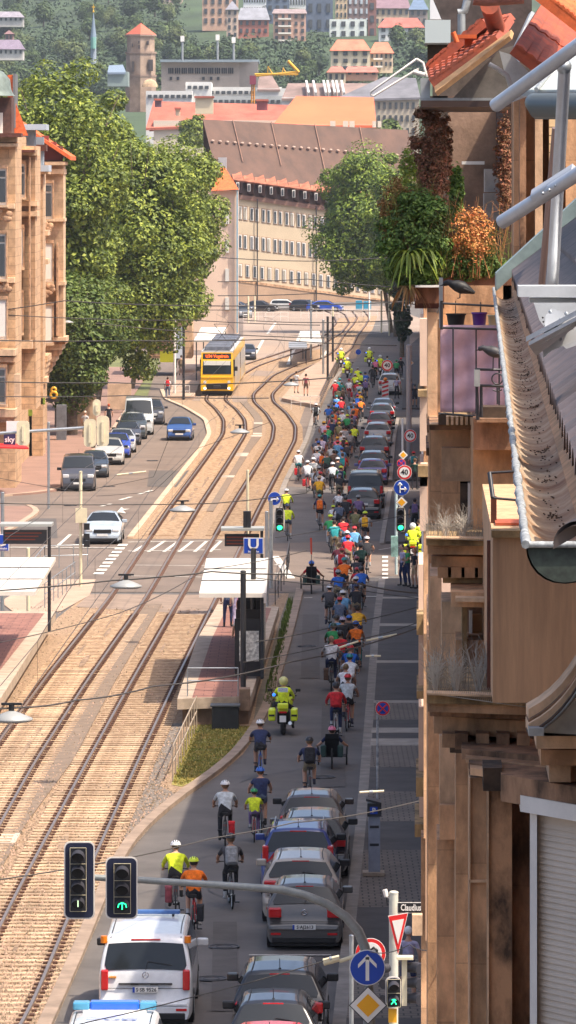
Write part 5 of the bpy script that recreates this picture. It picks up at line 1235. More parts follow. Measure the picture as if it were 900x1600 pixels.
b = MB(); b.tube([W(740,-4,60), W(760,-2,60), W(818,-6,60)], .085, 12); b.build('duct_pipe', mat('terracotta_pipe', (.25,.10,.08), .6, 0, 5, .3), midb)
b = MB(); pb(b, 672, 704, -20, 30, 75, 2); b.build('chimney', mat('white_chimney', (.72,.73,.75), .7), midb)
b = MB(); pb(b, 664, 704, 31, 67, 70, 2); pb(b, 668, 700, 67, 100, 71, 1.5, 0, 1); b.build('dormer_box', [mat('dormer_grey', (.46,.52,.52), .6), blackst], midb)
b = MB(); b.cyl(W(721,55,68), W(721,22,68), .05, 8); b.tube([W(716,20,68),W(726,17,68),W(730,0,68)], .05, 8); b.build('vent_pipe', zinc, midb)
b = MB(); b.tube([W(714,66,61),W(708,50,61)], .03, 5); pb(b, 714, 745, 54, 60, 62, .3); pb(b, 726, 738, 60, 78, 62.3, .3); b.build('snow_guard', tile_o, midb)
b = MB(); b.tube([W(764,100,56), W(778,108,56), W(792,118,56), W(800,138,56)], .03, 6); b.build('cable', zinc, midb)
b = MB(); b.tube([W(654,95,66),W(651,92,66),W(579,144,66),W(580,149,66),W(584,150,66),W(646,112,66),W(654,108,66)], .016, 6); b.tube([W(651,92,66),W(661,98,66),W(667,120,66)], .016, 6); b.tube([W(646,112,66),W(664,117,66)], .03, 6)
tag(b.build('wire_outrigger', sill_w), 'white looped metal rod sticking out from the eaves over the street', 'bracket')
# near zinc bay roof (top right) with round gutter
bay = empty('bay_roof', 'zinc-clad bay roof with a wide dark grey gutter at the upper right', 'roof', W(860, 170, 40))
b = MB(); 
L1 = [W(818,148,42), W(828,168,41), W(842,182,40.5), W(900,184,40), (W(960,184,39.8))]
b.hexa([W(815,150,42),W(960,150,40),W(960,150,44),W(815,150,45),W(815,143,42),W(960,143,40),W(960,143,44),W(815,143,45)]); 
b.build('gutter_edge', zinc, bay)
b = MB(); b.tube([W(834,160,40.4),W(842,166,40.2),W(960,166,39.5)], [.07,.10,.10], 14); b.build('gutter', mat('gutter_grey', (.13,.15,.15), .4, .4), bay)
b = MB(); b.hexa([W(820,143,42),W(960,143,40),W(980,40,46),W(905,60,46),W(820,140,42),W(960,140,40),W(980,36,46),W(905,56,46)]); b.build('zinc_roof', mat('zinc_pale', (.55,.60,.58), .5, .2, 2, .12), bay)
for i in range(4):
    b = MB(); b.tube([W(838+i*30,140,41.5), W(905+i*22,60,45.8)], .02, 5); b.build('standing_seam', zinc, bay)

# ---------------- the photographer's roof edge: gutter, tiles, antenna mounts ----------------
roof = empty('tiled_roof', 'near grey-brown tiled roof sloping down to a weathered gutter on the right', 'roof', W(860, 700, 25))
ZG = 16.5
def GX(Y): return .13+.0356*Y
tile_g = mat('roof_tile_grey', (.16,.12,.115), .6, 0, 2.2, .35, .25, 22, streak=1, col2=(.085,.07,.072))
b = MB(); ys = [13.0+i*.055 for i in range(int(35/.055))]
sl = math.tan(math.radians(44)); nrow = 9; vs = []; fs = []
Yn = [14.7+i*.035 for i in range(940)]
for i, Y in enumerate(Yn):
    ph = (Y/.52) % 1.0; wv = .10*abs(math.sin(PI*ph))**.5
    for r in range(nrow):
        for e in (0, 1):
            u = .17+(r+e*.98)*.34; dz = .03*(1-e)
            vs.append((GX(Y)+u-dz*.5, Y, ZG+.04+(u-.17)*sl*.9+wv+dz))
m2_ = nrow*2
for i in range(len(Yn)-1):
    for j in range(m2_-1): fs.append([i*m2_+j, i*m2_+j+1, (i+1)*m2_+j+1, (i+1)*m2_+j])
b.add(vs, fs, 0, True); b.build('tiles', tile_g, roof)
b = MB(); b.hexa([(GX(14.7)+.18,14.7,ZG-.08),(GX(14.7)+3.2,14.7,ZG+2.3),(GX(47.6)+3.2,47.6,ZG+2.3),(GX(47.6)+.18,47.6,ZG-.08),(GX(14.7)+.16,14.7,ZG-.02),(GX(14.7)+3.2,14.7,ZG+2.6),(GX(47.6)+3.2,47.6,ZG+2.6),(GX(47.6)+.16,47.6,ZG-.02)]); b.build('roof_body', stucco, roof)
b = MB(); b.prism([Vector((GX(14.7)+2.3,14.7,0)),Vector((GX(14.7)+9,14.7,0)),Vector((GX(49.5)+9,49.5,0)),Vector((GX(49.5)+2.3,49.5,0))],(0,0,ZG+1.9)); b.build('shade_wall', stucco, roof)  # unseen house body, added to keep the sun off the facade beyond
b = MB(); b.hexa([(GX(14.7)+2.3,14.7,ZG+1.9),(GX(14.7)+9,14.7,ZG+1.9),(GX(49.5)+9,49.5,ZG+1.9),(GX(49.5)+2.3,49.5,ZG+1.9),(GX(14.7)+5.6,14.7,ZG+4.8),(GX(14.7)+6,14.7,ZG+4.8),(GX(49.5)+6,49.5,ZG+4.8),(GX(49.5)+5.6,49.5,ZG+4.8)]); b.build('shade_roof', tile_g, roof)  # out-of-view roof on that body, added with it for shade
b = MB(); b.hexa([(GX(47.6)+.02,47.6,ZG-.02),(GX(47.6)+3.2,47.6,ZG+2.92),(GX(47.6)+3.2,47.9,ZG+2.92),(GX(47.6)+.02,47.9,ZG-.02),(GX(47.6)+.02,47.6,ZG+.14),(GX(47.6)+3.2,47.6,ZG+3.08),(GX(47.6)+3.2,47.9,ZG+3.08),(GX(47.6)+.02,47.9,ZG+.14)]); b.build('verge_flashing', mat('zinc_green', (.28,.36,.35), .5, .3, 4, .2), roof)
gut = empty('roof_gutter', 'half-round zinc gutter with lumpy edge running toward the camera on the right', 'gutter', (GX(14.6), 14.6, ZG))
zi = mat('gutter_inside', (.50,.40,.29), .75, 0, 2.2, .5, .5, 14, col2=(.22,.11,.05)); vs = []; fs = []; n = 12; YY = [14.55+i*.25 for i in range(134)]  # tan and dark noise paints the lit trough and its shaded hollows
for Y in YY:
    for j in range(n+1):
        a = PI*j/n; vs.append((GX(Y)+.1-.1*math.cos(a), Y, ZG-.10*math.sin(a)*(1.0 if j < n/2 else 1)))
for i in range(len(YY)-1):
    for j in range(n): fs.append([i*(n+1)+j, i*(n+1)+j+1, (i+1)*(n+1)+j+1, (i+1)*(n+1)+j])
b = MB(); b.add(vs, fs, 0, True); vs2 = [(x+(-.004 if x < GX(y)+.1 else .004), y, z-.004) for x, y, z in vs]; b.add(vs2, fs, 1, True); b.build('trough', [zi, mat('gutter_under', (.06,.075,.06), .6, .2, 8, .4)], gut)
b = MB(); b.tube([(GX(Y)-.004+R.uniform(-.002,.002), Y, ZG+.004+R.uniform(-.003,.003)) for Y in [14.5+i*.16 for i in range(208)]], [.012+R.uniform(-.003,.004) for _ in range(208)], 8); b.build('bead', mat('bead_zinc', (.30,.32,.33), .7, .2, 25, .5), gut)
b = MB(); a0 = [(GX(14.55)+.1-.1*math.cos(PI*j/12), 14.55, ZG-.1*math.sin(PI*j/12)) for j in range(13)]; b.prism([Vector(v) for v in a0], (0,-.012,0)); b.build('end_cap', mat('gutter_end', (.025,.035,.028), .7, 0, 30, .5), gut)
b = MB(); b.tube([(GX(14.55)-.012,14.53,ZG+.004),(GX(14.55)+.22,14.53,ZG+.004)], .009, 8); b.build('end_bead', mat('bead_zinc'), gut)
db = MB()
for i in range(900):
    Y = 15+33*R.random(); Y = Y+.5*math.sin(Y*3.1); a = R.gauss(1.75+.15*math.sin(Y*1.3),.2); r = R.uniform(.0015,.005); x = GX(Y)+.1-.093*math.cos(a); z = ZG-.093*math.sin(a); db.ball((x, Y, z+r*.3), (r, r*3, r*.6), 0, 5, 3)
tag(db.build('leaf_litter', mat('litter', (.07,.045,.03), .95, 0, 40, .5)), 'dark leaf litter lying in the gutter', 'debris', None, 'stuff')
b = MB(); p = W(865,425,15.2)
b.tube([(p.x-.0,p.y,p.z),(p.x+.05,p.y+.0,p.z+.012),(p.x+.12,p.y,p.z-.02)], .03, 8)
# end ridge tile of the verge (dark half pipe at lower right)
b = MB(); vs = []; fs = []
for i in range(2):
    for j in range(11):
        a = PI*j/10; q = W(903,833,14.0); vs.append((q.x-.065*math.cos(a)+(i*.16), q.y-.0+i*.12, q.z-.03+.062*math.sin(a)+i*.08))
for j in range(10): fs.append([j, j+1, 12+j, 11+j])
b.add(vs, fs, 0, True); b.add([(x, y, z-.012) for x, y, z in vs], fs, 0, True); b.build('verge_tile', mat('verge_tile', (.055,.045,.045), .5), roof)
# antenna mount
mount = empty('antenna_mount', 'galvanised antenna mast with diagonal braces and perforated bracket on the tiled roof', 'mast', W(860,500,21))
galv = mat('galvanised_bright', (.58,.60,.63), .38, .55, 6, .12)
b = MB(); b.cyl(W(862,462,21), W(882,108,20.4), .024, 16); b.build('mast_tube', galv, mount)
b = MB(); b.cyl(W(845,458,21.4), W(868,200,21.2), .014, 12); b.build('support_tube', mat('copper_tube', (.36,.24,.20), .4, .6), mount)
b = MB(); b.cyl(W(774,165,18), W(915,62,17.6), .0235, 16); b.build('brace_tube', galv, mount); b = MB(); b.cyl(W(784,347,18), W(940,248,17.6), .0235, 16); b.build('brace_tube', galv, mount)
b = MB(); b.tube([W(836,309,17.85), W(900,268,17.75)], .030, 4); b.build('clamp', galv, mount)
b = MB()
for x, y in ((848,302),(868,290),(858,297),(884,280)): b.ball(W(x,y,17.75), .006, 0, 8, 5)
b.build('bolts', steel, mount)
b = MB(); b.ball(W(881,104,20.3), .03, 0, 10, 7); b.build('tube_cap', steel, mount)
gb = mat('bracket_zinc', (.62,.64,.65), .45, .35, 6, .1)
def gp3(x, y, Y): return W(x, y, Y)
b = MB(); pb(b, 810, 930, 447, 464, 20.6, .25); b.build('base_plate', gb, mount)
b = MB(); pb(b, 828, 930, 466, 473, 20.7, .2); b.build('base_plate', gb, mount)
pts = [(834,473),(930,473),(930,530),(885,545),(860,524),(843,500)]; b = MB(); b.prism([W(x,y,20.6) for x, y in pts], (0,.02,0)); b.build('gusset', gb, mount)
pts = [(852,494),(862,482),(876,486),(890,496),(930,498),(930,520),(862,548),(848,560)]; b = MB(); b.prism([W(x,y,20.3) for x, y in pts], (0,.012,0)); b.build('gusset', gb, mount)
b = MB()
for (dx, dy) in ((0,0),(8,12)):
    b.hexa([W(822+dx,534+dy,20.2),W(940+dx,472+dy,19.6),W(940+dx,472+dy,20.0),W(822+dx,534+dy,20.6),W(822+dx,526+dy,20.2),W(940+dx,464+dy,19.6),W(940+dx,464+dy,20.0),W(822+dx,526+dy,20.6)])
b.hexa([W(826,540,20.1),W(940,480,19.5),W(940,480,19.7),W(838,556,20.3),W(826,534,20.1),W(940,474,19.5),W(940,474,19.7),W(838,550,20.3)]); b.build('rail_bracket', galv, mount)
b = MB()
for x, y in ((860,487),(876,500),(893,512),(870,512),(885,490),(845,535),(868,523),(889,511),(875,530)): b.ball(W(x,y,20.15), .008, 0, 8, 5); 
for i in range(9): a = 2.2-i*.22; b.ball(W(878+30*math.cos(a+.9), 495+30*math.sin(a+.9), 20.55), .004, 1, 6, 4)
b.build('bolts', [steel, black], mount)

# ---------------- balcony things ----------------
bal = empty('balcony_railing', 'dark metal balcony railing with a mauve fabric screen', 'railing', W(740, 650, 58))
b = MB(); mv = mat('mauve_fabric', (.50,.33,.38), .9, 0, 2.5, .15, .2, 10); vs = []; fs = []; nx, ny = 40, 16
for i in range(nx+1):
    for j in range(ny+1):
        x = 688+(798-688)*i/nx; y = 508+(644-508)*j/ny + (6 if i > nx*.5 else 0)*(j/ny) ; p = W(x, y, 58)
        vs.append((p.x, p.y+.025*math.sin(i*.55+.4*math.sin(j*.5))+.02*math.sin(j*1.3+i*.2), p.z))
for i in range(nx):
    for j in range(ny): fs.append([i*(ny+1)+j, (i+1)*(ny+1)+j, (i+1)*(ny+1)+j+1, i*(ny+1)+j+1])
b.add(vs, fs, 0, True); o = b.build('fabric_screen', mv, bal); sd_ = o.modifiers.new('s', 'SOLIDIFY'); sd_.thickness = .006
b = MB()
for (a, c, d, e) in ((688,512,790,515),(690,474,790,479),(688,646,752,651)): b.tube([W(a,c,57.9), W(d,e,57.9)], .014, 6)
for x in (708,744,780): b.tube([W(x,512,57.85), W(x,646,57.85)], .009, 6)
b.tube([W(690,470,57.9), W(690,515,57.9)], .016, 6); b.tube([W(684,488,59.5), W(690,474,57.9)], .014, 6); b.build('rail', darksteel, bal)
b = MB(); pb(b, 686, 692, 434, 512, 58.3, .1); b.build('post', zinc, bal)
rl = empty('balcony_railing', 'dark railing frame of the lower ledge where the grey pigeon perches', 'railing', W(760, 650, 55))
b = MB(); 
for pts in ([(742,577),(786,578),(790,602)],[(742,602),(795,604)],[(744,577),(747,656)],[(752,604),(752,652)]): b.tube([W(x,y,55) for x,y in pts], .016, 6)
b.build('rail', darksteel, rl); b = MB(); pb(b, 741, 750, 578, 604, 54.9, .1); b.build('post', zinc, rl)
b = MB(); b.torus(W(777,592,54.9), .055, .008, 'y', 20, 5); b.tube([W(777,605,54.9), W(777,632,54.9)], .010, 5); b.tube([W(770,609,54.9), W(777,612,54.9), W(784,609,54.9)], .008, 5); b.build('ornament', darksteel, rl)
rr_ = empty('balcony_railing', 'rust-red metal post and short rail above the terracotta tray', 'railing', W(775, 800, 51))
b = MB(); pb(b, 761, 770, 845, 1078, 50.5, .12, 0); b.build('downpipe', brown_metal, rr_)
b = MB(); pb(b, 767, 776, 776, 848, 50.6, .1); b.build('post', brown_metal, rr_)
b = MB(); b.tube([W(764,739,50.6), W(815,736,50.6)], .014, 6); b.tube([W(769,778,50.4), W(815,782,50.4)], .014, 6); b.tube([W(765,739,50.6), W(770,778,50.4)], .022, 6); b.build('rail', darksteel, rr_)
b = MB(); P_ = P8(776,826,820,842,50.3,.5); b.hexa(P_); P_ = P8(781,820,826,838,50.25,.05); b.hexa(P_, 1); b.hexa(P8(774,828,817,821,50.2,.6)); tag(b.build('terracotta_planter', [mat('terracotta', (.45,.10,.045), .7, 0, 8, .25), mat('terracotta_dark', (.25,.05,.025), .8)]), 'glossy red-brown terracotta planter on the ledge below the near gutter', 'planter')
# pots
def pot(x0, x1, y0, y1, Y, m, label, lip=True):
    c = W((x0+x1)/2, y1, Y); r = (x1-x0)/2*Y/F; h = (y1-y0)*Y/F
    b = MB(); b.tube([c, c+Vector((0,0,h*.9)), c+Vector((0,0,h*.9)), c+Vector((0,0,h)), c+Vector((0,0,h)), c+Vector((0,0,h*.9))], [r*.75,r*.95,r*1.04,r*1.04,r*.9,r*.9], 20); return tag(b.build('flower_pot', m), label, 'flower pot')
pot(697,728,490,512,58.6, mat('pot_black', (.02,.02,.025), .6), 'wide black tub on the balcony'); pot(737,761,488,514,58.5, mat('pot_purple', (.12,.03,.30), .4), 'violet flower pot on the balcony'); pot(762,781,492,514,58.7, mat('pot_cream', (.70,.62,.38), .6), 'cream coloured pot beside the violet one')
# ---------------- leaves ----------------
def leafcloud(mb, c, r, n, s, flat=1.0, shell=.55, rng=R):
    for _ in range(n):
        while True:
            d = Vector((rng.gauss(0,1), rng.gauss(0,1), rng.gauss(0,1)))
            if d.length > .01: break
        d.normalize(); q = shell+(1-shell)*rng.random()**.5; p = Vector((c[0]+d.x*r[0]*q, c[1]+d.y*r[1]*q, c[2]+d.z*r[2]*q))
        nrm = (d+Vector((rng.uniform(-.7,.7), rng.uniform(-.7,.7), rng.uniform(-.1,1.2)))).normalized()
        a = nrm.cross(Vector((rng.uniform(-1,1), rng.uniform(-1,1), rng.uniform(-1,1)))).normalized(); b_ = nrm.cross(a); z = s*rng.uniform(.6,1.35)
        mb.add([p-a*z, p-b_*z*.55+nrm*z*.12, p+a*z, p+b_*z*.55+nrm*z*.12], [[0,1,2,3]])
def blobcloud(mb, cx, cy, cz, rx, ry, rz, nb, n, s, br=.33, rng=R):
    for _ in range(nb):
        while True:
            d = Vector((rng.uniform(-1,1), rng.uniform(-1,1), rng.uniform(-1,1)))
            if .35 < d.length < 1: break
        k = br*rng.uniform(.6,1.35); d = d*(1-k*.5)
        m_r = min(rx, rz)*k
        leafcloud(mb, (cx+d.x*rx, cy+d.y*ry, cz+d.z*rz), (m_r*1.15, m_r, m_r*.9), n//nb, s, rng=rng)
lf3 = mat('street_tree_leaves', (.25,.36,.04), .6, 0, 1.0, .3, island=.5, trans=.22, col2=(.05,.09,.014))
lf1 = mat('plane_leaves', (.27,.335,.042), .6, 0, 1.1, .3, island=.55, trans=.22, col2=(.07,.11,.017)); lf2 = mat('leaves_deep', (.11,.165,.03), .6, 0, .5, .3, island=.35, trans=.25)  # colour ramps paint bright highlights and dark gaps into the crowns
bark = mat('bark', (.16,.12,.085), .9, 0, 6, .4); 
def tree(name, label, base, h, crown, nleaf, ls, m, trunk_r=.35, group=None, lean=0, blobs=60, seed=1, br=.3, zc=None, cat='tree'):
    rng = random.Random(seed); root = empty(name, label, cat, base, group); rx, ry, rz = crown; cz = zc if zc is not None else h-rz
    b = MB(); b.tube([(lean,0,-.2),(lean*.7,0,h*.25),(0,.1,h*.5),(.1,0,h*.8)], [trunk_r*1.2,trunk_r,trunk_r*.7,trunk_r*.2], 10)
    for i in range(9):
        a = rng.uniform(0,6.28); z = h*rng.uniform(.25,.6); b.tube([(0,0,z),(math.cos(a)*rx*.4,math.sin(a)*ry*.4,z+rz*.3),(math.cos(a)*rx*.8,math.sin(a)*ry*.8,z+rz*.7)], [trunk_r*.4,trunk_r*.25,trunk_r*.06], 6)
    t = b.build('trunk', bark); t.parent = root
    b = MB(); blobcloud(b, 0, 0, cz, rx, ry, rz, blobs, nleaf, ls, br, rng); leafcloud(b, (0,0,cz), (rx*.75,ry*.75,rz*.8), nleaf//10, ls*1.5, rng=rng, shell=.8); t = b.build('crown', m, recalc=False); t.parent = root
    return root
def at(px, Y): return Vector(((px-CX)*Y/F, Y, 0))
tree('plane_tree', 'tallest dense plane tree with its top above the left apartment building', at(96,372), 27.2, (5.0,5.2,12.0), 42000, .155, lf1, .4, 'plane trees on the left side', 0, 110, 3, .30)
tree('plane_tree', 'plane tree at the left edge directly behind the left apartment building', at(30,400), 26.6, (4.8,5,11.5), 24000, .17, lf1, .45, 'plane trees on the left side', 0, 70, 4)
tree('plane_tree', 'plane tree second from the right in the left-hand row, over the parked vans', at(212,400), 22.2, (5.2,5.0,10.4), 44000, .155, lf1, .22, 'plane trees on the left side', -3.0, 110, 5)
tree('plane_tree', 'rightmost plane tree of the left row, reaching towards the pale narrow house', at(272,440), 21.8, (4.5,5.0,8.6), 38000, .155, lf1, .18, 'plane trees on the left side', -3.5, 80, 6)
tree('plane_tree', 'plane tree filling the gap behind the two tallest ones', at(165,425), 25.0, (5.2,5.0,11.0), 34000, .165, lf1, .45, 'plane trees on the left side', -2, 70, 7)
tree('plane_tree', 'low dark plane tree over the left pavement with its trunk beside the grey kiosk', at(112,362), 12.0, (4.0,4.0,5.2), 20000, .14, lf2, .35, 'plane trees on the left side', 0, 60, 8)
tree('plane_tree', 'round light-green tree in front of the long brown-roofed building', at(568,600), 21.8, (5.8,5.4,9.3), 32000, .18, lf3, .22, None, 3.2, 70, 9)
tree('plane_tree', 'lower crown of light-green tree beside the round one, nearer the house front', at(618,585), 20.5, (3.8,4,9.0), 17000, .18, lf3, .2, None, 0, 50, 12)
tree('dark_tree', 'dark narrow evergreen against the house front above the motorcycles', at(628,520), 10.6, (1.05,1.4,5.2), 6000, .15, mat('leaves_dark', (.022,.04,.012), .7, 0, 1, .3, island=.3), .2, None, 0, 30, 10)
def bush(label, x, y, Y, rx, rz, n, s, m, nm='bush', seed=3, cat='bush', ry=None):
    iv = nm in ('dead_ivy', 'balcony_shrub', 'orange_plant')
    rng = random.Random(seed); c = W(x, y, Y); root = empty(nm, label, cat, (c.x, c.y, c.z-rz)); b = MB(); b.tube([(0,0,0),(0,0,rz)], .03*min(1,rx*2), 5); b.build('stem', bark).parent = root
    b = MB(); blobcloud(b, 0, 0, rz, rx, ry or rx, rz, 80 if iv else 26, n, s, .24 if iv else .38, rng)
    if iv: leafcloud(b, (0,0,rz), (rx*1.0,(ry or rx),rz*1.0), n//3, s, rng=rng, shell=.1); o = b.build('foliage', m, recalc=False); o.parent = root; return root
bush('rounded bush at the foot of the plane trees, beside the tram stop wall', 225, 566, 425, 1.3, .95, 2400, .12, lf1, seed=21); bush('low bush on the bank left of the rounded one', 200, 560, 430, 1.2, 1.3, 1800, .13, lf2, seed=22)
Yb = 61.5
dead = mat('dead_ivy', (.24,.11,.055), .9, 0, 6, .5, island=.5); green_p = mat('balcony_leaves', (.12,.21,.035), .6, 0, 5, .5, island=.45, trans=.2); orange_p = mat('orange_leaves', (.62,.26,.07), .7, 0, 5, .35, island=.4); lime = mat('lime_leaves', (.24,.32,.04), .5, 0, 4, .3, island=.35, trans=.25)
bush('withered brown ivy hanging from the eaves beside the loggia', 668, 262, Yb+1.5, .25, .84, 15000, .018, dead, 'dead_ivy', 31, 'ivy', .3)
bush('second strand of brown ivy nearer the loggia wall', 692, 235, Yb+2.5, .12, .62, 3600, .02, dead, 'dead_ivy', 36, 'ivy', .2)
bush('brown ivy hanging on the right side of the loggia', 787, 260, Yb+3.5, .12, .75, 3000, .02, dead, 'dead_ivy', 37, 'ivy', .2)
bush('large green leafy balcony shrub at the left end of the planter', 650, 372, Yb, .46, .62, 13000, .026, green_p, 'balcony_shrub', 32, 'shrub', .4)
bush('dark green climbing plant in the middle of the loggia', 712, 300, Yb+4, .10, .4, 1500, .03, green_p, 'balcony_shrub', 38, 'shrub', .15)
bush('green undergrowth along the loggia planter', 735, 412, Yb, .48, .20, 3600, .022, green_p, 'balcony_shrub', 33, 'shrub', .25)
bush('orange-leaved plant in the middle of the planter', 736, 372, Yb-.1, .30, .38, 2000, .017, orange_p, 'orange_plant', 34, 'shrub', .25)
bush('orange tinted tall shoots at the left tip of the balcony greenery', 618, 335, Yb, .20, .48, 3200, .018, mat('rusty_leaves', (.30,.16,.05), .8, island=.4), 'orange_plant', 35, 'shrub', .15)
bush('tall pale green shoot above the balcony shrub', 637, 262, Yb+.5, .10, .30, 600, .02, lime, 'balcony_shrub', 39, 'shrub', .15)
bush('dark green bushy plant in the black tub behind the crow', 712, 470, 58.7, .10, .16, 1500, .014, mat('heather_green', (.03,.07,.015), .8, island=.3), 'potted_plant', 40, 'plant')
bush('brown dried heather in the violet pot', 751, 472, 58.6, .14, .12, 1800, .012, mat('heather_brown', (.16,.08,.055), .9, island=.4), 'potted_plant', 41, 'plant')
def palm(label, x, y, Y, n, ln, m, seed=5):
    rng = random.Random(seed); b = MB(); c = W(x, y, Y)
    for i in range(n):
        a = rng.uniform(0, 6.28); l = ln*rng.uniform(.6,1.1); prev = None; up = rng.uniform(.4,1.3); pts = []
        for t in range(7):
            u = t/6; pts.append(c+Vector((math.cos(a)*l*u, math.sin(a)*l*u*.6, l*(up*u-1.5*u*u))))
        sd = Vector((-math.sin(a), math.cos(a), .2)).normalized()
        vs = []; 
        for t, p in enumerate(pts): w = .018*(1-abs(t/6-.3)*1.2)+.002; vs += [p-sd*w, p+sd*w]
        b.add(vs, [[2*t, 2*t+1, 2*t+3, 2*t+2] for t in range(6)])
    return tag(b.build('strappy_plant', m, recalc=False), label, 'plant')
palm('yellow-green arching strappy plant hanging over the planter edge', 640, 400, Yb-.3, 60, .34, lime); palm('lime green leafy clump right of the strappy plant', 665, 395, Yb-.3, 50, .24, lime, 8)
palm('brown withered strands hanging below the planter corner', 638, 452, Yb-.2, 40, .26, mat('straw', (.30,.17,.07), .9, island=.4), 9)
def twigs(label, x0, x1, y0, y1, Y, n, m, lean=.25, r=.0022, seed=3, nm='dry_twigs', spread=1):
    rng = random.Random(seed); b = MB(); 
    for i in range(n):
        x = rng.uniform(x0, x1); p = W(x, y1+rng.uniform(-2,2), Y+rng.uniform(-.1,.2)); h = (y1-y0)*Y/F*rng.uniform(.4,1.0); q = p+Vector((rng.uniform(-lean,lean)*h, rng.uniform(-.1,.1), h)); b.tube([p, p.lerp(q,.5)+Vector((rng.uniform(-.02,.02)*spread,0,0)), q], [r,r*.8,r*.4], 4, cap=False)
        for _ in range(3):
            a = p.lerp(q, rng.uniform(.3,.9)); b.tube([a, a+Vector((rng.uniform(-.10,.10)*spread, 0, rng.uniform(.02,.12)))], [r*.6,r*.3], 3, cap=False)
    return tag(b.build(nm, m, recalc=False), label, 'dry plant')
tw = mat('grey_twigs', (.30,.26,.22), .9); 
twigs('grey dry twigs on the upper cornice ledge', 668, 762, 785, 846, 56.3, 90, tw, seed=4); 
for (x, y0, y1) in ((694,815,842),(722,810,842)): twigs('pale feathery dry stalk on the upper ledge at x %d' % 0 if False else ('left' if x < 700 else 'right')+' pale feathery stalk on the upper cornice ledge', x-1, x+5, y0-12, y1, 56.2, 30, mat('pale_twigs', (.48,.44,.38), .9), .15, .004, seed=x)
twigs('dry twigs on the left part of the lower cornice ledge', 668, 765, 990, 1080, 51, 110, tw, .3, seed=6)
for (x, y0, y1, w) in ((678,1012,1078,'leftmost'),(710,1015,1082,'second from left'),(745,1000,1080,'widest')): twigs('%s pale feathery stalk on the lower cornice ledge' % w, x-1, x+6, y0, y1, 50.6, 34, mat('pale_twigs'), .25, .004, seed=x)
def spikes(label, x0, x1, y, Y, k, dy):
    b = MB(); n = int((x1-x0)/3.2)
    for i in range(n):
        t = i/n; x = x0+(x1-x0)*t; Yt = Y-k*t; yy = y+dy*t; p = W(x, yy, Yt)
        for s in (-1, 1): b.cyl(p, p+Vector((s*.02+.04, -.03, .13)), .0016, 3)
    a = W(x0, y, Y); c = W(x1, y+dy, Y-k); b.tube([a, c], .004, 4); return tag(b.build('bird_spikes', mat('spike_metal', (.42,.38,.33), .5, .5)), label, 'bird spikes')
spikes('row of thin bird spikes along the lower cornice', 676, 830, 1084, 50.3, .3, 22); spikes('row of thin bird spikes along the upper cornice', 690, 762, 842, 55.9, .1, 3)
for i, (x0, x1, y0, y1, c_, nm_, r_) in enumerate(((655,700,330,432,(.20,.24,.05),'olive stems',.004),(700,790,300,434,(.42,.20,.07),'rust-brown stems',.004),(610,665,250,400,(.25,.26,.06),'thin olive shoots',.0035),(720,800,330,430,(.12,.16,.03),'dark green stems',.004),(640,700,300,420,(.30,.14,.06),'reddish dead stems',.0035))):
    twigs('wild %s rising from the loggia planter' % nm_, x0, x1, y0, y1, Yb-.15, 46, mat('stems%d' % i, c_, .9, island=.3), .35, r_, 60+i, 'wild_stems', 1.6)
# ---------------- birds ----------------
def bird(name, label, x, y, Y, ln, flip, col, perch):
    c = W(x, y, Y); root = empty(name, label, name, (c.x, c.y, c.z)); f = flip; m = mat('bird_%s' % name, col, .55, 0, 20, .25)
    b = MB(); P = [(-.50*f,0,.10),(-.46*f,0,.16),(-.34*f,0,.20),(-.24*f,0,.15),(-.08*f,0,.10),(.12*f,0,.03),(.30*f,0,-.04),(.52*f,0,-.14)]
    b.tube([(p[0]*ln, 0, p[2]*ln) for p in P], [ln*r for r in (.035,.09,.10,.12,.19,.21,.14,.04)], 12); b.build('body', m).parent = root
    b = MB(); b.tube([(-.52*f*ln,0,.12*ln),(-.64*f*ln,0,.08*ln)], [ln*.025,ln*.005], 6); b.build('beak', black).parent = root
    b = MB(); 
    for s in (-1,1): b.ball((-.38*f*ln, s*ln*.06, .175*ln), ln*.014, 0, 6, 4)
    b.build('eye', mat('bird_eye', (.3,.1,.02), .2)).parent = root
    b = MB()
    for s in (-1,1): b.tube([(-.1*f*ln, s*.14*ln, .06*ln),(.15*f*ln, s*.15*ln, .0),(.42*f*ln, s*.08*ln, -.10*ln)], [.04*ln,.055*ln,.02*ln], 8)
    b.build('wings', mat('bird_wing_%s' % name, tuple(v*.75 for v in col), .6)).parent = root
    b = MB()
    for s in (-1,1):
        b.cyl((.04*ln, s*.05*ln, -.1*ln),(.03*ln, s*.06*ln, -perch),.006,5)
        for q in (-1,0,1): b.cyl((.03*ln, s*.06*ln, -perch),(.03*ln-.03*f, s*.06*ln+q*.012, -perch-.002),.004,4)
    b.build('legs', black).parent = root
    return root
bird('crow', 'black crow perched at the post of the plant balcony', 717, 451, 57.6, .33, 1, (.006,.006,.007), .10)
bird('pigeon', 'dark grey pigeon perched on the railing with a ring ornament', 769, 552, 54.9, .28, 1, (.035,.035,.04), .16)
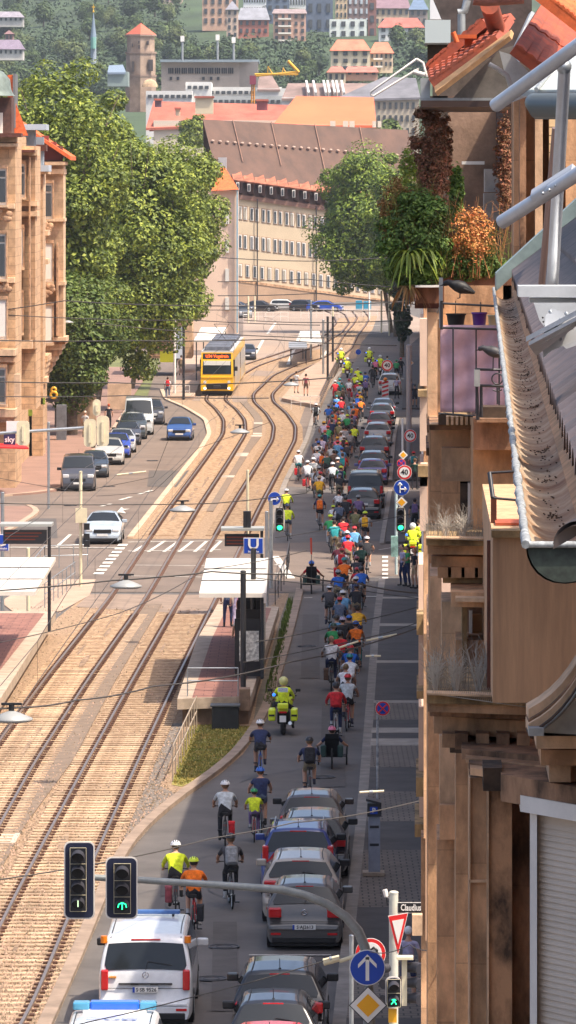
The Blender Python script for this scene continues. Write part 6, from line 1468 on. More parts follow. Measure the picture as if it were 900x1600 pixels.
# ---------------- the rest of the right-hand row (casts the street shade) ----------------
def xf(Y): return Y*.0246+.12
def row_house(y0, y1, h, label, m):
    root = empty('apartment_building', label, 'building', (xf(y0), y0, 0), 'houses of the right-hand row')
    b = MB(); b.prism([Vector((xf(y0)+.05,y0,0)), Vector((xf(y0)+13,y0,0)), Vector((xf(y1)+13,y1,0)), Vector((xf(y1)+.05,y1,0))], (0,0,h)); b.build('wall', m, root)
    b = MB(); 
    b.hexa([(xf(y0)+.2,y0+.1,h),(xf(y0)+13,y0+.1,h),(xf(y1)+13,y1-.1,h),(xf(y1)+.2,y1-.1,h),(xf(y0)+6,y0+.5,h+3.5),(xf(y0)+7,y0+.5,h+3.5),(xf(y1)+7,y1-.5,h+3.5),(xf(y1)+6,y1-.5,h+3.5)]); b.build('roof', tile_r, root)
    n = int((y1-y0)/3.2)
    for i in range(n):
        for z in (1.2, 4.6, 8.0, 11.2):
            if z+2 > h: continue
            y = y0+1.2+i*3.2; w = MB(); w.box(-.02,.10,0,1.2,0,1.9); o = w.build('window', sill_w, root); o.location = (xf(y)-.02, y, z); setpar(o, root)
    return root
row_house(104, 152, 13.0, 'first house of the right-hand row beyond the sandstone corner', pink)
row_house(152.1, 228, 14.2, 'long sandstone house of the right-hand row before the side street', st1)
row_house(247, 292, 14.5, 'house of the right-hand row beyond the first side street', pink)
row_house(301, 372, 14.5, 'house of the right-hand row beside the upper parked cars', st1)
row_house(388, 600, 14.0, 'farthest house of the right-hand row towards the junction', st3)
# ---------------- left apartment building ----------------
lfb = empty('apartment_building', 'ornate sunlit sandstone apartment building with bays and orange roofs on the left edge', 'building', at(20, 300))
s1 = stone('left_stone', (.56,.36,.21), .8, .14); s2 = stone('left_stone_pale', (.66,.46,.29), .8, .12); s3 = stone('left_stone_trim', (.42,.25,.145), .8, .3); jointify(s1, 1.2, .5, .6, .02); jointify(s2, 1.2, .5, .7, .015)
wn = mat('left_glass', (.06,.07,.08), .1, 0, spec=.8); sht = mat('roller_blind', (.72,.68,.62), .6)
def lb(nm, m, lst, par=lfb):
    f = None
    for (x0, x1, y0, y1, Y, d, *k) in lst: b = MB(); pb(b, x0, x1, y0, y1, Y, d, k[0] if k else 0); o = b.build(nm, m, par); f = f or o
    return f
lb('wall', s1, [(-260,1,208,900,301,58),(-260,24,208,900,300,7),(20,56,228,640,318,6),(50,67,300,720,334,3.5)])
lb('bay_wall', s2, [(66,99,252,530,345,3.5,.25),(52,68,265,545,338,3,.2)])
lb('bay_wall', s1, [(18,55,238,545,316,4,.2)])
for i in range(7):  # corbel below the bay
    lb('corbel', s2 if i % 2 else s3, [(66-i*.5,102-i*5,528+i*9,538+i*9,344.6+i*.1,5)]); 
for i in range(4): lb('corbel', s1, [(30+i*2,74-i*2,556+i*9,566+i*9,337-i*.1,6)])
lb('cornice', s2, [(-260,26,212,222,299,3),(-260,26,224,229,298.6,3),(18,58,234,243,315,3),(50,76,264,272,336,3),(70,102,253,258,344,4),(70,100,264,272,344.3,4),(70,101,341,346,344.3,3),(70,101,440,446,344.3,3),(18,58,314,322,315,3),(18,58,330,338,315,3),(50,75,360,368,337,3),(50,75,405,413,337,3),(-260,22,318,326,299,3),(-260,22,434,442,299,3),(16,50,532,545,314.5,3),(-260,24,546,556,298.5,3),(-260,24,640,652,298.5,3),(40,73,590,600,335,3),(68,103,527,534,344,4.5)])
lb('trim', s3, [(-260,22,558,566,298.7,3),(62,67,276,530,336.6,1),(50,53,345,545,336.6,1),(88,91,380,525,343.8,1),(-260,22,652,660,298.6,3),(45,47,245,530,314.6,1)])
for i, (x0, x1, y0, y1, Y, kd) in enumerate(((-14,10,263,320,299,'g'),(-30,9,365,436,299,'g'),(-30,10,468,530,299,'s'),(-30,9,574,632,299,'g'),(31,39,256,308,315,'g'),(23,36,356,418,315,'s'),(22,35,458,520,315,'s'),(68,82,286,342,344.2,'g'),(68,82,380,440,344.2,'s'),(68,82,477,536,344.2,'s'),(-60,-36,263,320,299,'g'))):
    w = lb('window', sill_w, [(x0,x1,y0,y1,Y-.2,.3)]); 
    lb('pane', wn if kd == 'g' else sht, [(x0+1.8,x1-1.8,y0+(16 if kd=='g' else 5),y1-4,Y-.28,.1)]+([(x0+1.8,x1-1.8,y0+4,y0+13,Y-.28,.1)] if kd=='g' else []), w)
    lb('sill', s2, [(x0-2,x1+2,y1,y1+4,Y-.5,.7)]); lb('surround', s3, [(x1,x1+2,y0-2,y1,Y-.3,.5),(x0-2,x1+2,y0-5,y0,Y-.35,.5)])
for (x0, x1, y0, y1, Y) in ((-30,16,325,345,299),(69,82,348,368,344),(-20,15,440,458,299),(69,82,446,464,344)):
    b = MB()
    for i in range(9):
        a = W(R.uniform(x0,x1), R.uniform(y0,y1), Y-.3); b.ball(a, (.22,.06,.18), 0, 7, 5)
    b.build('relief', s3, lfb)
lb('column', s2, [(22,31,585,622,297,1)]); lb('roof_edge', brown_metal, [(-260,33,208,214,298,2),(20,54,234,238,314,2),(56,72,226,236,336,2)])
lb('dormer_wall', mat('dormer_dark', (.10,.045,.035), .7, 0, 3, .3), [(-260,18,152,212,301,3),(60,98,228,252,345.5,.4)])
b = MB()
def gable(b, x0, x1, xm, y0, ym, Y, d, mi=0):
    A, B_, M_ = W(x0,y0,Y), W(x1,y0,Y), W(xm,ym,Y); D = Vector((0,d,0)); t = Vector((0,0,-.25))
    b.hexa([A+t, M_+t, M_+D+t, A+D+t, A, M_, M_+D, A+D], mi); b.hexa([M_+t, B_+t, B_+D+t, M_+D+t, M_, B_, B_+D, M_+D], mi)
gable(b, -40, 110, 20, 244, 184, 344, 9); b.build('tiled_roof', tile_o, lfb)
lb('gable_wall', mat('gable_red', (.20,.05,.04), .8), [(60,97,236,250,345.2,.5),(60,88,222,238,345.3,.5),(58,76,212,224,345.4,.5)])
b = MB(); b.hexa([W(18,118,322),W(26,118,322),W(26,118,326),W(18,118,326)]+[W(18,118,322)+Vector((0,0,.01)),W(26,118,322)+Vector((0,0,.01)),W(26,118,326),W(18,118,326)]); 
pb(b, 12, 20, 117, 208, 318, 3); b.hexa([W(20,150,318),W(20,212,318),W(20,212,322),W(20,150,322),W(20,150,318)+Vector((.02,0,0)),W(44,212,318),W(44,212,322),W(20,150,322)+Vector((.02,0,0))]); b.build('tiled_roof', tile_o, lfb)
lb('fire_wall', mat('grey_edge', (.14,.15,.16), .6), [(20,24,115,200,317.5,3)]); lb('dormer', mat('dormer_grey2', (.25,.29,.33), .6, .1), [(36,54,196,230,331,2),(55,68,214,262,336.4,1)]); lb('dormer_roof', mat('zinc_pale2', (.42,.48,.55), .5, .1), [(30,72,194,203,330,4),(52,76,258,268,335.6,4)])
b = MB(); b.tube([W(-22,150,300)+Vector((0,0,0)), W(-22,148,300), W(-22,140,300), W(-22,124,300), W(-22,112,300), W(-22,104,300)], [1.65,1.55,1.42,1.35,.95,.2], 20); b.build('cupola_roof', mat('copper_green', (.16,.20,.18), .6, .2, 3, .25), lfb)
lb('window', sill_w, [(-6,4,176,210,300.4,.3)]); lb('window_boxes', lime, [(64,70,622,632,334,.6),(40,50,640,650,333,.6)])
# shop sign & entrance
sg = empty('shop_sign', 'dark sky sign above a red awning at the left edge', 'sign', W(16,690,297)); b = MB(); pb(b, 6, 24, 678, 696, 296, .2); fb = b.build('panel', mat('sky_navy', (.02,.02,.08), .4), sg); pc_ = W(15,687,296); text_mesh('sky', .42, 'lettering', white, fb, face_cam((pc_.x, pc_.y-.02, pc_.z)))
b = MB(); pb(b, 10, 34, 658, 676, 296.2, .1); b.build('upper_panel', white, sg)
b = MB(); b.hexa([W(-20,700,294),W(45,702,294),W(38,696,297),W(-20,694,297)]+[p+Vector((0,0,.08)) for p in (W(-20,700,294),W(45,702,294),W(38,696,297),W(-20,694,297))]); tag(b.build('awning', mat('awning_red', (.60,.02,.02), .7)), 'red awning over the shop entrance on the left', 'awning')
ck = empty('hanging_sign', 'black bracket sign with a golden pretzel-like ornament on the left facade', 'sign', W(84,612,345)); b = MB(); b.tube([W(66,624,345),W(92,624,345)], .04, 5); pb(b, 72, 92, 622, 628, 344.8, .1); b.build('bracket', darksteel, ck); b = MB(); b.torus(W(84,617,344.8), .20, .09, 'y', 16, 6); b.torus(W(84,609,344.8), .14, .08, 'y', 16, 6); b.build('ornament', mat('gold', (.75,.45,.05), .3, .4), ck)
# bank, wall, kiosk under the trees
tag(MB().box(*(lambda a, c: (a.x, c.x, a.y, a.y+1))(G(88,690), G(103,690)), 0, 2.4).build('grey_kiosk', mat('kiosk', (.12,.13,.15), .5, 0, 2, .3)), 'dark grey kiosk box under the low plane tree', 'kiosk')
wl = MB(); pb(wl, 120, 150, 618, 668, 365, .4); pb(wl, 168, 205, 600, 640, 395, .4); tag(wl.build('garden_wall', mat('wall_tan', (.50,.34,.22), .85, 0, 1, .3)), 'low tan garden wall behind the left parked cars', 'wall')
sheet('embankment', [(120,680),(230,620),(250,560),(200,545),(60,600)], mat('bank_grass', (.14,.15,.05), .95, 0, .6, .35), 12)
bw = empty('station_house', 'low sandstone house with pale doorway behind the tram stop', 'building', at(260, 470)); b = MB(); pb(b, 232, 300, 482, 560, 470, 8); b.build('wall', s1, bw); b = MB(); pb(b, 271, 286, 510, 560, 469.8, .3); b.build('door', mat('pale_door', (.55,.60,.66), .6), bw); b = MB(); pb(b, 228, 304, 476, 484, 469, 9); b.build('roof', tile_r, bw)
for i in range(8): 
    b = MB(); pb(b, 232, 270, 520+i*5, 521+i*5, 469.9, .2); b.build('course', s3, bw)
b = MB(); pb(b, 250, 274, 549, 566, 440, .2); tag(b.build('banner', mat('banner_yellow', (.75,.72,.03), .6)), 'bright yellow banner on the railing left of the tram', 'banner')
# stop shelters up the street
def shelter(label, x0, x1, y0, y1, Y, base, posts=True, roofm=None):
    root = empty('tram_shelter', label, 'shelter', (W(x0,y1,Y).x, Y, base)); a = W(x0,y1,Y); c = W(x1,y1,Y); s = F/Y; dep = (y1-y0)/(( y1-HZ)/Y) 
    b = MB(); b.box(a.x, c.x, Y, Y+dep, a.z-.12, a.z+.02); b.build('roof', roofm or white, root)
    for i in range(1,3): b = MB(); b.box(a.x-.01, c.x+.01, Y+dep*i/3-.04, Y+dep*i/3+.04, a.z+.02, a.z+.05); b.build('roof_seam', darksteel, root)
    for xx in (() if x0 < 0 else (c.x-.1,) if Y < 250 else (a.x+.2, c.x-.1)):
        for yy in (Y+.3, Y+dep-.3): b = MB(); b.cyl((xx,yy,base),(xx,yy,a.z-.1),.05,8); b.build('post', darksteel, root)
    return root, a, c, dep
shw, A_, C_, dp = shelter('white flat-roofed shelter on the platform right of the tracks', 311, 414, 868, 928, F*(17.5-3.75)/(928-275), .92, roofm=mat('shelter_roof', (.74,.68,.60), .5, 0, 1, .08))
b = MB(); b.box(C_.x-.12, C_.x-.04, A_.y+.2, A_.y+dp-.2, .95, A_.z-.2); b.build('glass_wall', mat('smoked_glass', (.03,.035,.04), .1, 0, spec=.8), shw)
for i in range(5):
    b = MB(); yy = A_.y+.4+i*(dp-.8)/4; b.box(C_.x-1.0, C_.x-.12, yy, yy+.05, 1.0, 2.9); b.build('advert_panel', black if i % 2 == 0 else darksteel, shw)
    if i in (0, 2): b = MB(); b.box(C_.x-.85, C_.x-.2, yy-.02, yy-.005, 1.5, 2.5); b.build('timetable', mat('timetable%d' % i, ((.55,.55,.50),(0,0,0),(.25,.35,.50))[i], .5, 0, 9, .5), shw)
    if i in (1, 3): b = MB(); b.box(C_.x-.95, C_.x-.35, yy+.1, yy+1.4, 1.32, 1.38); b.cyl((C_.x-.65,yy+.7,.95),(C_.x-.65,yy+.7,1.32),.04,8); b.build('seat', steel, shw)
b = MB(); b.box(C_.x-.04, C_.x+.05, A_.y-.1, A_.y+dp, A_.z-.30, A_.z+.04); b.build('fascia', mat('fascia', (.60,.55,.50), .5), shw)
shelter('white shelter roof on the platform at the left edge of the photo', -60, 55, 867, 925, F*(17.5-3.75)/(925-275), .92, roofm=mat('shelter_roof', (0,0,0)))
shelter('cream shelter roof left of the tram', 303, 346, 510, 532, 452, .3, roofm=mat('shelter_roof', (0,0,0))); shelter('pale shelter roof on the far platform right of the tracks', 470, 503, 516, 536, 505, .3, roofm=mat('shelter_roof', (0,0,0))); shelter('small grey shelter roof beyond the far platform', 451, 480, 534, 543, 490, .3, roofm=mat('grey_roof', (.25,.26,.28), .5))
far_pl = MB(); far_pl.prism([G(440,628,0),G(500,640,0),G(530,572,0),G(515,560,0),G(478,582,0)], (0,0,.3)); tag(far_pl.build('tram_platform', mat('far_platform', (.42,.29,.21), .85, 0, .5, .2)), 'far pale platform where two people stand above the tracks', 'platform')
far_pl = MB(); far_pl.prism([G(262,625,0),G(303,625,0),G(330,560,0),G(290,560,0)], (0,0,.3)); tag(far_pl.build('tram_platform', mat('far_platform', (0,0,0))), 'pale platform directly left of the yellow tram', 'platform')
# ---------------- midground: long building with brown roof ----------------
lbg = empty('long_building', 'long cream building with huge brown tiled roof and a row of dormers', 'building', at(480, 745))
wallm = mat('cream_wall', (.50,.40,.28), .85, 0, .15, .1); roofm = mat('brown_roof', (.13,.072,.052), .85, 0, .5, .35, .3, 2, streak=7, col2=(.085,.05,.038)); rooft = mat('dormer_roof', (.40,.15,.085), .85, 0, .8, .35)
YL, YR = 738.0, 752.0; XL, XR = 355, 660
def LP_(x, y): # point on the facade plane
    t = (x-XL)/(XR-XL); Y = 1/((1-t)/YL+t/YR); return W(x, y, Y)
def lquad(x0, x1, ya0, ya1, yb0, yb1, off=0, th=.3):
    o = Vector((-.15,-1,0))*off; D = Vector((.15,1,0))*th
    p = [LP_(x0,yb0)+o, LP_(x1,yb1)+o, LP_(x1,yb1)+o+D, LP_(x0,yb0)+o+D, LP_(x0,ya0)+o, LP_(x1,ya1)+o, LP_(x1,ya1)+o+D, LP_(x0,ya0)+o+D]; return p
eav = lambda x: 305+(x-360)*.135; bot = lambda x: 520.0
b = MB(); N_ = 6
b.hexa(lquad(355, 660, eav(355), eav(660), 560, 560, 0, 14)); b.build('wall', wallm, lbg)
b = MB(); b.hexa(lquad(355,660,eav(355)-3,eav(660)-3,eav(355)+4,eav(660)+4,.5,1)); b.build('eaves', mat('eaves', (.22,.12,.09), .8), lbg)
b = MB(); b.hexa(lquad(355,660,436,480,600,600,.25,.3)); b.build('plinth', mat('plinth', (.38,.25,.165), .85, 0, .3, .15), lbg)
b = MB(); b.hexa(lquad(355,660,434,476,438,480,.35,.3)); b.build('string_course', s3, lbg)
rd = lambda x: 186+(x-315)*.052
def roof_pt(x, u): # u 0 at eaves, 1 at ridge
    e = LP_(x, eav(x)-2); r0 = LP_(x, eav(x)); k = Vector((.15,1,0)).normalized()*12*u; Y = (e+k).y; px = x-28*u if u > 0 else x
    yy = (eav(x)-2)*(1-u)+rd(x-20)*u; return W(px+0*u, yy, Y)
b = MB(); nx = 24; vs = []
for i in range(nx+1):
    x = 345+(665-345)*i/nx
    for u in (0,.25,.5,.75,1): vs.append(roof_pt(x, u))
fs = [[i*5+j,(i+1)*5+j,(i+1)*5+j+1,i*5+j+1] for i in range(nx) for j in range(4)]
nb = len(vs); vs += [Vector((v.x,v.y+14,v.z-9)) if False else Vector((vs[i*5+4].x, vs[i*5+4].y+13, vs[i*5].z)) for i, v in enumerate(vs[:nx+1])]
fs += [[i*5+4,(i+1)*5+4,nb+i+1,nb+i] for i in range(nx)]
b.add(vs, fs, 0); b.build('roof', roofm, lbg, recalc=False)
for x in (392, 452, 520, 590): b = MB(); b.tube([roof_pt(x, u)+Vector((0,-.2,.12)) for u in (.45,.7,1)], .07, 4); b.build('roof_seam', mat('seam', (.30,.17,.12), .8), lbg)
for i in range(26):
    q = roof_pt(352+i*11.5, .70); b = MB(); b.ball((q.x, q.y-.3, q.z+.1), (.28,.3,.2), 0, 6, 4); b.build('roof_vent', mat('vent_pale', (.42,.30,.24), .8), lbg)
b = MB()
for i in range(16): # dormers
    x = 366+i*17.5; 
    if x > 650: break
    yb = eav(x)-6; o = Vector((0,-.3,0)); Y = LP_(x, 300).y+1.5
    p0 = [W(x,yb,Y),W(x+13,yb+2,Y-4*.6),W(x+13,yb+2,Y+6),W(x,yb,Y+6),W(x,yb-17,Y),W(x+13,yb-15,Y-4*.6),W(x+13,yb-15,Y+6),W(x,yb-17,Y+6)]
    d = MB(); d.hexa(p0); do = d.build('dormer', mat('dormer_wall2', (.15,.085,.07), .8), lbg)
    d = MB(); d.hexa([W(x-2,yb-17,Y-1),W(x+15.5,yb-14.5,Y-3.5),W(x+8,yb-38,Y+7),W(x-6,yb-40,Y+7)]+[q+Vector((0,0,.2)) for q in (W(x-2,yb-17,Y-1),W(x+15.5,yb-14.5,Y-3.5),W(x+8,yb-38,Y+7),W(x-6,yb-40,Y+7))]); d.build('dormer_roof', rooft, do)
    d = MB(); pb(d, x+3, x+8, yb-15, yb-3, Y-2.6, .3); wo = d.build('window', sill_w, do); d = MB(); pb(d, x+4.2, x+6.8, yb-13.5, yb-4, Y-2.75, .1); d.build('pane', wn, wo)
for r_, (ya, hgt, paired) in enumerate(((322,20,1),(366,21,1),(412,19,0))):
    x = 373.0; k = 0
    while x < 652:
        for q in ((0, 8) if paired else (0,)):
            y_ = ya+(x+q-372)*.128; w0, w1 = x+q, x+q+5.2
            f_ = MB(); f_.hexa(lquad(w0-1,w1+1,y_-1.5,y_-1.5+.9,y_+hgt+1.5,y_+hgt+2.4,.06,.2)); fo = f_.build('window', mat('win_surround', (.34,.22,.15), .8), lbg)
            f_ = MB(); f_.hexa(lquad(w0,w1,y_,y_+.6,y_+hgt,y_+hgt+.6,.14,.1)); f_.build('frame', mat('frame_grey', (.62,.60,.55), .6), fo)
            f_ = MB(); f_.hexa(lquad(w0+1,w1-1,y_+1.5,y_+2,y_+hgt-1,y_+hgt-.5,.20,.1)); f_.build('pane', R.choice([wn, wn, wn, mat('dim_blind', (.30,.27,.22), .6), mat('half_curtain', (.16,.16,.17), .4)]), fo)
        x += 18.3 if paired else 11.5
for x in (402, 494): b = MB(); b.tube([LP_(x, eav(x))+Vector((0,-.5,0)), LP_(x,470)+Vector((0,-.5,0))], .09, 5); b.build('downpipe', darksteel, lbg)
# narrow pale house with red roof beside the tree
nh = empty('narrow_house', 'narrow pale pink house between the plane trees and the long cream building', 'building', at(350, 540))
b = MB(); pb(b, 300, 371, 298, 560, 540, 12); b.build('wall', mat('pale_pink', (.70,.52,.40), .85, 0, .3, .08), nh)
b = MB(); b.hexa([W(330,298,539),W(373,296,539),W(373,296,551),W(330,298,551),W(345,262,545),W(352,262,545),W(352,262,551),W(345,262,551)]); b.build('roof', tile_o, nh); b = MB(); pb(b, 341, 354, 246, 285, 545, 2); b.build('chimney', mat('grey_chim', (.35,.38,.40), .7), nh)
b = MB(); pb(b, 369.5, 372, 296, 520, 539.5, .3); b.build('downpipe', mat('blue_pipe', (.25,.38,.46), .5), nh)
for i, y in enumerate((330,375,420,465)): b = MB(); pb(b, 352, 358, y, y+20, 539.8, .3); b.build('window', mat('frame_grey', (0,0,0)), nh)
# ---------------- roofs behind ----------------
hz_ = lambda c, t: tuple(a*(1-t)+b_*t for a, b_ in zip(c, (.40,.52,.66)))
def gblock(nm, label, quadw, m, quadr=None, mr=None, Y=900, d=15, cat='building'):
    root = empty(nm, label, cat, (W(quadw[0],quadw[3],Y).x, Y, W(quadw[0],quadw[3],Y).z)); b = MB(); pb(b, *quadw, Y, d); b.build('wall', m, root)
    if quadr:
        P = [W(x, y, Y-.5) for x, y in quadr[:2]]+[W(x, y, Y+d*.5) for x, y in quadr[2:]]; b = MB(); b.hexa([p-Vector((0,0,.4)) for p in P]+P)
        b.hexa([P[3]-Vector((0,0,.4)),P[2]-Vector((0,0,.4)),Vector((P[1].x,P[1].y+d,P[1].z-.4)),Vector((P[0].x,P[0].y+d,P[0].z-.4)),P[3],P[2],Vector((P[1].x,P[1].y+d,P[1].z)),Vector((P[0].x,P[0].y+d,P[0].z))]); b.build('roof', mr, root)
    return root
orr = mat('bright_orange_roof', (.78,.16,.07), .8, 0, .1, .12); rdr = mat('dull_red_roof', (.42,.12,.08), .85, 0, .3, .25)
r1 = gblock('orange_roofed_hall', 'large bright orange hipped roof right behind the long brown roof', (430,590,196,260,905,30), wallm) if False else None
def roofed(label, wq, Y, d, wm, rq, rm, nm='house'): return gblock(nm, label, wq, wm, rq, rm, Y, d)
roofed('large bright orange hipped roof directly behind the long brown roof', (425,588,194,270), 900, 26, mat('pale_wall', (.62,.55,.45), .8), [(425,196),(588,196),(584,152),(463,150)], orr, 'orange_roofed_hall')
roofed('long dull red roof left of the bright orange one', (240,450,188,270), 915, 22, mat('pale_wall', (0,0,0)), [(228,200),(452,192),(455,164),(240,158)], rdr, 'red_roofed_block')
for i, (x0, x1, y0, y1, c) in enumerate(((305,333,153,178,(.62,.52,.36)),(401,418,158,172,(.30,.08,.08)),(242,252,157,167,(.20,.10,.12)),(274,281,171,181,(.7,.5,.35)))):
    b = MB(); pb(b, x0, x1, y0, y1, 905, 3); pb(b, x0-1.5, x1+1.5, y0-3, y0, 904.5, 4, 0, 1); tag(b.build('roof_turret', [mat('turret%d' % i, c, .8), rdr]), ('cream stair turret','dark red chimney block','small violet chimney','tiny pale chimney')[i]+' rising from the dull red roof', 'turret')
b = MB()
for x in (516,536,546,582,588): pb(b, x, x+8, 189, 199, 895, 1)
tag(b.build('dormer_strip', mat('dormer_white', (.7,.6,.48), .7)), 'small pale dormers along the lower edge of the orange roof', 'dormers')
tree('tree', 'dark green tree right of the bright orange roof', at(608, 900), 28.0, (2.9,2.9,3.6), 2500, .3, lf2, .2, None, 0, 30, 41)
tree('tree', 'pale green round tree in front of the dull red roof', at(305, 890), 27.6, (3.4,3,3), 2500, .3, lf1, .2, None, 0, 30, 42)
# grey roofs, white industry
gr1 = mat('grey_brown_roof', (.24,.17,.15), .8, 0, .2, .3); gr2 = mat('slate_roof', (.16,.16,.18), .7, 0, .2, .3); whb = mat('white_block', (.62,.62,.60), .8, 0, .2, .1)
roofed('row of grey-brown roofs with bright skylight stripes', (440,600,152,250), 1010, 25, whb, [(440,154),(600,154),(590,130),(450,130)], gr1)
b = MB()
for x in (478,489,505,511,519,525,533): b.hexa([W(x+3,150,1008),W(x+6,150,1008),W(x+2,131,1019),W(x-1,131,1019)]+[q+Vector((0,-.6,.7)) for q in (W(x+3,150,1008),W(x+6,150,1008),W(x+2,131,1019),W(x-1,131,1019))])
tag(b.build('skylights', white), 'bright skylight strips on the grey-brown roofs', 'skylights')
hb = roofed('slate roofed stone house with rows of windows right of the orange roof', (580,655,153,300), 990, 25, mat('grey_stone_wall', (.42,.37,.29), .8), [(520,156),(657,152),(650,122),(600,120)], gr2)
for x in range(590, 652, 9):
    for y in (160, 180, 200): b = MB(); pb(b, x, x+4, y, y+10, 989.7, .3); b.build('window', wn, hb)
for i, (x0, x1, y0, y1, Y, m_, lab) in enumerate(((228,300,142,165,1060,whb,'low white block with blue glass band under the tower'),(290,330,128,165,1070,whb,'white stepped block left of centre'),(325,440,136,160,1080,whb,'long white flat-roofed hall'),(330,455,150,172,1040,mat('grey_roof3', (.38,.40,.40), .7, 0, .3, .2),'grey flat roofs with vents in front of the white hall'))):
    rt = gblock('flat_roofed_block', lab, (x0,x1,y0,y1+60), m_, None, None, Y, 20)
    for k in range(int((x1-x0)/9)): b = MB(); pb(b, x0+3+k*9, x0+9+k*9, y0+6, y0+11, Y-.4, .4); b.build('window', wn, rt)
roofed('small house with muted brown roof at the right end of the white hall', (400,455,138,165), 1075, 14, whb, [(402,140),(438,140),(425,118),(405,118)], gr1)
# museum-like block with columns of windows
mb_ = empty('office_block', 'pale flat-roofed office block with a row of tall windows', 'building', W(320, 138, 1120)); b = MB(); pb(b, 252, 374, 97, 200, 1120, 18); pb(b, 374, 403, 97, 200, 1120, 10, .8); b.build('wall', mat('office_wall', (.50,.43,.36), .85, 0, .2, .12), mb_); b = MB(); pb(b, 250, 405, 93, 97, 1118, 24); b.build('roof', mat('office_roof', (.22,.28,.32), .6), mb_)
for g_ in range(10):
    for q in range(3): b = MB(); pb(b, 263+g_*10.4+q*3, 265+g_*10.4+q*3, 106, 115, 1119.6, .4); b.build('window', wn, mb_)
for x in (265,276,316,328,339): b = MB(); pb(b, x, x+4, 120, 125, 1119.6, .4); b.build('window', wn, mb_)
for x, y in ((285,56),(340,54),(365,58)):
    b = MB(); b.tube([W(x,94,1112), W(x,y+10,1112)], .25, 6); pb(b, x-3, x+3, y, y+9, 1111.5, .5, 0, 1); tag(b.build('floodlight_mast', [steel, white]), 'floodlight mast on the office block roof, %s of three' % {285:'left',340:'middle',365:'right'}[x], 'mast')
# church tower
tw_ = empty('church_tower', 'round-cornered stone tower with red pyramid roof', 'tower', W(220, 165, 1090)); ts = mat('tower_stone', (.34,.25,.19), .88, 0, .5, .25)
def octa(x, y0, y1, r0, r1, m_, nm, par=tw_, Y=1095, n=8):
    b = MB(); b.tube([W(x,y1,Y), W(x,y0,Y)], [r0*Y/F, r1*Y/F], n, 0, True, False); return b.build(nm, m_, par)
octa(220,118,175,24,24,ts,'shaft'); octa(220,82,120,23,23,ts,'shaft'); octa(220,54,82,21.5,21.5,ts,'shaft'); octa(220,36,54,24,.3,mat('tower_roof', (.52,.13,.08), .8),'roof',n=4); 
for y in (54,81,117): octa(220,y,y+3,25,25,mat('tower_trim', (.26,.19,.15), .9),'string_course')
for x, y, w, h_ in ((216,70,2.5,6),(229,64,3.5,6),(216,64,2,4),(206,68,2,5),(232,93,7,18),(206,96,4,16),(220,128,3,8)): b = MB(); pb(b, x, x+w, y, y+h_, 1092.2, .6); b.build('window', mat('tower_dark', (.06,.05,.05), .8), tw_)
b = MB(); b.ball(W(234,136,1088), (1.6,.5,1.6), 0, 14, 8, True); b.build('arch', s2, tw_)
roofed('blue-grey gabled roof at the left foot of the tower', (168,200,112,135), 1080, 10, mat('muted_green_wall', (.22,.28,.27), .8), [(168,113),(196,113),(192,101),(170,102)], mat('blue_grey_roof', (.18,.24,.32), .7))
sp = empty('church_spire', 'slim blue-green church spire with a gilded tip', 'spire', W(146, 90, 1250)); octa(146,60,100,4.5,4.5,mat('spire_shaft', (.28,.33,.40), .7),'shaft',sp,1250); octa(146,58,76,4.2,4.2,mat('spire_verdigris', (.18,.38,.34), .6),'belfry',sp,1249); octa(146,20,60,4.8,.5,mat('spire_slate', (.20,.26,.34), .6),'spire_roof',sp,1250); octa(146,6,20,.7,.3,mat('gold',(0,0,0)),'finial',sp,1250); b = MB(); pb(b, 143.5, 148.5, 10, 12, 1250, .2); b.ball(W(146,18,1250), .25, 0, 8, 6); b.build('cross', mat('gold',(0,0,0)), sp)
# cranes
cr = empty('crane', 'yellow and red construction crane lying across the roofs', 'crane', W(395, 160, 1030)); b = MB()
for (a, c) in (((393,162),(394,118)),((397,162),(397,118))): b.tube([W(*a,1030), W(*c,1030)], .16, 4)
for i in range(8): b.tube([W(393,160-i*5,1030), W(397,157-i*5,1030)], .1, 3)
b.build('mast', mat('crane_orange', (.6,.25,.03), .6), cr); b = MB(); pb(b, 390, 400, 118, 132, 1029, 1); b.build('cab', mat('crane_red', (.22,.03,.06), .6), cr)
b = MB(); b.tube([W(398,119,1035), W(466,112,1035)], .2, 5); b.tube([W(398,116,1035), W(466,116,1035)], .2, 5); b.tube([W(418,118,1035), W(419,104,1035), W(426,116,1035)], .16, 4); b.tube([W(440,118,1035), W(443,106,1035), W(447,116,1035)], .16, 4); b.tube([W(450,95,1035), W(467,113,1035)], .3, 4)
for i in range(14): b.tube([W(399+i*4.8,119,1035), W(401.5+i*4.8,114,1035)], .09, 3)
b.build('jib', mat('crane_yellow', (.65,.36,.03), .6), cr)
# ---------------- hillside ----------------
hm_ = mat('hill_ground', (.045,.075,.03), .95, 0, .02, .35); vs = []; fs = []; nx, ny = 40, 40
def hill_z(x, Y):
    t = (Y-1150)/1500; return 10+max(0,t)*112+6*math.sin(x*.02+Y*.004)*min(1,max(0,t)*3)
for i in range(nx+1):
    for j in range(ny+1): x = -700+1400*i/nx; Y = 1150+2200*j/ny; vs.append((x, Y, hill_z(x, Y) if j else -1))
for i in range(nx):
    for j in range(ny): a = i*(ny+1)+j; fs.append([a, a+ny+1, a+ny+2, a+1])
b = MB(); b.add(vs, fs, 0, True); tag(b.build('hillside', hm_, recalc=False), kind='structure')
def hillY(py): # distance at which the hillside shows at pixel row py (centre line)
    lo, hi = 1160.0, 3300.0
    for _ in range(40):
        m = (lo+hi)/2
        if HZ-(hill_z(0, m)-H)*F/m > py: lo = m
        else: hi = m
    return (lo+hi)/2
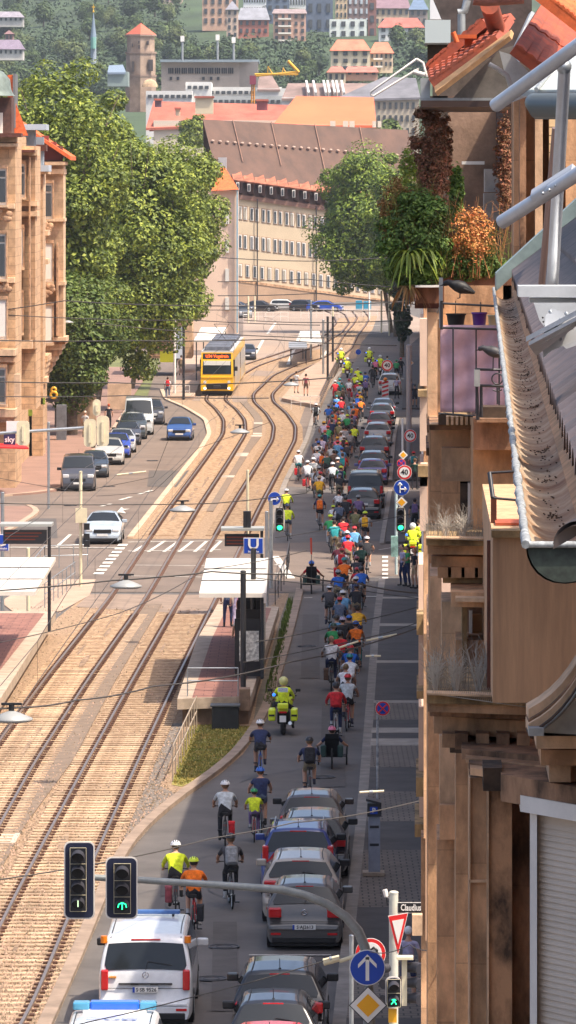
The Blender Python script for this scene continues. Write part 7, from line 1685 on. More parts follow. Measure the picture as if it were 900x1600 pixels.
fm = [mat('wood_leaves_a', (.07,.115,.035), .8, 0, .12, .3, island=.25), mat('wood_leaves_b', (.045,.08,.035), .8, 0, .12, .3, island=.25), mat('wood_leaves_c', (.12,.16,.055), .8, 0, .12, .3, island=.25)]
protos = []
for k in range(4):
    rng = random.Random(50+k); b = MB(); blobcloud(b, 0, 0, 5.0, 3.6, 3.6, (4.4,3.6,5.0,4.0)[k], 34, 1700, .34, .4, rng); leafcloud(b, (0,0,5), (2.6,2.6,3.2), 350, .8, rng=rng, shell=.6); me_ = b.build('crown', fm[k % 3], recalc=False)
    root = empty('hillside_tree', 'leafy tree on the wooded far hillside', 'tree'); b = MB(); b.cyl((0,0,-1),(0,0,4),.35,6,0,.2); t_ = b.build('trunk', bark); t_.parent = root; me_.parent = root; protos.append(Proto(root))
HS = []
def hill_tree(x, y, sc, k):
    Y = hillY(y); X = (x-CX)*Y/F; sc *= .72; o, mp = protos[k].get(); o.name = 'hillside_tree'; place(o, (X, Y, hill_z(X, Y)), R.uniform(0,6), (sc*R.uniform(.9,1.2),)*2+(sc,), 'leafy tree on the wooded far hillside', 'trees on the far hillside')
houses_px = [(285,345,-20,50),(300,445,0,62),(360,700,-20,45),(425,490,10,75),(500,575,20,66),(515,620,60,120),(580,662,25,70)]
for _ in range(300):
    x = R.uniform(-20, 700); y = R.choice([R.uniform(-25, 60), R.uniform(40, 150)])
    if any(a-8 < x < c+8 and d < y < e+16 for a, c, d, e in houses_px) and R.random() < .93: continue
    if x > 470 and y < 80 and R.random() < .5: continue
    hill_tree(x, y, R.uniform(.8, 1.5), R.randrange(4))
b = MB(); rng = random.Random(77)
for _ in range(1500):
    x = rng.uniform(-60, 720); y = rng.uniform(-40, 150)
    if any(a < x < c and d < y < e for a, c, d, e in houses_px): continue
    Y = hillY(y); X = (x-CX)*Y/F; leafcloud(b, (X, Y, hill_z(X, Y)+1.2), (3.2,3.2,2.4), 40, .75, rng=rng, shell=.7)
tag(b.build('undergrowth', fm[1], recalc=False), 'bushes and undergrowth covering the far hillside', 'undergrowth', None, 'stuff')
def hhouse(label, x0, x1, y0, y1, wc, rc=None, rh=0, floors=3, cols=5, Y=None, inset=.12, nm='hillside_house', rinset=6, win=wn, balcony=False, k=0):
    Y = Y or hillY(y1); root = empty(nm, label, 'house', W(x0,y1,Y), 'houses on the far hillside'); b = MB(); pb(b, x0, x1, y0, y1+8, Y, 9, k); b.build('wall', mat('hw_'+'_'.join('%d' % int(v*100) for v in wc), wc, .85, 0, .3, .12), root)
    cw = (x1-x0)/cols; ch = (y1-y0)/floors
    for i in range(cols):
        for j in range(floors):
            w = MB(); xa = x0+cw*(i+.28); xb = x0+cw*(i+.72); pb(w, xa, xb, y0+ch*(j+.22), y0+ch*(j+.76), Y-.3-k*(xa-x0)*Y/F, .5, k); w.build('window', win, root)
    if balcony:
        for j in range(floors): w = MB(); pb(w, x0+(x1-x0)*.15, x0+(x1-x0)*.55, y0+ch*(j+.72), y0+ch*(j+.95), Y-1.4, 1.2); w.build('balcony', sill_w, root)
    if rc:
        rm = mat('hr_'+'_'.join('%d' % int(v*100) for v in rc), rc, .8, 0, .5, .2); P = [W(x0-2,y0+1,Y-.8),W(x1+2,y0+1,Y-.8-k*(x1-x0)*Y/F),W(x1-rinset,y0-rh,Y+4),W(x0+rinset,y0-rh,Y+4)]; D = [Vector((P[1].x,Y+9,P[1].z)),Vector((P[0].x,Y+9,P[0].z))]
        r = MB(); r.add(P+D, [[0,1,2,3],[3,2,4,5],[0,3,5],[1,4,2]]); r.build('roof', rm, root, recalc=False)
    return root
hhouse('tall pinkish stone villa with steep gable at the top centre-left', 316,372,-20,40,(.52,.33,.24),(.25,.14,.12),20,4,5)
hhouse('narrow pink building left of the villa at the top edge', 248,285,-20,5,(.48,.36,.30),None,0,2,4)
hhouse('gabled villa with cream trim and grey roof', 354,372,14,60,(.60,.45,.36),(.22,.22,.26),12,4,2,rinset=8)
hhouse('red brick villa with grey mansard roof beside the gabled villa', 372,420,30,54,(.40,.15,.11),(.25,.26,.30),18,2,5,rinset=4)
hhouse('white modern block with tall window slits at the top', 380,416,-25,24,(.66,.68,.72),None,0,3,9)
hhouse('dark blue-grey tower block at the top centre', 416,452,-25,35,(.11,.15,.22),None,0,4,3)
hhouse('pink four-storey block with balconies at the top', 427,478,20,65,(.55,.33,.25),(.28,.22,.22),6,4,5,balcony=True,rinset=1)
hhouse('white block with narrow window slits above the pink block', 448,500,-25,12,(.66,.66,.66),None,0,2,12)
hhouse('dark slate-blue block behind the pale green house', 478,520,-25,50,(.10,.13,.19),None,0,3,3)
hhouse('cream fronted narrow house wedged between dark blocks', 524,543,-10,30,(.62,.46,.30),None,0,3,3)
hhouse('brown brick block with white windows at the top right', 543,578,-20,40,(.20,.14,.13),None,0,4,4,win=mat('pale_win', (.45,.5,.55), .3))
hhouse('cream mansion with violet-brown mansard roof at the top right', 585,640,12,40,(.56,.42,.30),(.22,.14,.17),16,2,6,rinset=4)
hhouse('blue-grey house at the upper right edge of the hillside', 640,668,14,50,(.30,.24,.22),(.12,.18,.28),14,3,3)
hhouse('brown red wall between the brick block and the cream mansion', 575,588,-20,60,(.24,.11,.09),None,0,4,1)
hhouse('pale green-white house in front of the dark blocks', 515,573,30,60,(.62,.68,.66),None,0,2,4)
hhouse('white house with red roof and skylights on the right hillside', 592,662,42,72,(.66,.66,.66),(.50,.13,.10),14,3,5,rinset=10)
h7 = hhouse('cream apartment house with orange roof and glazed staircase in the middle of the hillside', 517,578,78,112,(.68,.58,.42),(.62,.18,.11),16,3,4,Y=1230,rinset=10)
hhouse('right wing of the cream apartment house with white balconies', 578,614,82,106,(.66,.52,.38),(.62,.18,.11),16,2,5,Y=1236,balcony=True,rinset=8)
hhouse('small house with red roof below the cream apartment house', 512,540,112,128,(.62,.52,.38),(.45,.16,.12),8,1,3,Y=1180)
hhouse('orange roofed annex below the cream apartment house', 540,590,112,118,(.5,.3,.22),(.50,.17,.13),8,1,4,Y=1185,rinset=3)
hhouse('long low violet roofed house on the left hillside', -10,36,76,86,(.55,.52,.50),(.20,.16,.22),14,1,6)
hhouse('low grey house with violet roof at the upper left', -10,36,26,34,(.45,.43,.42),(.26,.24,.28),8,1,6)
hhouse('brown brick house beside the tree at the left', 8,20,52,64,(.30,.16,.14),(.22,.12,.12),5,1,2)
# ---------------- signals, signs and masts ----------------
Ym = 91.6
def Wm(x, y, dy=0): return W(x, y, Ym+dy)
mast = empty('signal_mast', 'curved grey mast arm carrying two dark traffic lights over the near road', 'traffic signal mast', (Wm(578,1480).x, Ym, 0))
b = MB(); b.tube([Wm(110,1369),Wm(200,1374),Wm(300,1380),Wm(400,1387),Wm(440,1390),Wm(475,1398),Wm(510,1412),Wm(540,1432),Wm(560,1455),Wm(570,1480),Wm(575,1510),Wm(577,1560),(Wm(577,1560).x,Ym,0)], [.055,.055,.06,.065,.07,.07,.075,.08,.085,.09,.095,.10,.11], 14); b.build('arm', mat('mast_grey', (.25,.27,.27), .5, .3, 6, .15), mast)
b = MB(); b.cyl(Wm(530,1502,-.1), Wm(576,1487,-.1), .035, 8); b.cyl(Wm(505,1504,-.1), Wm(530,1497,-.1), .06, 8); b.build('clamp', cream, mast)
def rrect(x0, x1, y0, y1, r, Y, th, b, mi=0):
    pts = []
    for cx_, cy_, a0 in ((x1-r,y0+r,-90),(x1-r,y1-r,0),(x0+r,y1-r,90),(x0+r,y0+r,180)):
        for i in range(6): a = math.radians(a0+i*18); pts.append(W(cx_+r*math.cos(a), cy_+r*math.sin(a), Y))
    b.prism(pts, (0,th,0), mi)
def signal(label, x0, x1, y0, y1, lamps, lx, Y, lr, lit=None, arrow=None):
    root = empty('traffic_light', label, 'traffic light', W((x0+x1)/2, y1, Y)); b = MB(); rrect(x0,x1,y0,y1,9,Y,.02,b); b.build('edge', sill_w, root); b = MB(); rrect(x0+2,x1-2,y0+2,y1-2,8,Y-.01,.012,b); bb_ = b.build('backboard', mat('board_navy', (.008,.012,.04), .5), root)
    ya, yb = lamps[0]-lr*1.25, lamps[-1]+lr*1.25; b = MB(); pb(b, lx-lr*1.2, lx+lr*1.2, ya, yb, Y-.10, .16); b.build('housing', mat('housing', (.015,.015,.02), .5), root)
    b = MB()
    for (xa, ya_, xb, yb_) in [(lx-lr*1.2,ya,lx-lr*1.2,yb),(lx+lr*1.2,ya,lx+lr*1.2,yb)]+[(lx-lr*1.2,q,lx+lr*1.2,q) for q in [ya]+[(u+v)/2 for u, v in zip(lamps, lamps[1:])]+[yb]]: b.tube([W(xa,ya_,Y-.11), W(xb,yb_,Y-.11)], .004, 4)
    b.build('trim', cream, root)
    for i, yy in enumerate(lamps):
        r = lr*Y/F; c = W(lx, yy, Y-.11); b = MB(); b.cyl(c, c+Vector((0,-.01,0)), r*.92, 20); lo = b.build('lens', mat('lens_dark', (.02,.02,.022), .15), root)
        v = []; f = []; n = 12
        for j in range(n+1):
            a = math.radians(-10+200*j/n); 
            for q, (dd, rr) in enumerate(((0,1.0),(-.26,1.02))): v.append(c+Vector((r*rr*math.cos(a), dd if q else 0, r*rr*math.sin(a)-(0.03 if q else 0))))
        for j in range(n): f.append([2*j,2*j+1,2*j+3,2*j+2])
        h = MB(); h.add(v, f, 0, True); h.add([p*1+Vector((0,0,-.006)) for p in v], f, 0, True); h.build('visor', mat('visor', (.03,.03,.04), .55), root)
        if lit == i:
            g_ = mat('green_lit', (.02,.9,.35), .4, emit=(.03,1,.35), es=1.6) if arrow != 'bar' else mat('white_lit', (.6,.75,.5), .4, emit=(.6,.8,.5), es=.9)
            e = MB(); q = lambda dx, dz: c+Vector((dx*r, -.02, dz*r)); 
            if arrow == 'up':
                e.tube([q(0,-.65), q(0,.3)], r*.09, 5)
                for s in (-1, 1): e.tube([q(0,.35), q(s*.5,.12), q(s*.62,-.35)], r*.09, 5)
            elif arrow == 'bar': e.tube([q(0,-.55), q(0,.45)], r*.10, 5)
            elif arrow == 'man':
                e.ball(q(0,.6), r*.14, 0, 8, 6); e.tube([q(0,.45), q(0,-.05)], r*.15, 6); e.tube([q(0,0), q(.25,-.4), q(.45,-.75)], r*.10, 5); e.tube([q(0,0), q(-.22,-.4), q(-.5,-.7)], r*.10, 5); e.tube([q(0,.38), q(.4,-.02)], r*.08, 5); e.tube([q(0,.38), q(-.4,.05)], r*.08, 5)
            else: e.cyl(q(0,0), q(0,0)+Vector((0,-.005,0)), r*.85, 16)
            e.build('lit_symbol', g_, lo)
    return root
signal('tall dark traffic light with four lamps and a white bar lit at the bottom', 100,148,1315,1436, (1338,1362,1386,1411), 122, Ym-.2, 10.5, 3, 'bar')
signal('shorter dark traffic light with three lamps and green arrow lit', 165,215,1339,1436, (1363,1389,1414), 191, Ym-.2, 10.8, 2, 'up')
def disc(root, nm, x, y, r, Y, m, th=.01, n=32, off=0):
    c = W(x, y, Y-off); b = MB(); b.cyl(c+Vector((0,th,0)), c, r*Y/F, n); return b.build(nm, m, root)
def round_sign(label, x, y, r, Y, kind, text=None, nm='traffic_sign', gr=None):
    root = empty(nm, label, 'traffic sign', W(x, y+r, Y), gr); rm = r*Y/F; c = W(x,y,Y)
    disc(root,'back',x,y,r,Y,white,.02)
    if kind == 'limit': disc(root,'red_ring',x,y,r*.95,Y,signred,.004,off=.01); f = disc(root,'face',x,y,r*.72,Y,white,.004,off=.018); text_mesh(text, rm*1.0, 'digits', black, f, face_cam((c.x,c.y-.026,c.z)))
    elif kind == 'blue' : f = disc(root,'face',x,y,r*.95,Y,signblue,.004,off=.01)
    elif kind == 'nostop':
        disc(root,'red_ring',x,y,r*.97,Y,signred,.004,off=.01); disc(root,'face',x,y,r*.76,Y,signblue,.004,off=.018); b = MB()
        for s in (-1,1): b.tube([c+Vector((-rm*.55,-.028,-s*rm*.55)), c+Vector((rm*.55,-.028,s*rm*.55))], rm*.10, 5)
        b.build('cross_bars', signred, root)
    elif kind == 'noturn':
        disc(root,'red_ring',x,y,r*.97,Y,signred,.004,off=.01); disc(root,'face',x,y,r*.74,Y,white,.004,off=.018); b = MB(); b.tube([c+Vector((rm*.0,-.03,-rm*.5)), c+Vector((rm*.0,-.03,rm*.25)), c+Vector((rm*.2,-.03,rm*.42)), c+Vector((rm*.42,-.03,rm*.25)), c+Vector((rm*.42,-.03,-rm*.1))], rm*.08, 5); b.build('turn_arrow', black, root)
    if kind == 'blue' and text:
        b = MB(); A = lambda dx, dz: c+Vector((dx*rm, -.02, dz*rm)); w = rm*.09
        if text == 'up': b.hexa([A(-.1,-.72),A(.1,-.72),A(.1,-.72)+Vector((0,.008,0)),A(-.1,-.72)+Vector((0,.008,0)),A(-.1,.6),A(.1,.6),A(.1,.6)+Vector((0,.008,0)),A(-.1,.6)+Vector((0,.008,0))]); b.prism([A(0,.75),A(.52,.2),A(.52,-.02),A(0,.50),A(-.52,-.02),A(-.52,.2)], (0,.006,0))
        elif text == 'left_right': b.tube([A(-.6,-.1),A(.6,-.1)], w, 5); b.tube([A(-.3,.2),A(-.62,-.1),A(-.3,-.38)], w, 5); b.tube([A(.3,.2),A(.62,-.1),A(.3,-.38)], w, 5)
        elif text == 'up_right': b.tube([A(-.2,-.65),A(-.2,.6)], w, 5); b.tube([A(-.45,.3),A(-.2,.62),A(.05,.3)], w, 5); b.tube([A(-.2,-.2),A(.6,-.2)], w, 5); b.tube([A(.35,.08),A(.62,-.2),A(.35,-.45)], w, 5)
        elif text == 'right': b.tube([A(-.5,.0),A(.5,.0)], w, 5); b.tube([A(.2,.35),A(.55,0),A(.2,-.35)], w, 5)
        b.build('arrow', white, root)
    return root
def priority(label, x, y, r, Y):
    root = empty('traffic_sign', label, 'traffic sign', W(x, y+r, Y)); b = MB(); b.prism([W(x,y-r,Y),W(x+r,y,Y),W(x,y+r,Y),W(x-r,y,Y)], (0,.02,0)); b.build('back', darksteel, root); k = .93
    b = MB(); b.prism([W(x,y-r*k,Y-.01),W(x+r*k,y,Y-.01),W(x,y+r*k,Y-.01),W(x-r*k,y,Y-.01)], (0,.005,0)); b.build('border', white, root); k = .60
    b = MB(); b.prism([W(x,y-r*k,Y-.02),W(x+r*k,y,Y-.02),W(x,y+r*k,Y-.02),W(x-r*k,y,Y-.02)], (0,.005,0)); b.build('centre', mat('prio_yellow', (.85,.40,.01), .5), root); return root
round_sign('large blue round sign with white up arrow on the mast', 574,1512,28,Ym-.3,'blue','up'); priority('yellow and white diamond sign below the big blue arrow sign', 575,1571,30,Ym-.3)
round_sign('red-ringed round sign half hidden behind the big blue arrow sign', 579,1490,24,Ym+3,'noturn')
def pole(label, x, y0, Y, r, m, yb=None, nm='post', cat='post', base=0, x1=None):
    a = W(x, y0, Y); b = MB(); b.cyl((a.x,Y,base), a, r, 12); b.ball(a, (r*1.1,r*1.1,r*.5), 0, 12, 6); return tag(b.build(nm, m), label, cat)
pole('slim grey post left of the mast signs', 549, 1462, Ym+3, .04, steel); 
pole('cream signal post carrying the street name plate', 615, 1395, 99, .085, mat('cream_post', (.55,.54,.46), .55, 0, 2, .15)); b = MB(); b.cyl(W(601,1390,99), W(604,1401,99), .045, 8); b.cyl(W(600,1382,99), W(601,1392,99), .006, 4,1); b.cyl(W(604,1401,99), W(605,1415,99), .01, 4,1); b.cyl(W(604,1402,99), W(613,1404,99), .012, 5); tag(b.build('antenna', [sill_w, black]), 'small white cylinder antenna beside the cream post', 'antenna')
sn = empty('street_sign', 'black street name plate with white lettering reading Claudius', 'street sign', W(640,1427,98.8)); b = MB(); pb(b, 621, 672, 1410, 1427, 98.8, .02); b.build('edge', sill_w, sn); b = MB(); pb(b, 622, 671, 1411, 1426, 98.78, .02); pl2 = b.build('plate', black, sn); q = W(643,1418.5,98.7); text_mesh('Claudius', .165, 'lettering', sill_w, pl2, face_cam((W(642,1418.5,98.7).x,q.y,q.z)) @ Matrix.Diagonal((.66,1,1,1)))
ys_ = empty('traffic_sign', 'inverted red and white triangle give-way sign seen at an angle', 'traffic sign', W(622,1490,98.6))
def tri(k, dz, m, nm):
    P = [(607,1432),(637,1427),(622,1491)]; cx_ = sum(p[0] for p in P)/3; cy_ = sum(p[1] for p in P)/3-0; b = MB(); b.prism([W(cx_+(x-cx_)*k, cy_+(y-cy_)*k, 98.6-dz) for x, y in P], (0,.006,0)); b.build(nm, m, ys_)
tri(1.06, 0, sill_w, 'edge'); tri(.99, .01, signred, 'red_border'); tri(.62, .02, sill_w, 'face')
signal('pedestrian signal with green walking man below the cream post', 602,627,1526,1574, (1541,1563), 615.5, 96, 8.5, 1, 'man')
sp2 = empty('traffic_light', 'cream signal head seen from the side with three dark visors pointing right', 'traffic light', W(632,1572,97)); b = MB(); pb(b, 628, 636, 1497, 1572, 97, .25, 0); pb(b, 620, 646, 1496, 1500, 96.9, .3); b.build('housing', cream, sp2)
for i, yy in enumerate((1512,1536,1560)):
    b = MB(); b.tube([W(637,yy,97.1), W(650,yy-1,97), W(657,yy+2,96.9)], [.085,.10,.105], 12, 0); b.build('visor', mat('visor', (0,0,0)), sp2); b = MB(); b.tube([W(598,yy+2,97.3), W(606,yy,97.4)], [.09,.08], 12); b.build('visor', mat('visor', (0,0,0)), sp2)
b = MB(); pb(b, 607, 620, 1577, 1598, 96, .12); tag(b.build('push_button_box', mat('button_yellow', (.85,.42,.02), .45)), 'yellow push-button box under the pedestrian signal', 'box')
# parking meter
pm = empty('parking_meter', 'grey parking ticket machine with solar top and blue P on the right pavement', 'parking meter', G(584,1368,.12)); Yp = G(584,1368,.12).y
b = MB(); pb(b, 576, 594, 1262, 1366, Yp, .3); b.build('cabinet', mat('meter_grey', (.28,.30,.36), .5, .2, 3, .15), pm); b = MB(); pb(b, 574, 596, 1256, 1276, Yp-.05, .4); b.hexa([W(572,1252,Yp-.1),W(596,1258,Yp-.1),W(596,1254,Yp+.4),W(572,1248,Yp+.4)]+[q+Vector((0,0,.06)) for q in (W(572,1252,Yp-.1),W(596,1258,Yp-.1),W(596,1254,Yp+.4),W(572,1248,Yp+.4))]); b.build('head', darksteel, pm); b = MB(); pb(b, 567, 601, 1364, 1369, Yp-.2, .6); b.build('base', concrete, pm)
b = MB(); pb(b, 578, 590, 1261, 1272, Yp-.08, .05); pf = b.build('sign_panel', signblue, pm); q = W(584,1266.5,Yp-.1); text_mesh('P', .17, 'letter', white, pf, face_cam((q.x,q.y,q.z))); 
for y0 in (1290,1318): b = MB(); pb(b, 578, 592, y0, y0+4, Yp-.01, .02); b.build('slot', darksteel, pm)
pole('thin dark post with stickers below the no-stopping sign', 590, 1096, 148, .035, mat('sticker_post', (.12,.13,.15), .6, 0, 6, .9, col2=(.5,.5,.5)), nm='sign_post')
round_sign('red and blue no-stopping sign on the right pavement', 598,1107,11.5,147.8,'nostop')
# upper signs
round_sign('upper round 40 speed limit sign far up the street', 605,571,9,330,'limit','40'); round_sign('middle round 40 speed limit sign by the white pole', 641,681,10,262,'limit','40'); round_sign('lower round 40 speed limit sign above the blue arrow sign', 632,738,11.5,236,'limit','40')
round_sign('blue round sign with up and right arrows', 627.5,762,12.5,234,'blue','up_right'); round_sign('blue round sign with double arrow beside the green signal', 429,779,10.5,228,'blue','left_right')
priority('small yellow diamond sign above the double 40 sign', 630,711,8,240); priority('small yellow diamond sign under the blue up-right arrow sign', 627.5,785,10,234); priority('tiny yellow diamond sign far up the pavement', 641,567,6,330)
round_sign('small blue and red no-stopping sign behind the lower 40 sign', 627,724,7,238,'nostop')
pole('white sign pole by the middle 40 sign', 629, 655, 262, .05, white); pole('white-blue pole under the blue up-right arrow sign', 619, 770, 236, .06, mat('pale_blue_pole', (.50,.62,.62), .6)); pole('grey pole by the blue double-arrow sign', 423.5, 782, 228, .08, steel); pole('grey advertising pole on the upper right pavement', 639, 540, 330, .16, mat('ad_pole', (.30,.33,.38), .6))
b = MB(); pb(b, 611, 622, 838, 870, 235, .3); tag(b.build('poster_box', mat('poster_green', (.25,.42,.38), .6, 0, 3, .5)), 'pale green poster box at the pavement corner under the signal', 'box')
for (x, y, Y, lab) in ((437,812,229,'green traffic light on the grey pole left of the riders'),(626,812,233,'green traffic light under the small diamond sign on the right')): signal(lab, x-8, x+8, y-20, y+20, (y-12,y,y+12), x, Y, 5, 2, 'disc')
for (x, y, w, h_, txt, Y, lab) in ((39,839,68,22,None,196,'dark electronic departure board at the left edge'),(378,844,54,19,None,214,'dark electronic departure board above the shelter')):
    r_ = empty('departure_board', lab, 'display', W(x,y,Y)); b = MB(); pb(b, x-w/2, x+w/2, y-h_/2, y+h_/2, Y, .2); b.build('casing', darksteel, r_); b = MB(); 
    for i in range(3): pb(b, x-w/2+3, x+w/2-8-i*5, y-h_/2+4+i*5, y-h_/2+6+i*5, Y-.02, .01)
    b.build('led_rows', mat('led_dim', (.25,.05,.02), .5), r_); b = MB(); pb(b, x-w/2-6, x+w/2+8, y-h_/2-9, y-h_/2-5, Y-.3, 1.4); b.build('canopy', mat('canopy', (.35,.36,.34), .5), r_); b = MB(); b.cyl(W(x+w/2+4,y-h_/2-8,Y), (W(x+w/2+4,y,Y).x,Y,.9), .06, 8); b.build('post', darksteel, r_)
for (x, y, w, h_, Y, lab) in ((396,853,31,25,212,'blue U station sign above the white shelter'),(2,848,24,26,200,'blue U station sign cut by the left edge')):
    r_ = empty('station_sign', lab, 'sign', W(x,y,Y)); b = MB(); pb(b, x-w/2, x+w/2, y-h_/2, y+h_/2, Y, .1); b.build('edge', white, r_); b = MB(); pb(b, x-w/2+1, x+w/2-1, y-h_/2+1, y+h_/2-1, Y-.02, .1); f_ = b.build('face', signblue, r_); q = W(x,y-2,Y-.04); text_mesh('U', .56, 'letter', white, f_, face_cam((q.x,q.y,q.z)) @ Matrix.Diagonal((1.2,1,1,1))); q = W(x,y+9,Y-.04); text_mesh('Stadtbahn', .11, 'lettering', white, f_, face_cam((q.x,q.y,q.z)))
for (x, y0, yb, h0, m_, lab) in ((380,893,1082,.92,darksteel,'tall black post at the near end of the right platform'),(396,858,1036,.92,darksteel,'black post carrying the blue U sign'),(417,800,985,0,steel,'grey mast behind the shelter'),(126,737,917,0,cream,'cream signal post beside the waiting saloon'),(44,857,955,.3,cream,'cream post at the left shelter'),(4,770,960,.3,steel,'grey mast at the left edge'),(387,735,840,0,cream,'slim cream post between the tracks'),(76,660,795,0,steel,'slim grey post at the corner of the left pavement')):
    s = (yb-HZ)/(H-h0); Y = F/s; pole(lab, x, y0, Y, .07 if m_ is not darksteel else .09, m_, base=h0)
Yk = G(126,917).y
ts_ = empty('traffic_light', 'small signal head and white plate on the cream post beside the silver-blue saloon', 'traffic light', W(126,830,Yk)); b = MB(); pb(b, 118,136,794,817,Yk-.2,.1); b.build('plate', cream, ts_); b = MB()
for y in (824,840,851): pb(b, 131,140,y-6,y+4,Yk-.2,.2)
b.build('lamp_units', black, ts_)
b = MB(); b.cyl(W(386,845,214), W(386,800,214), .02, 4); pb(b, 380, 392, 799, 826, 214, .3); tag(b.build('signal_box', black), 'black signal head with yellow trim over the platform', 'traffic light')
# left mast arm with backs of signals
Yl = 230; la = empty('signal_mast', 'grey mast arm from the left edge with cream signal backs', 'traffic signal mast', W(-80,900,Yl)); b = MB(); b.tube([W(-80,682,Yl),W(0,677,Yl),W(168,666,Yl)], .07, 10); b.cyl(W(-80,682,Yl),(W(-80,682,Yl).x,Yl,0),.12,10); b.build('arm', steel, la)
for i, (x0, x1, y0, y1, lab) in enumerate(((131,150,655,698,'left'),(151,170,650,697,'right'),(26,46,658,696,'leftmost'),(145,157,624,650,'small upper'))): b = MB(); rrect(x0,x1,y0,y1,6,Yl-.3,.15,b); pb(b,(x0+x1)/2-2,(x0+x1)/2+2,y0+8,y1-6,Yl-.36,.06,0); tag(b.build('traffic_light', cream), '%s cream signal head seen from behind on the left mast arm' % lab, 'traffic light')
# railings
def railing(label, pts, h, base, m, n=None, bars=2, r=.022, nm='railing'):
    P = [G(x, y, base) for x, y in pts]; b = MB(); 
    for k in range(bars): b.tube([p+Vector((0,0,h*(1-k/bars*.9))) for p in P], r, 6)
    for a, c in zip(P, P[1:]):
        kk = n or max(1, int((c-a).length/1.6))
        for i in range(kk+1): q = a.lerp(c, i/kk); b.cyl(q, q+Vector((0,0,h)), r*.9, 6)
    return tag(b.build(nm, m), label, 'railing')
railing('galvanised railing beside the lawn at the platform end', [(270,1222),(307,1140)], 1.05, 0, mat('rail_beige', (.45,.36,.27), .5, .2), 9)
railing('low steel hoop railing across the platform end', [(293,1088),(372,1088)], .9, .92, steel, 1)
railing('railing at the corner of the left ramp', [(70,950),(117,915)], 1.0, .1, steel, 7); railing('railing around the left ramp along the crossing', [(48,915),(70,888),(137,886)], 1.0, 0, steel, 3); railing('railing behind the right shelter along the verge', [(430,945),(448,905),(452,880)], 1.0, 0, darksteel, 4)
railing('white railing by the far platform', [(455,640),(500,640)], 1.0, 0, sill_w, 3); railing('railing left of the tram at the crossing', [(262,622),(296,622)], 1.0, 0, sill_w, 3); railing('dark fence along the far platform edge', [(500,640),(517,600),(530,575)], 1.1, 0, darksteel, 14)
railing('pale barrier along the far junction', [(470,497),(590,497)], 1.1, 0, sill_w, 10); railing('barrier in front of the far parked cars', [(380,502),(450,502)], 1.1, 0, sill_w, 6)
for i, (x, y0, yb, m_) in enumerate(((371,465,505,cream),(388,463,505,cream),(398,462,503,cream),(486,470,560,steel),(512,495,600,darksteel),(520,495,570,darksteel),(596,455,520,cream),(608,460,525,cream),(577,455,500,sill_w),(273,480,620,sill_w),(287,500,625,darksteel),(520,480,560,cream),(505,500,590,steel))):
    Y = G(x, yb).y; pole(['cream signal post, leftmost of three beyond the tram','cream signal post, middle of three beyond the tram','cream signal post, rightmost of three beyond the tram','steel wire mast at the far platform','dark wire mast by the front riders','second dark wire mast by the front riders','cream post at the far junction, left of a pair','cream post at the far junction, right of a pair','white post at the far junction','pale lamp post left of the tram','dark post between the pale lamp post and the tram','cream post above the front riders','steel post beside the far platform people'][i], x, y0, Y, .10, m_)
bx = G(604,640); b = MB(); p = G(602,622); pb(b, 596.5, 607.5, 596, 622, p.y, .1); 
for i in range(4): b.hexa([W(597,620-i*6.5,p.y-.02),W(607,617-i*6.5,p.y-.02),W(607,617-i*6.5,p.y),W(597,620-i*6.5,p.y),W(597,617-i*6.5,p.y-.02),W(607,614-i*6.5,p.y-.02),W(607,614-i*6.5,p.y),W(597,617-i*6.5,p.y)], 1)
b.ball(W(602,593,p.y), .16, 2); tag(b.build('barrier_beacon', [white, signred, mat('amber', (.8,.3,.01))]), 'red and white striped barrier beacon with amber lamp behind the silver roof-rack car', 'beacon')
b = MB(); p = G(418-0,470) if False else None
round_sign('small blue round sign among the lead motorcycles', 560,550,4.5,470,'blue')
# far kerbside clutter
b = MB(); pb(b, 556, 566, 470, 484, 690, 2); pb(b, 568, 580, 471, 484, 690, 2); tag(b.build('blue_container', mat('container_blue', (.02,.22,.36), .6)), 'blue site containers at the foot of the long building', 'container')
# utility box and bollards
b = MB(); a = G(331,1141); c = G(373,1141); b.box(a.x, c.x, a.y, a.y+.55, 0, .74, 0, .03); b.box(a.x-.05, c.x+.05, a.y-.06, a.y+.6, .74, .80, 1, .02); tag(b.build('grit_box', [mat('grit_box', (.02,.022,.025), .6, 0, 3, .3), mat('grit_lid', (.09,.095,.10), .5)]), 'black grit box on the lawn under the platform end', 'box')
b = MB(); pl_g = G(386,1100,0)
b.box(G(374,1092,.92).x, G(391,1092,.92).x, G(380,1092,.92).y-.15, G(380,1092,.92).y+.5, .55, 1.25, 0, .02); tag(b.build('concrete_block', mat('brown_block', (.24,.15,.10), .85, 0, 3, .3)), 'brown concrete block at the foot of the near black post', 'block')
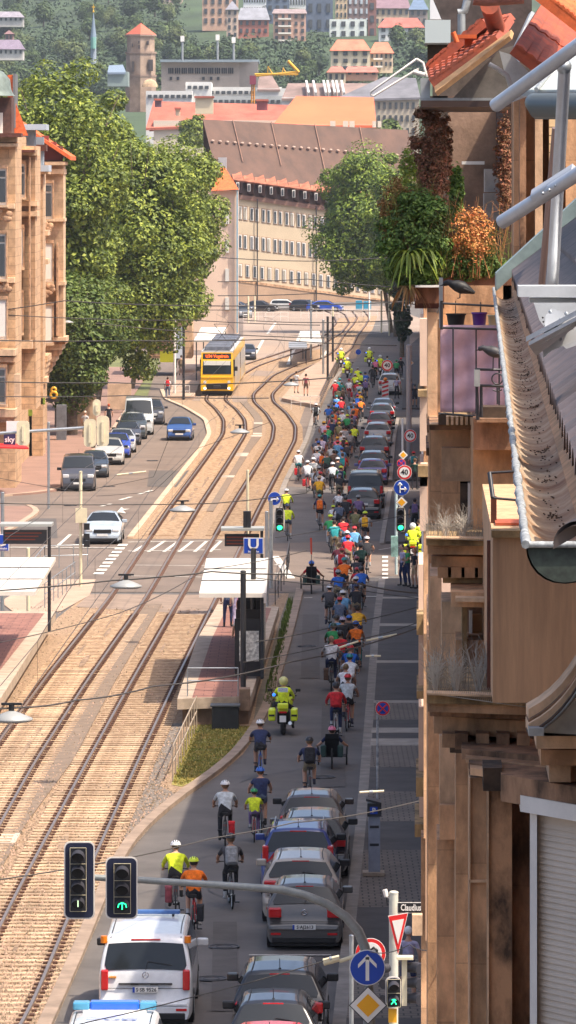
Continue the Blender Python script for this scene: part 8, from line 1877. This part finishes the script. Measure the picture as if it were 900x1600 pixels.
# ---------------- overhead lamps and wires ----------------
def hang_lamp(label, x, y, hgt=8.0, r=.37):
    s = (y-HZ)/(H-hgt); Y = F/s; c = Vector(((x-CX)/s, Y, hgt)); root = empty('hanging_lamp', label, 'street lamp', c, 'lamps hanging over the street'); b = MB(); b.tube([c+Vector((0,0,.16)), c+Vector((0,0,.12)), c+Vector((0,0,.03)), c, c+Vector((0,0,-.03))], [.05,.16,r,r,r*.8], 24); b.build('shade', mat('lamp_grey', (.30,.31,.31), .5, .1), root); b = MB(); b.cyl(c+Vector((0,0,.16)), c+Vector((0,0,.28)), .05, 8); b.box(c.x-.18,c.x+.18,c.y-.03,c.y+.03,c.z+.26,c.z+.30); b.build('fitting', black, root); return c
lc = {}
for (x, y, lab) in ((197,917,'large hanging disc lamp over the near crossing'),(18,1125,'hanging disc lamp at the left edge over the left track'),(285,798,'hanging disc lamp above the tracks beside the traffic island'),(375,676,'hanging disc lamp over the curve of the tracks'),(106,504,'hanging lamp in front of the left apartment bay'),(170,483,'hanging lamp in front of the dark part of the plane trees'),(213,470,'hanging lamp right of the one before the trees'),(300,420,'hanging lamp in front of the rightmost plane tree'),(255,435,'hanging lamp in front of the middle plane tree'),(280,436,'small hanging lamp beside the middle one'),(455,602,'hanging lamp over the far platform')): lc[(x,y)] = hang_lamp(lab, x, y)
def span(pts, hgt, r=.014, label=None, sag=.25, nm='overhead_wire'):
    P = []
    for (x, y) in pts: s = (y-HZ)/(H-hgt); P.append(Vector(((x-CX)/s, F/s, hgt)))
    return P
wires = []
def wire(label, pts, Ys, r=.012, m=wire_m):
    P = [W(x, y, Y) for (x, y), Y in zip(pts, Ys)]; Q = []
    for a, c in zip(P, P[1:]):
        L_ = (c-a).length
        for i in range(8): t = i/8; q = a.lerp(c, t); q.z -= 4*t*(1-t)*L_*.008; Q.append(q)
    Q.append(P[-1]); b = MB(); b.tube(Q, r, 5, cap=False); return tag(b.build('overhead_wire', m), label, 'wire')
WR = [('black wire from the left edge past both near traffic lights to the cyclists',[(-60,1382),(160,1348),(330,1310),(460,1285),(540,1276),(680,1245)],[95,96,98,99,100,102],.012),
('thick pale span wire with clamp crossing the lowest car',[(-60,1640),(150,1594),(300,1558),(505,1502)],[88]*4,.010),
('wire from the mast sign to the sandstone pilaster',[(578,1487),(640,1476),(733,1450)],[88,80,60],.008),
('dark span wire carrying the left hanging lamp',[(-60,1108),(20,1106),(120,1094),(240,1072),(450,1035),(655,980)],[93,94,98,103,112,120],.016),
('dark span wire carrying the large hanging lamp',[(-60,926),(175,907),(255,901),(330,893),(450,897),(560,912),(655,927)],[124,125,125,126,128,132,136],.018),
('straight long wire at the height of the waiting saloon',[(-60,784),(240,788),(340,786),(480,770)],[150]*4,.014),
('wire through the large shelter roof height',[(-60,1015),(180,960),(320,890),(480,860)],[115,120,130,135],.010),
('wire slanting over the right lane near the long-haired rider',[(400,1003),(520,980),(655,948)],[120]*3,.012),('wire over the sun hat rider',[(400,903),(520,915),(655,935)],[120]*3,.010),('wire over the dark road patch',[(430,840),(520,826),(655,800)],[150]*3,.010),
('wire at the orange vest with a white insulator',[(380,1035),(500,1012),(600,990),(655,972)],[120]*4,.011),
('upper wire before the left bay, highest',[(-60,492),(100,470),(340,478),(655,470)],[300]*4,.03),('wire before the left bay, second',[(-60,486),(110,497),(300,500),(500,508)],[300]*4,.025),('long wire across the plane trees at mid height',[(-60,530),(200,532),(420,530),(620,540)],[290]*4,.03),('wire below the tree crowns',[(-60,594),(180,598),(330,600),(520,590)],[270]*4,.03),('wire running above the parked cars',[(-60,618),(200,618),(420,622)],[270]*3,.025),('pale wire across the tram roof',[(150,505),(320,520),(520,528)],[340]*3,.03),('wire across the long building, lower',[(340,440),(480,436),(640,450)],[480]*3,.04),('wire across the long building, upper',[(340,402),(480,408),(640,400)],[480]*3,.04),('wire in front of the long building at street lamps',[(340,462),(500,458),(655,476)],[460]*3,.04),
('wire crossing the far road',[(300,484),(450,482),(640,486)],[450]*3,.035),('wire at the far platform height',[(380,500),(480,504),(640,500)],[430]*3,.035),
('slanting wire towards the blue car',[(-60,735),(120,768),(240,745),(262,690)],[200]*4,.010),('wire by the low traffic island',[(150,775),(240,768),(310,700),(420,660)],[220]*4,.010)]
for lab, pts, Ys, r in WR: wire(lab, pts, Ys, r)
for i, (a, c, Y) in enumerate((((572,1001),(620,991),120),((571,1025),(595,1025),120),((505,1500),(530,1494),88),((562,1238),(600,1236),102),((183,742),(228,737),200),((530,1012),(560,1002),118))): b = MB(); b.cyl(W(*a,Y), W(*c,Y), .022 if Y < 150 else .035, 8); b.cyl(W(a[0]+(c[0]-a[0])*.4,a[1]+(c[1]-a[1])*.4,Y-.01), W(a[0]+(c[0]-a[0])*.55,a[1]+(c[1]-a[1])*.55,Y-.01), .032, 8, 1); tag(b.build('insulator', [cream, steel]), 'pale rod insulator in a span wire, '+('longest, beside the orange vest rider','short, below the longest one','on the clamp at the mast arm','above the parking meter','over the left lane dashes','in the rider column')[i], 'insulator')
# contact wires along the tracks
for PT, nm_ in ((PT1,'left'),(PT2,'right')):
    b = MB(); Pq = [p for p in PT if 70 < p.y < 470][::20]; b.tube([p+Vector((0,0,5.6)) for p in Pq], .012, 4, cap=False)
    Q = []
    for i, p in enumerate(Pq): Q.append(p+Vector((0,0,6.9-.35*math.sin(i*.9)**2)))
    b.tube(Q, .011, 4, cap=False)
    for i in range(0, len(Pq), 2): b.cyl(Pq[i]+Vector((0,0,5.6)), Q[i], .005, 3)
    tag(b.build('contact_wire', wire_m), 'contact wire above the %s tram track' % nm_, 'wire')
# ---------------- haze ----------------
b = MB(); b.box(-850, 850, -30, 3200, -1.0, 200); hzb = b.build('haze', mat('haze_volume'), None); tag(hzb, 'thin pale summer haze filling the air', 'haze', None, 'stuff')
m_ = _M['haze_volume']; n = m_.node_tree.nodes; n.remove(n['Principled BSDF']); vp = n.new('ShaderNodeVolumePrincipled'); vp.inputs['Color'].default_value = (.80,.88,1.0,1); vp.inputs['Density'].default_value = HAZE; vp.inputs['Anisotropy'].default_value = .3; m_.node_tree.links.new(vp.outputs[0], n['Material Output'].inputs['Volume'])
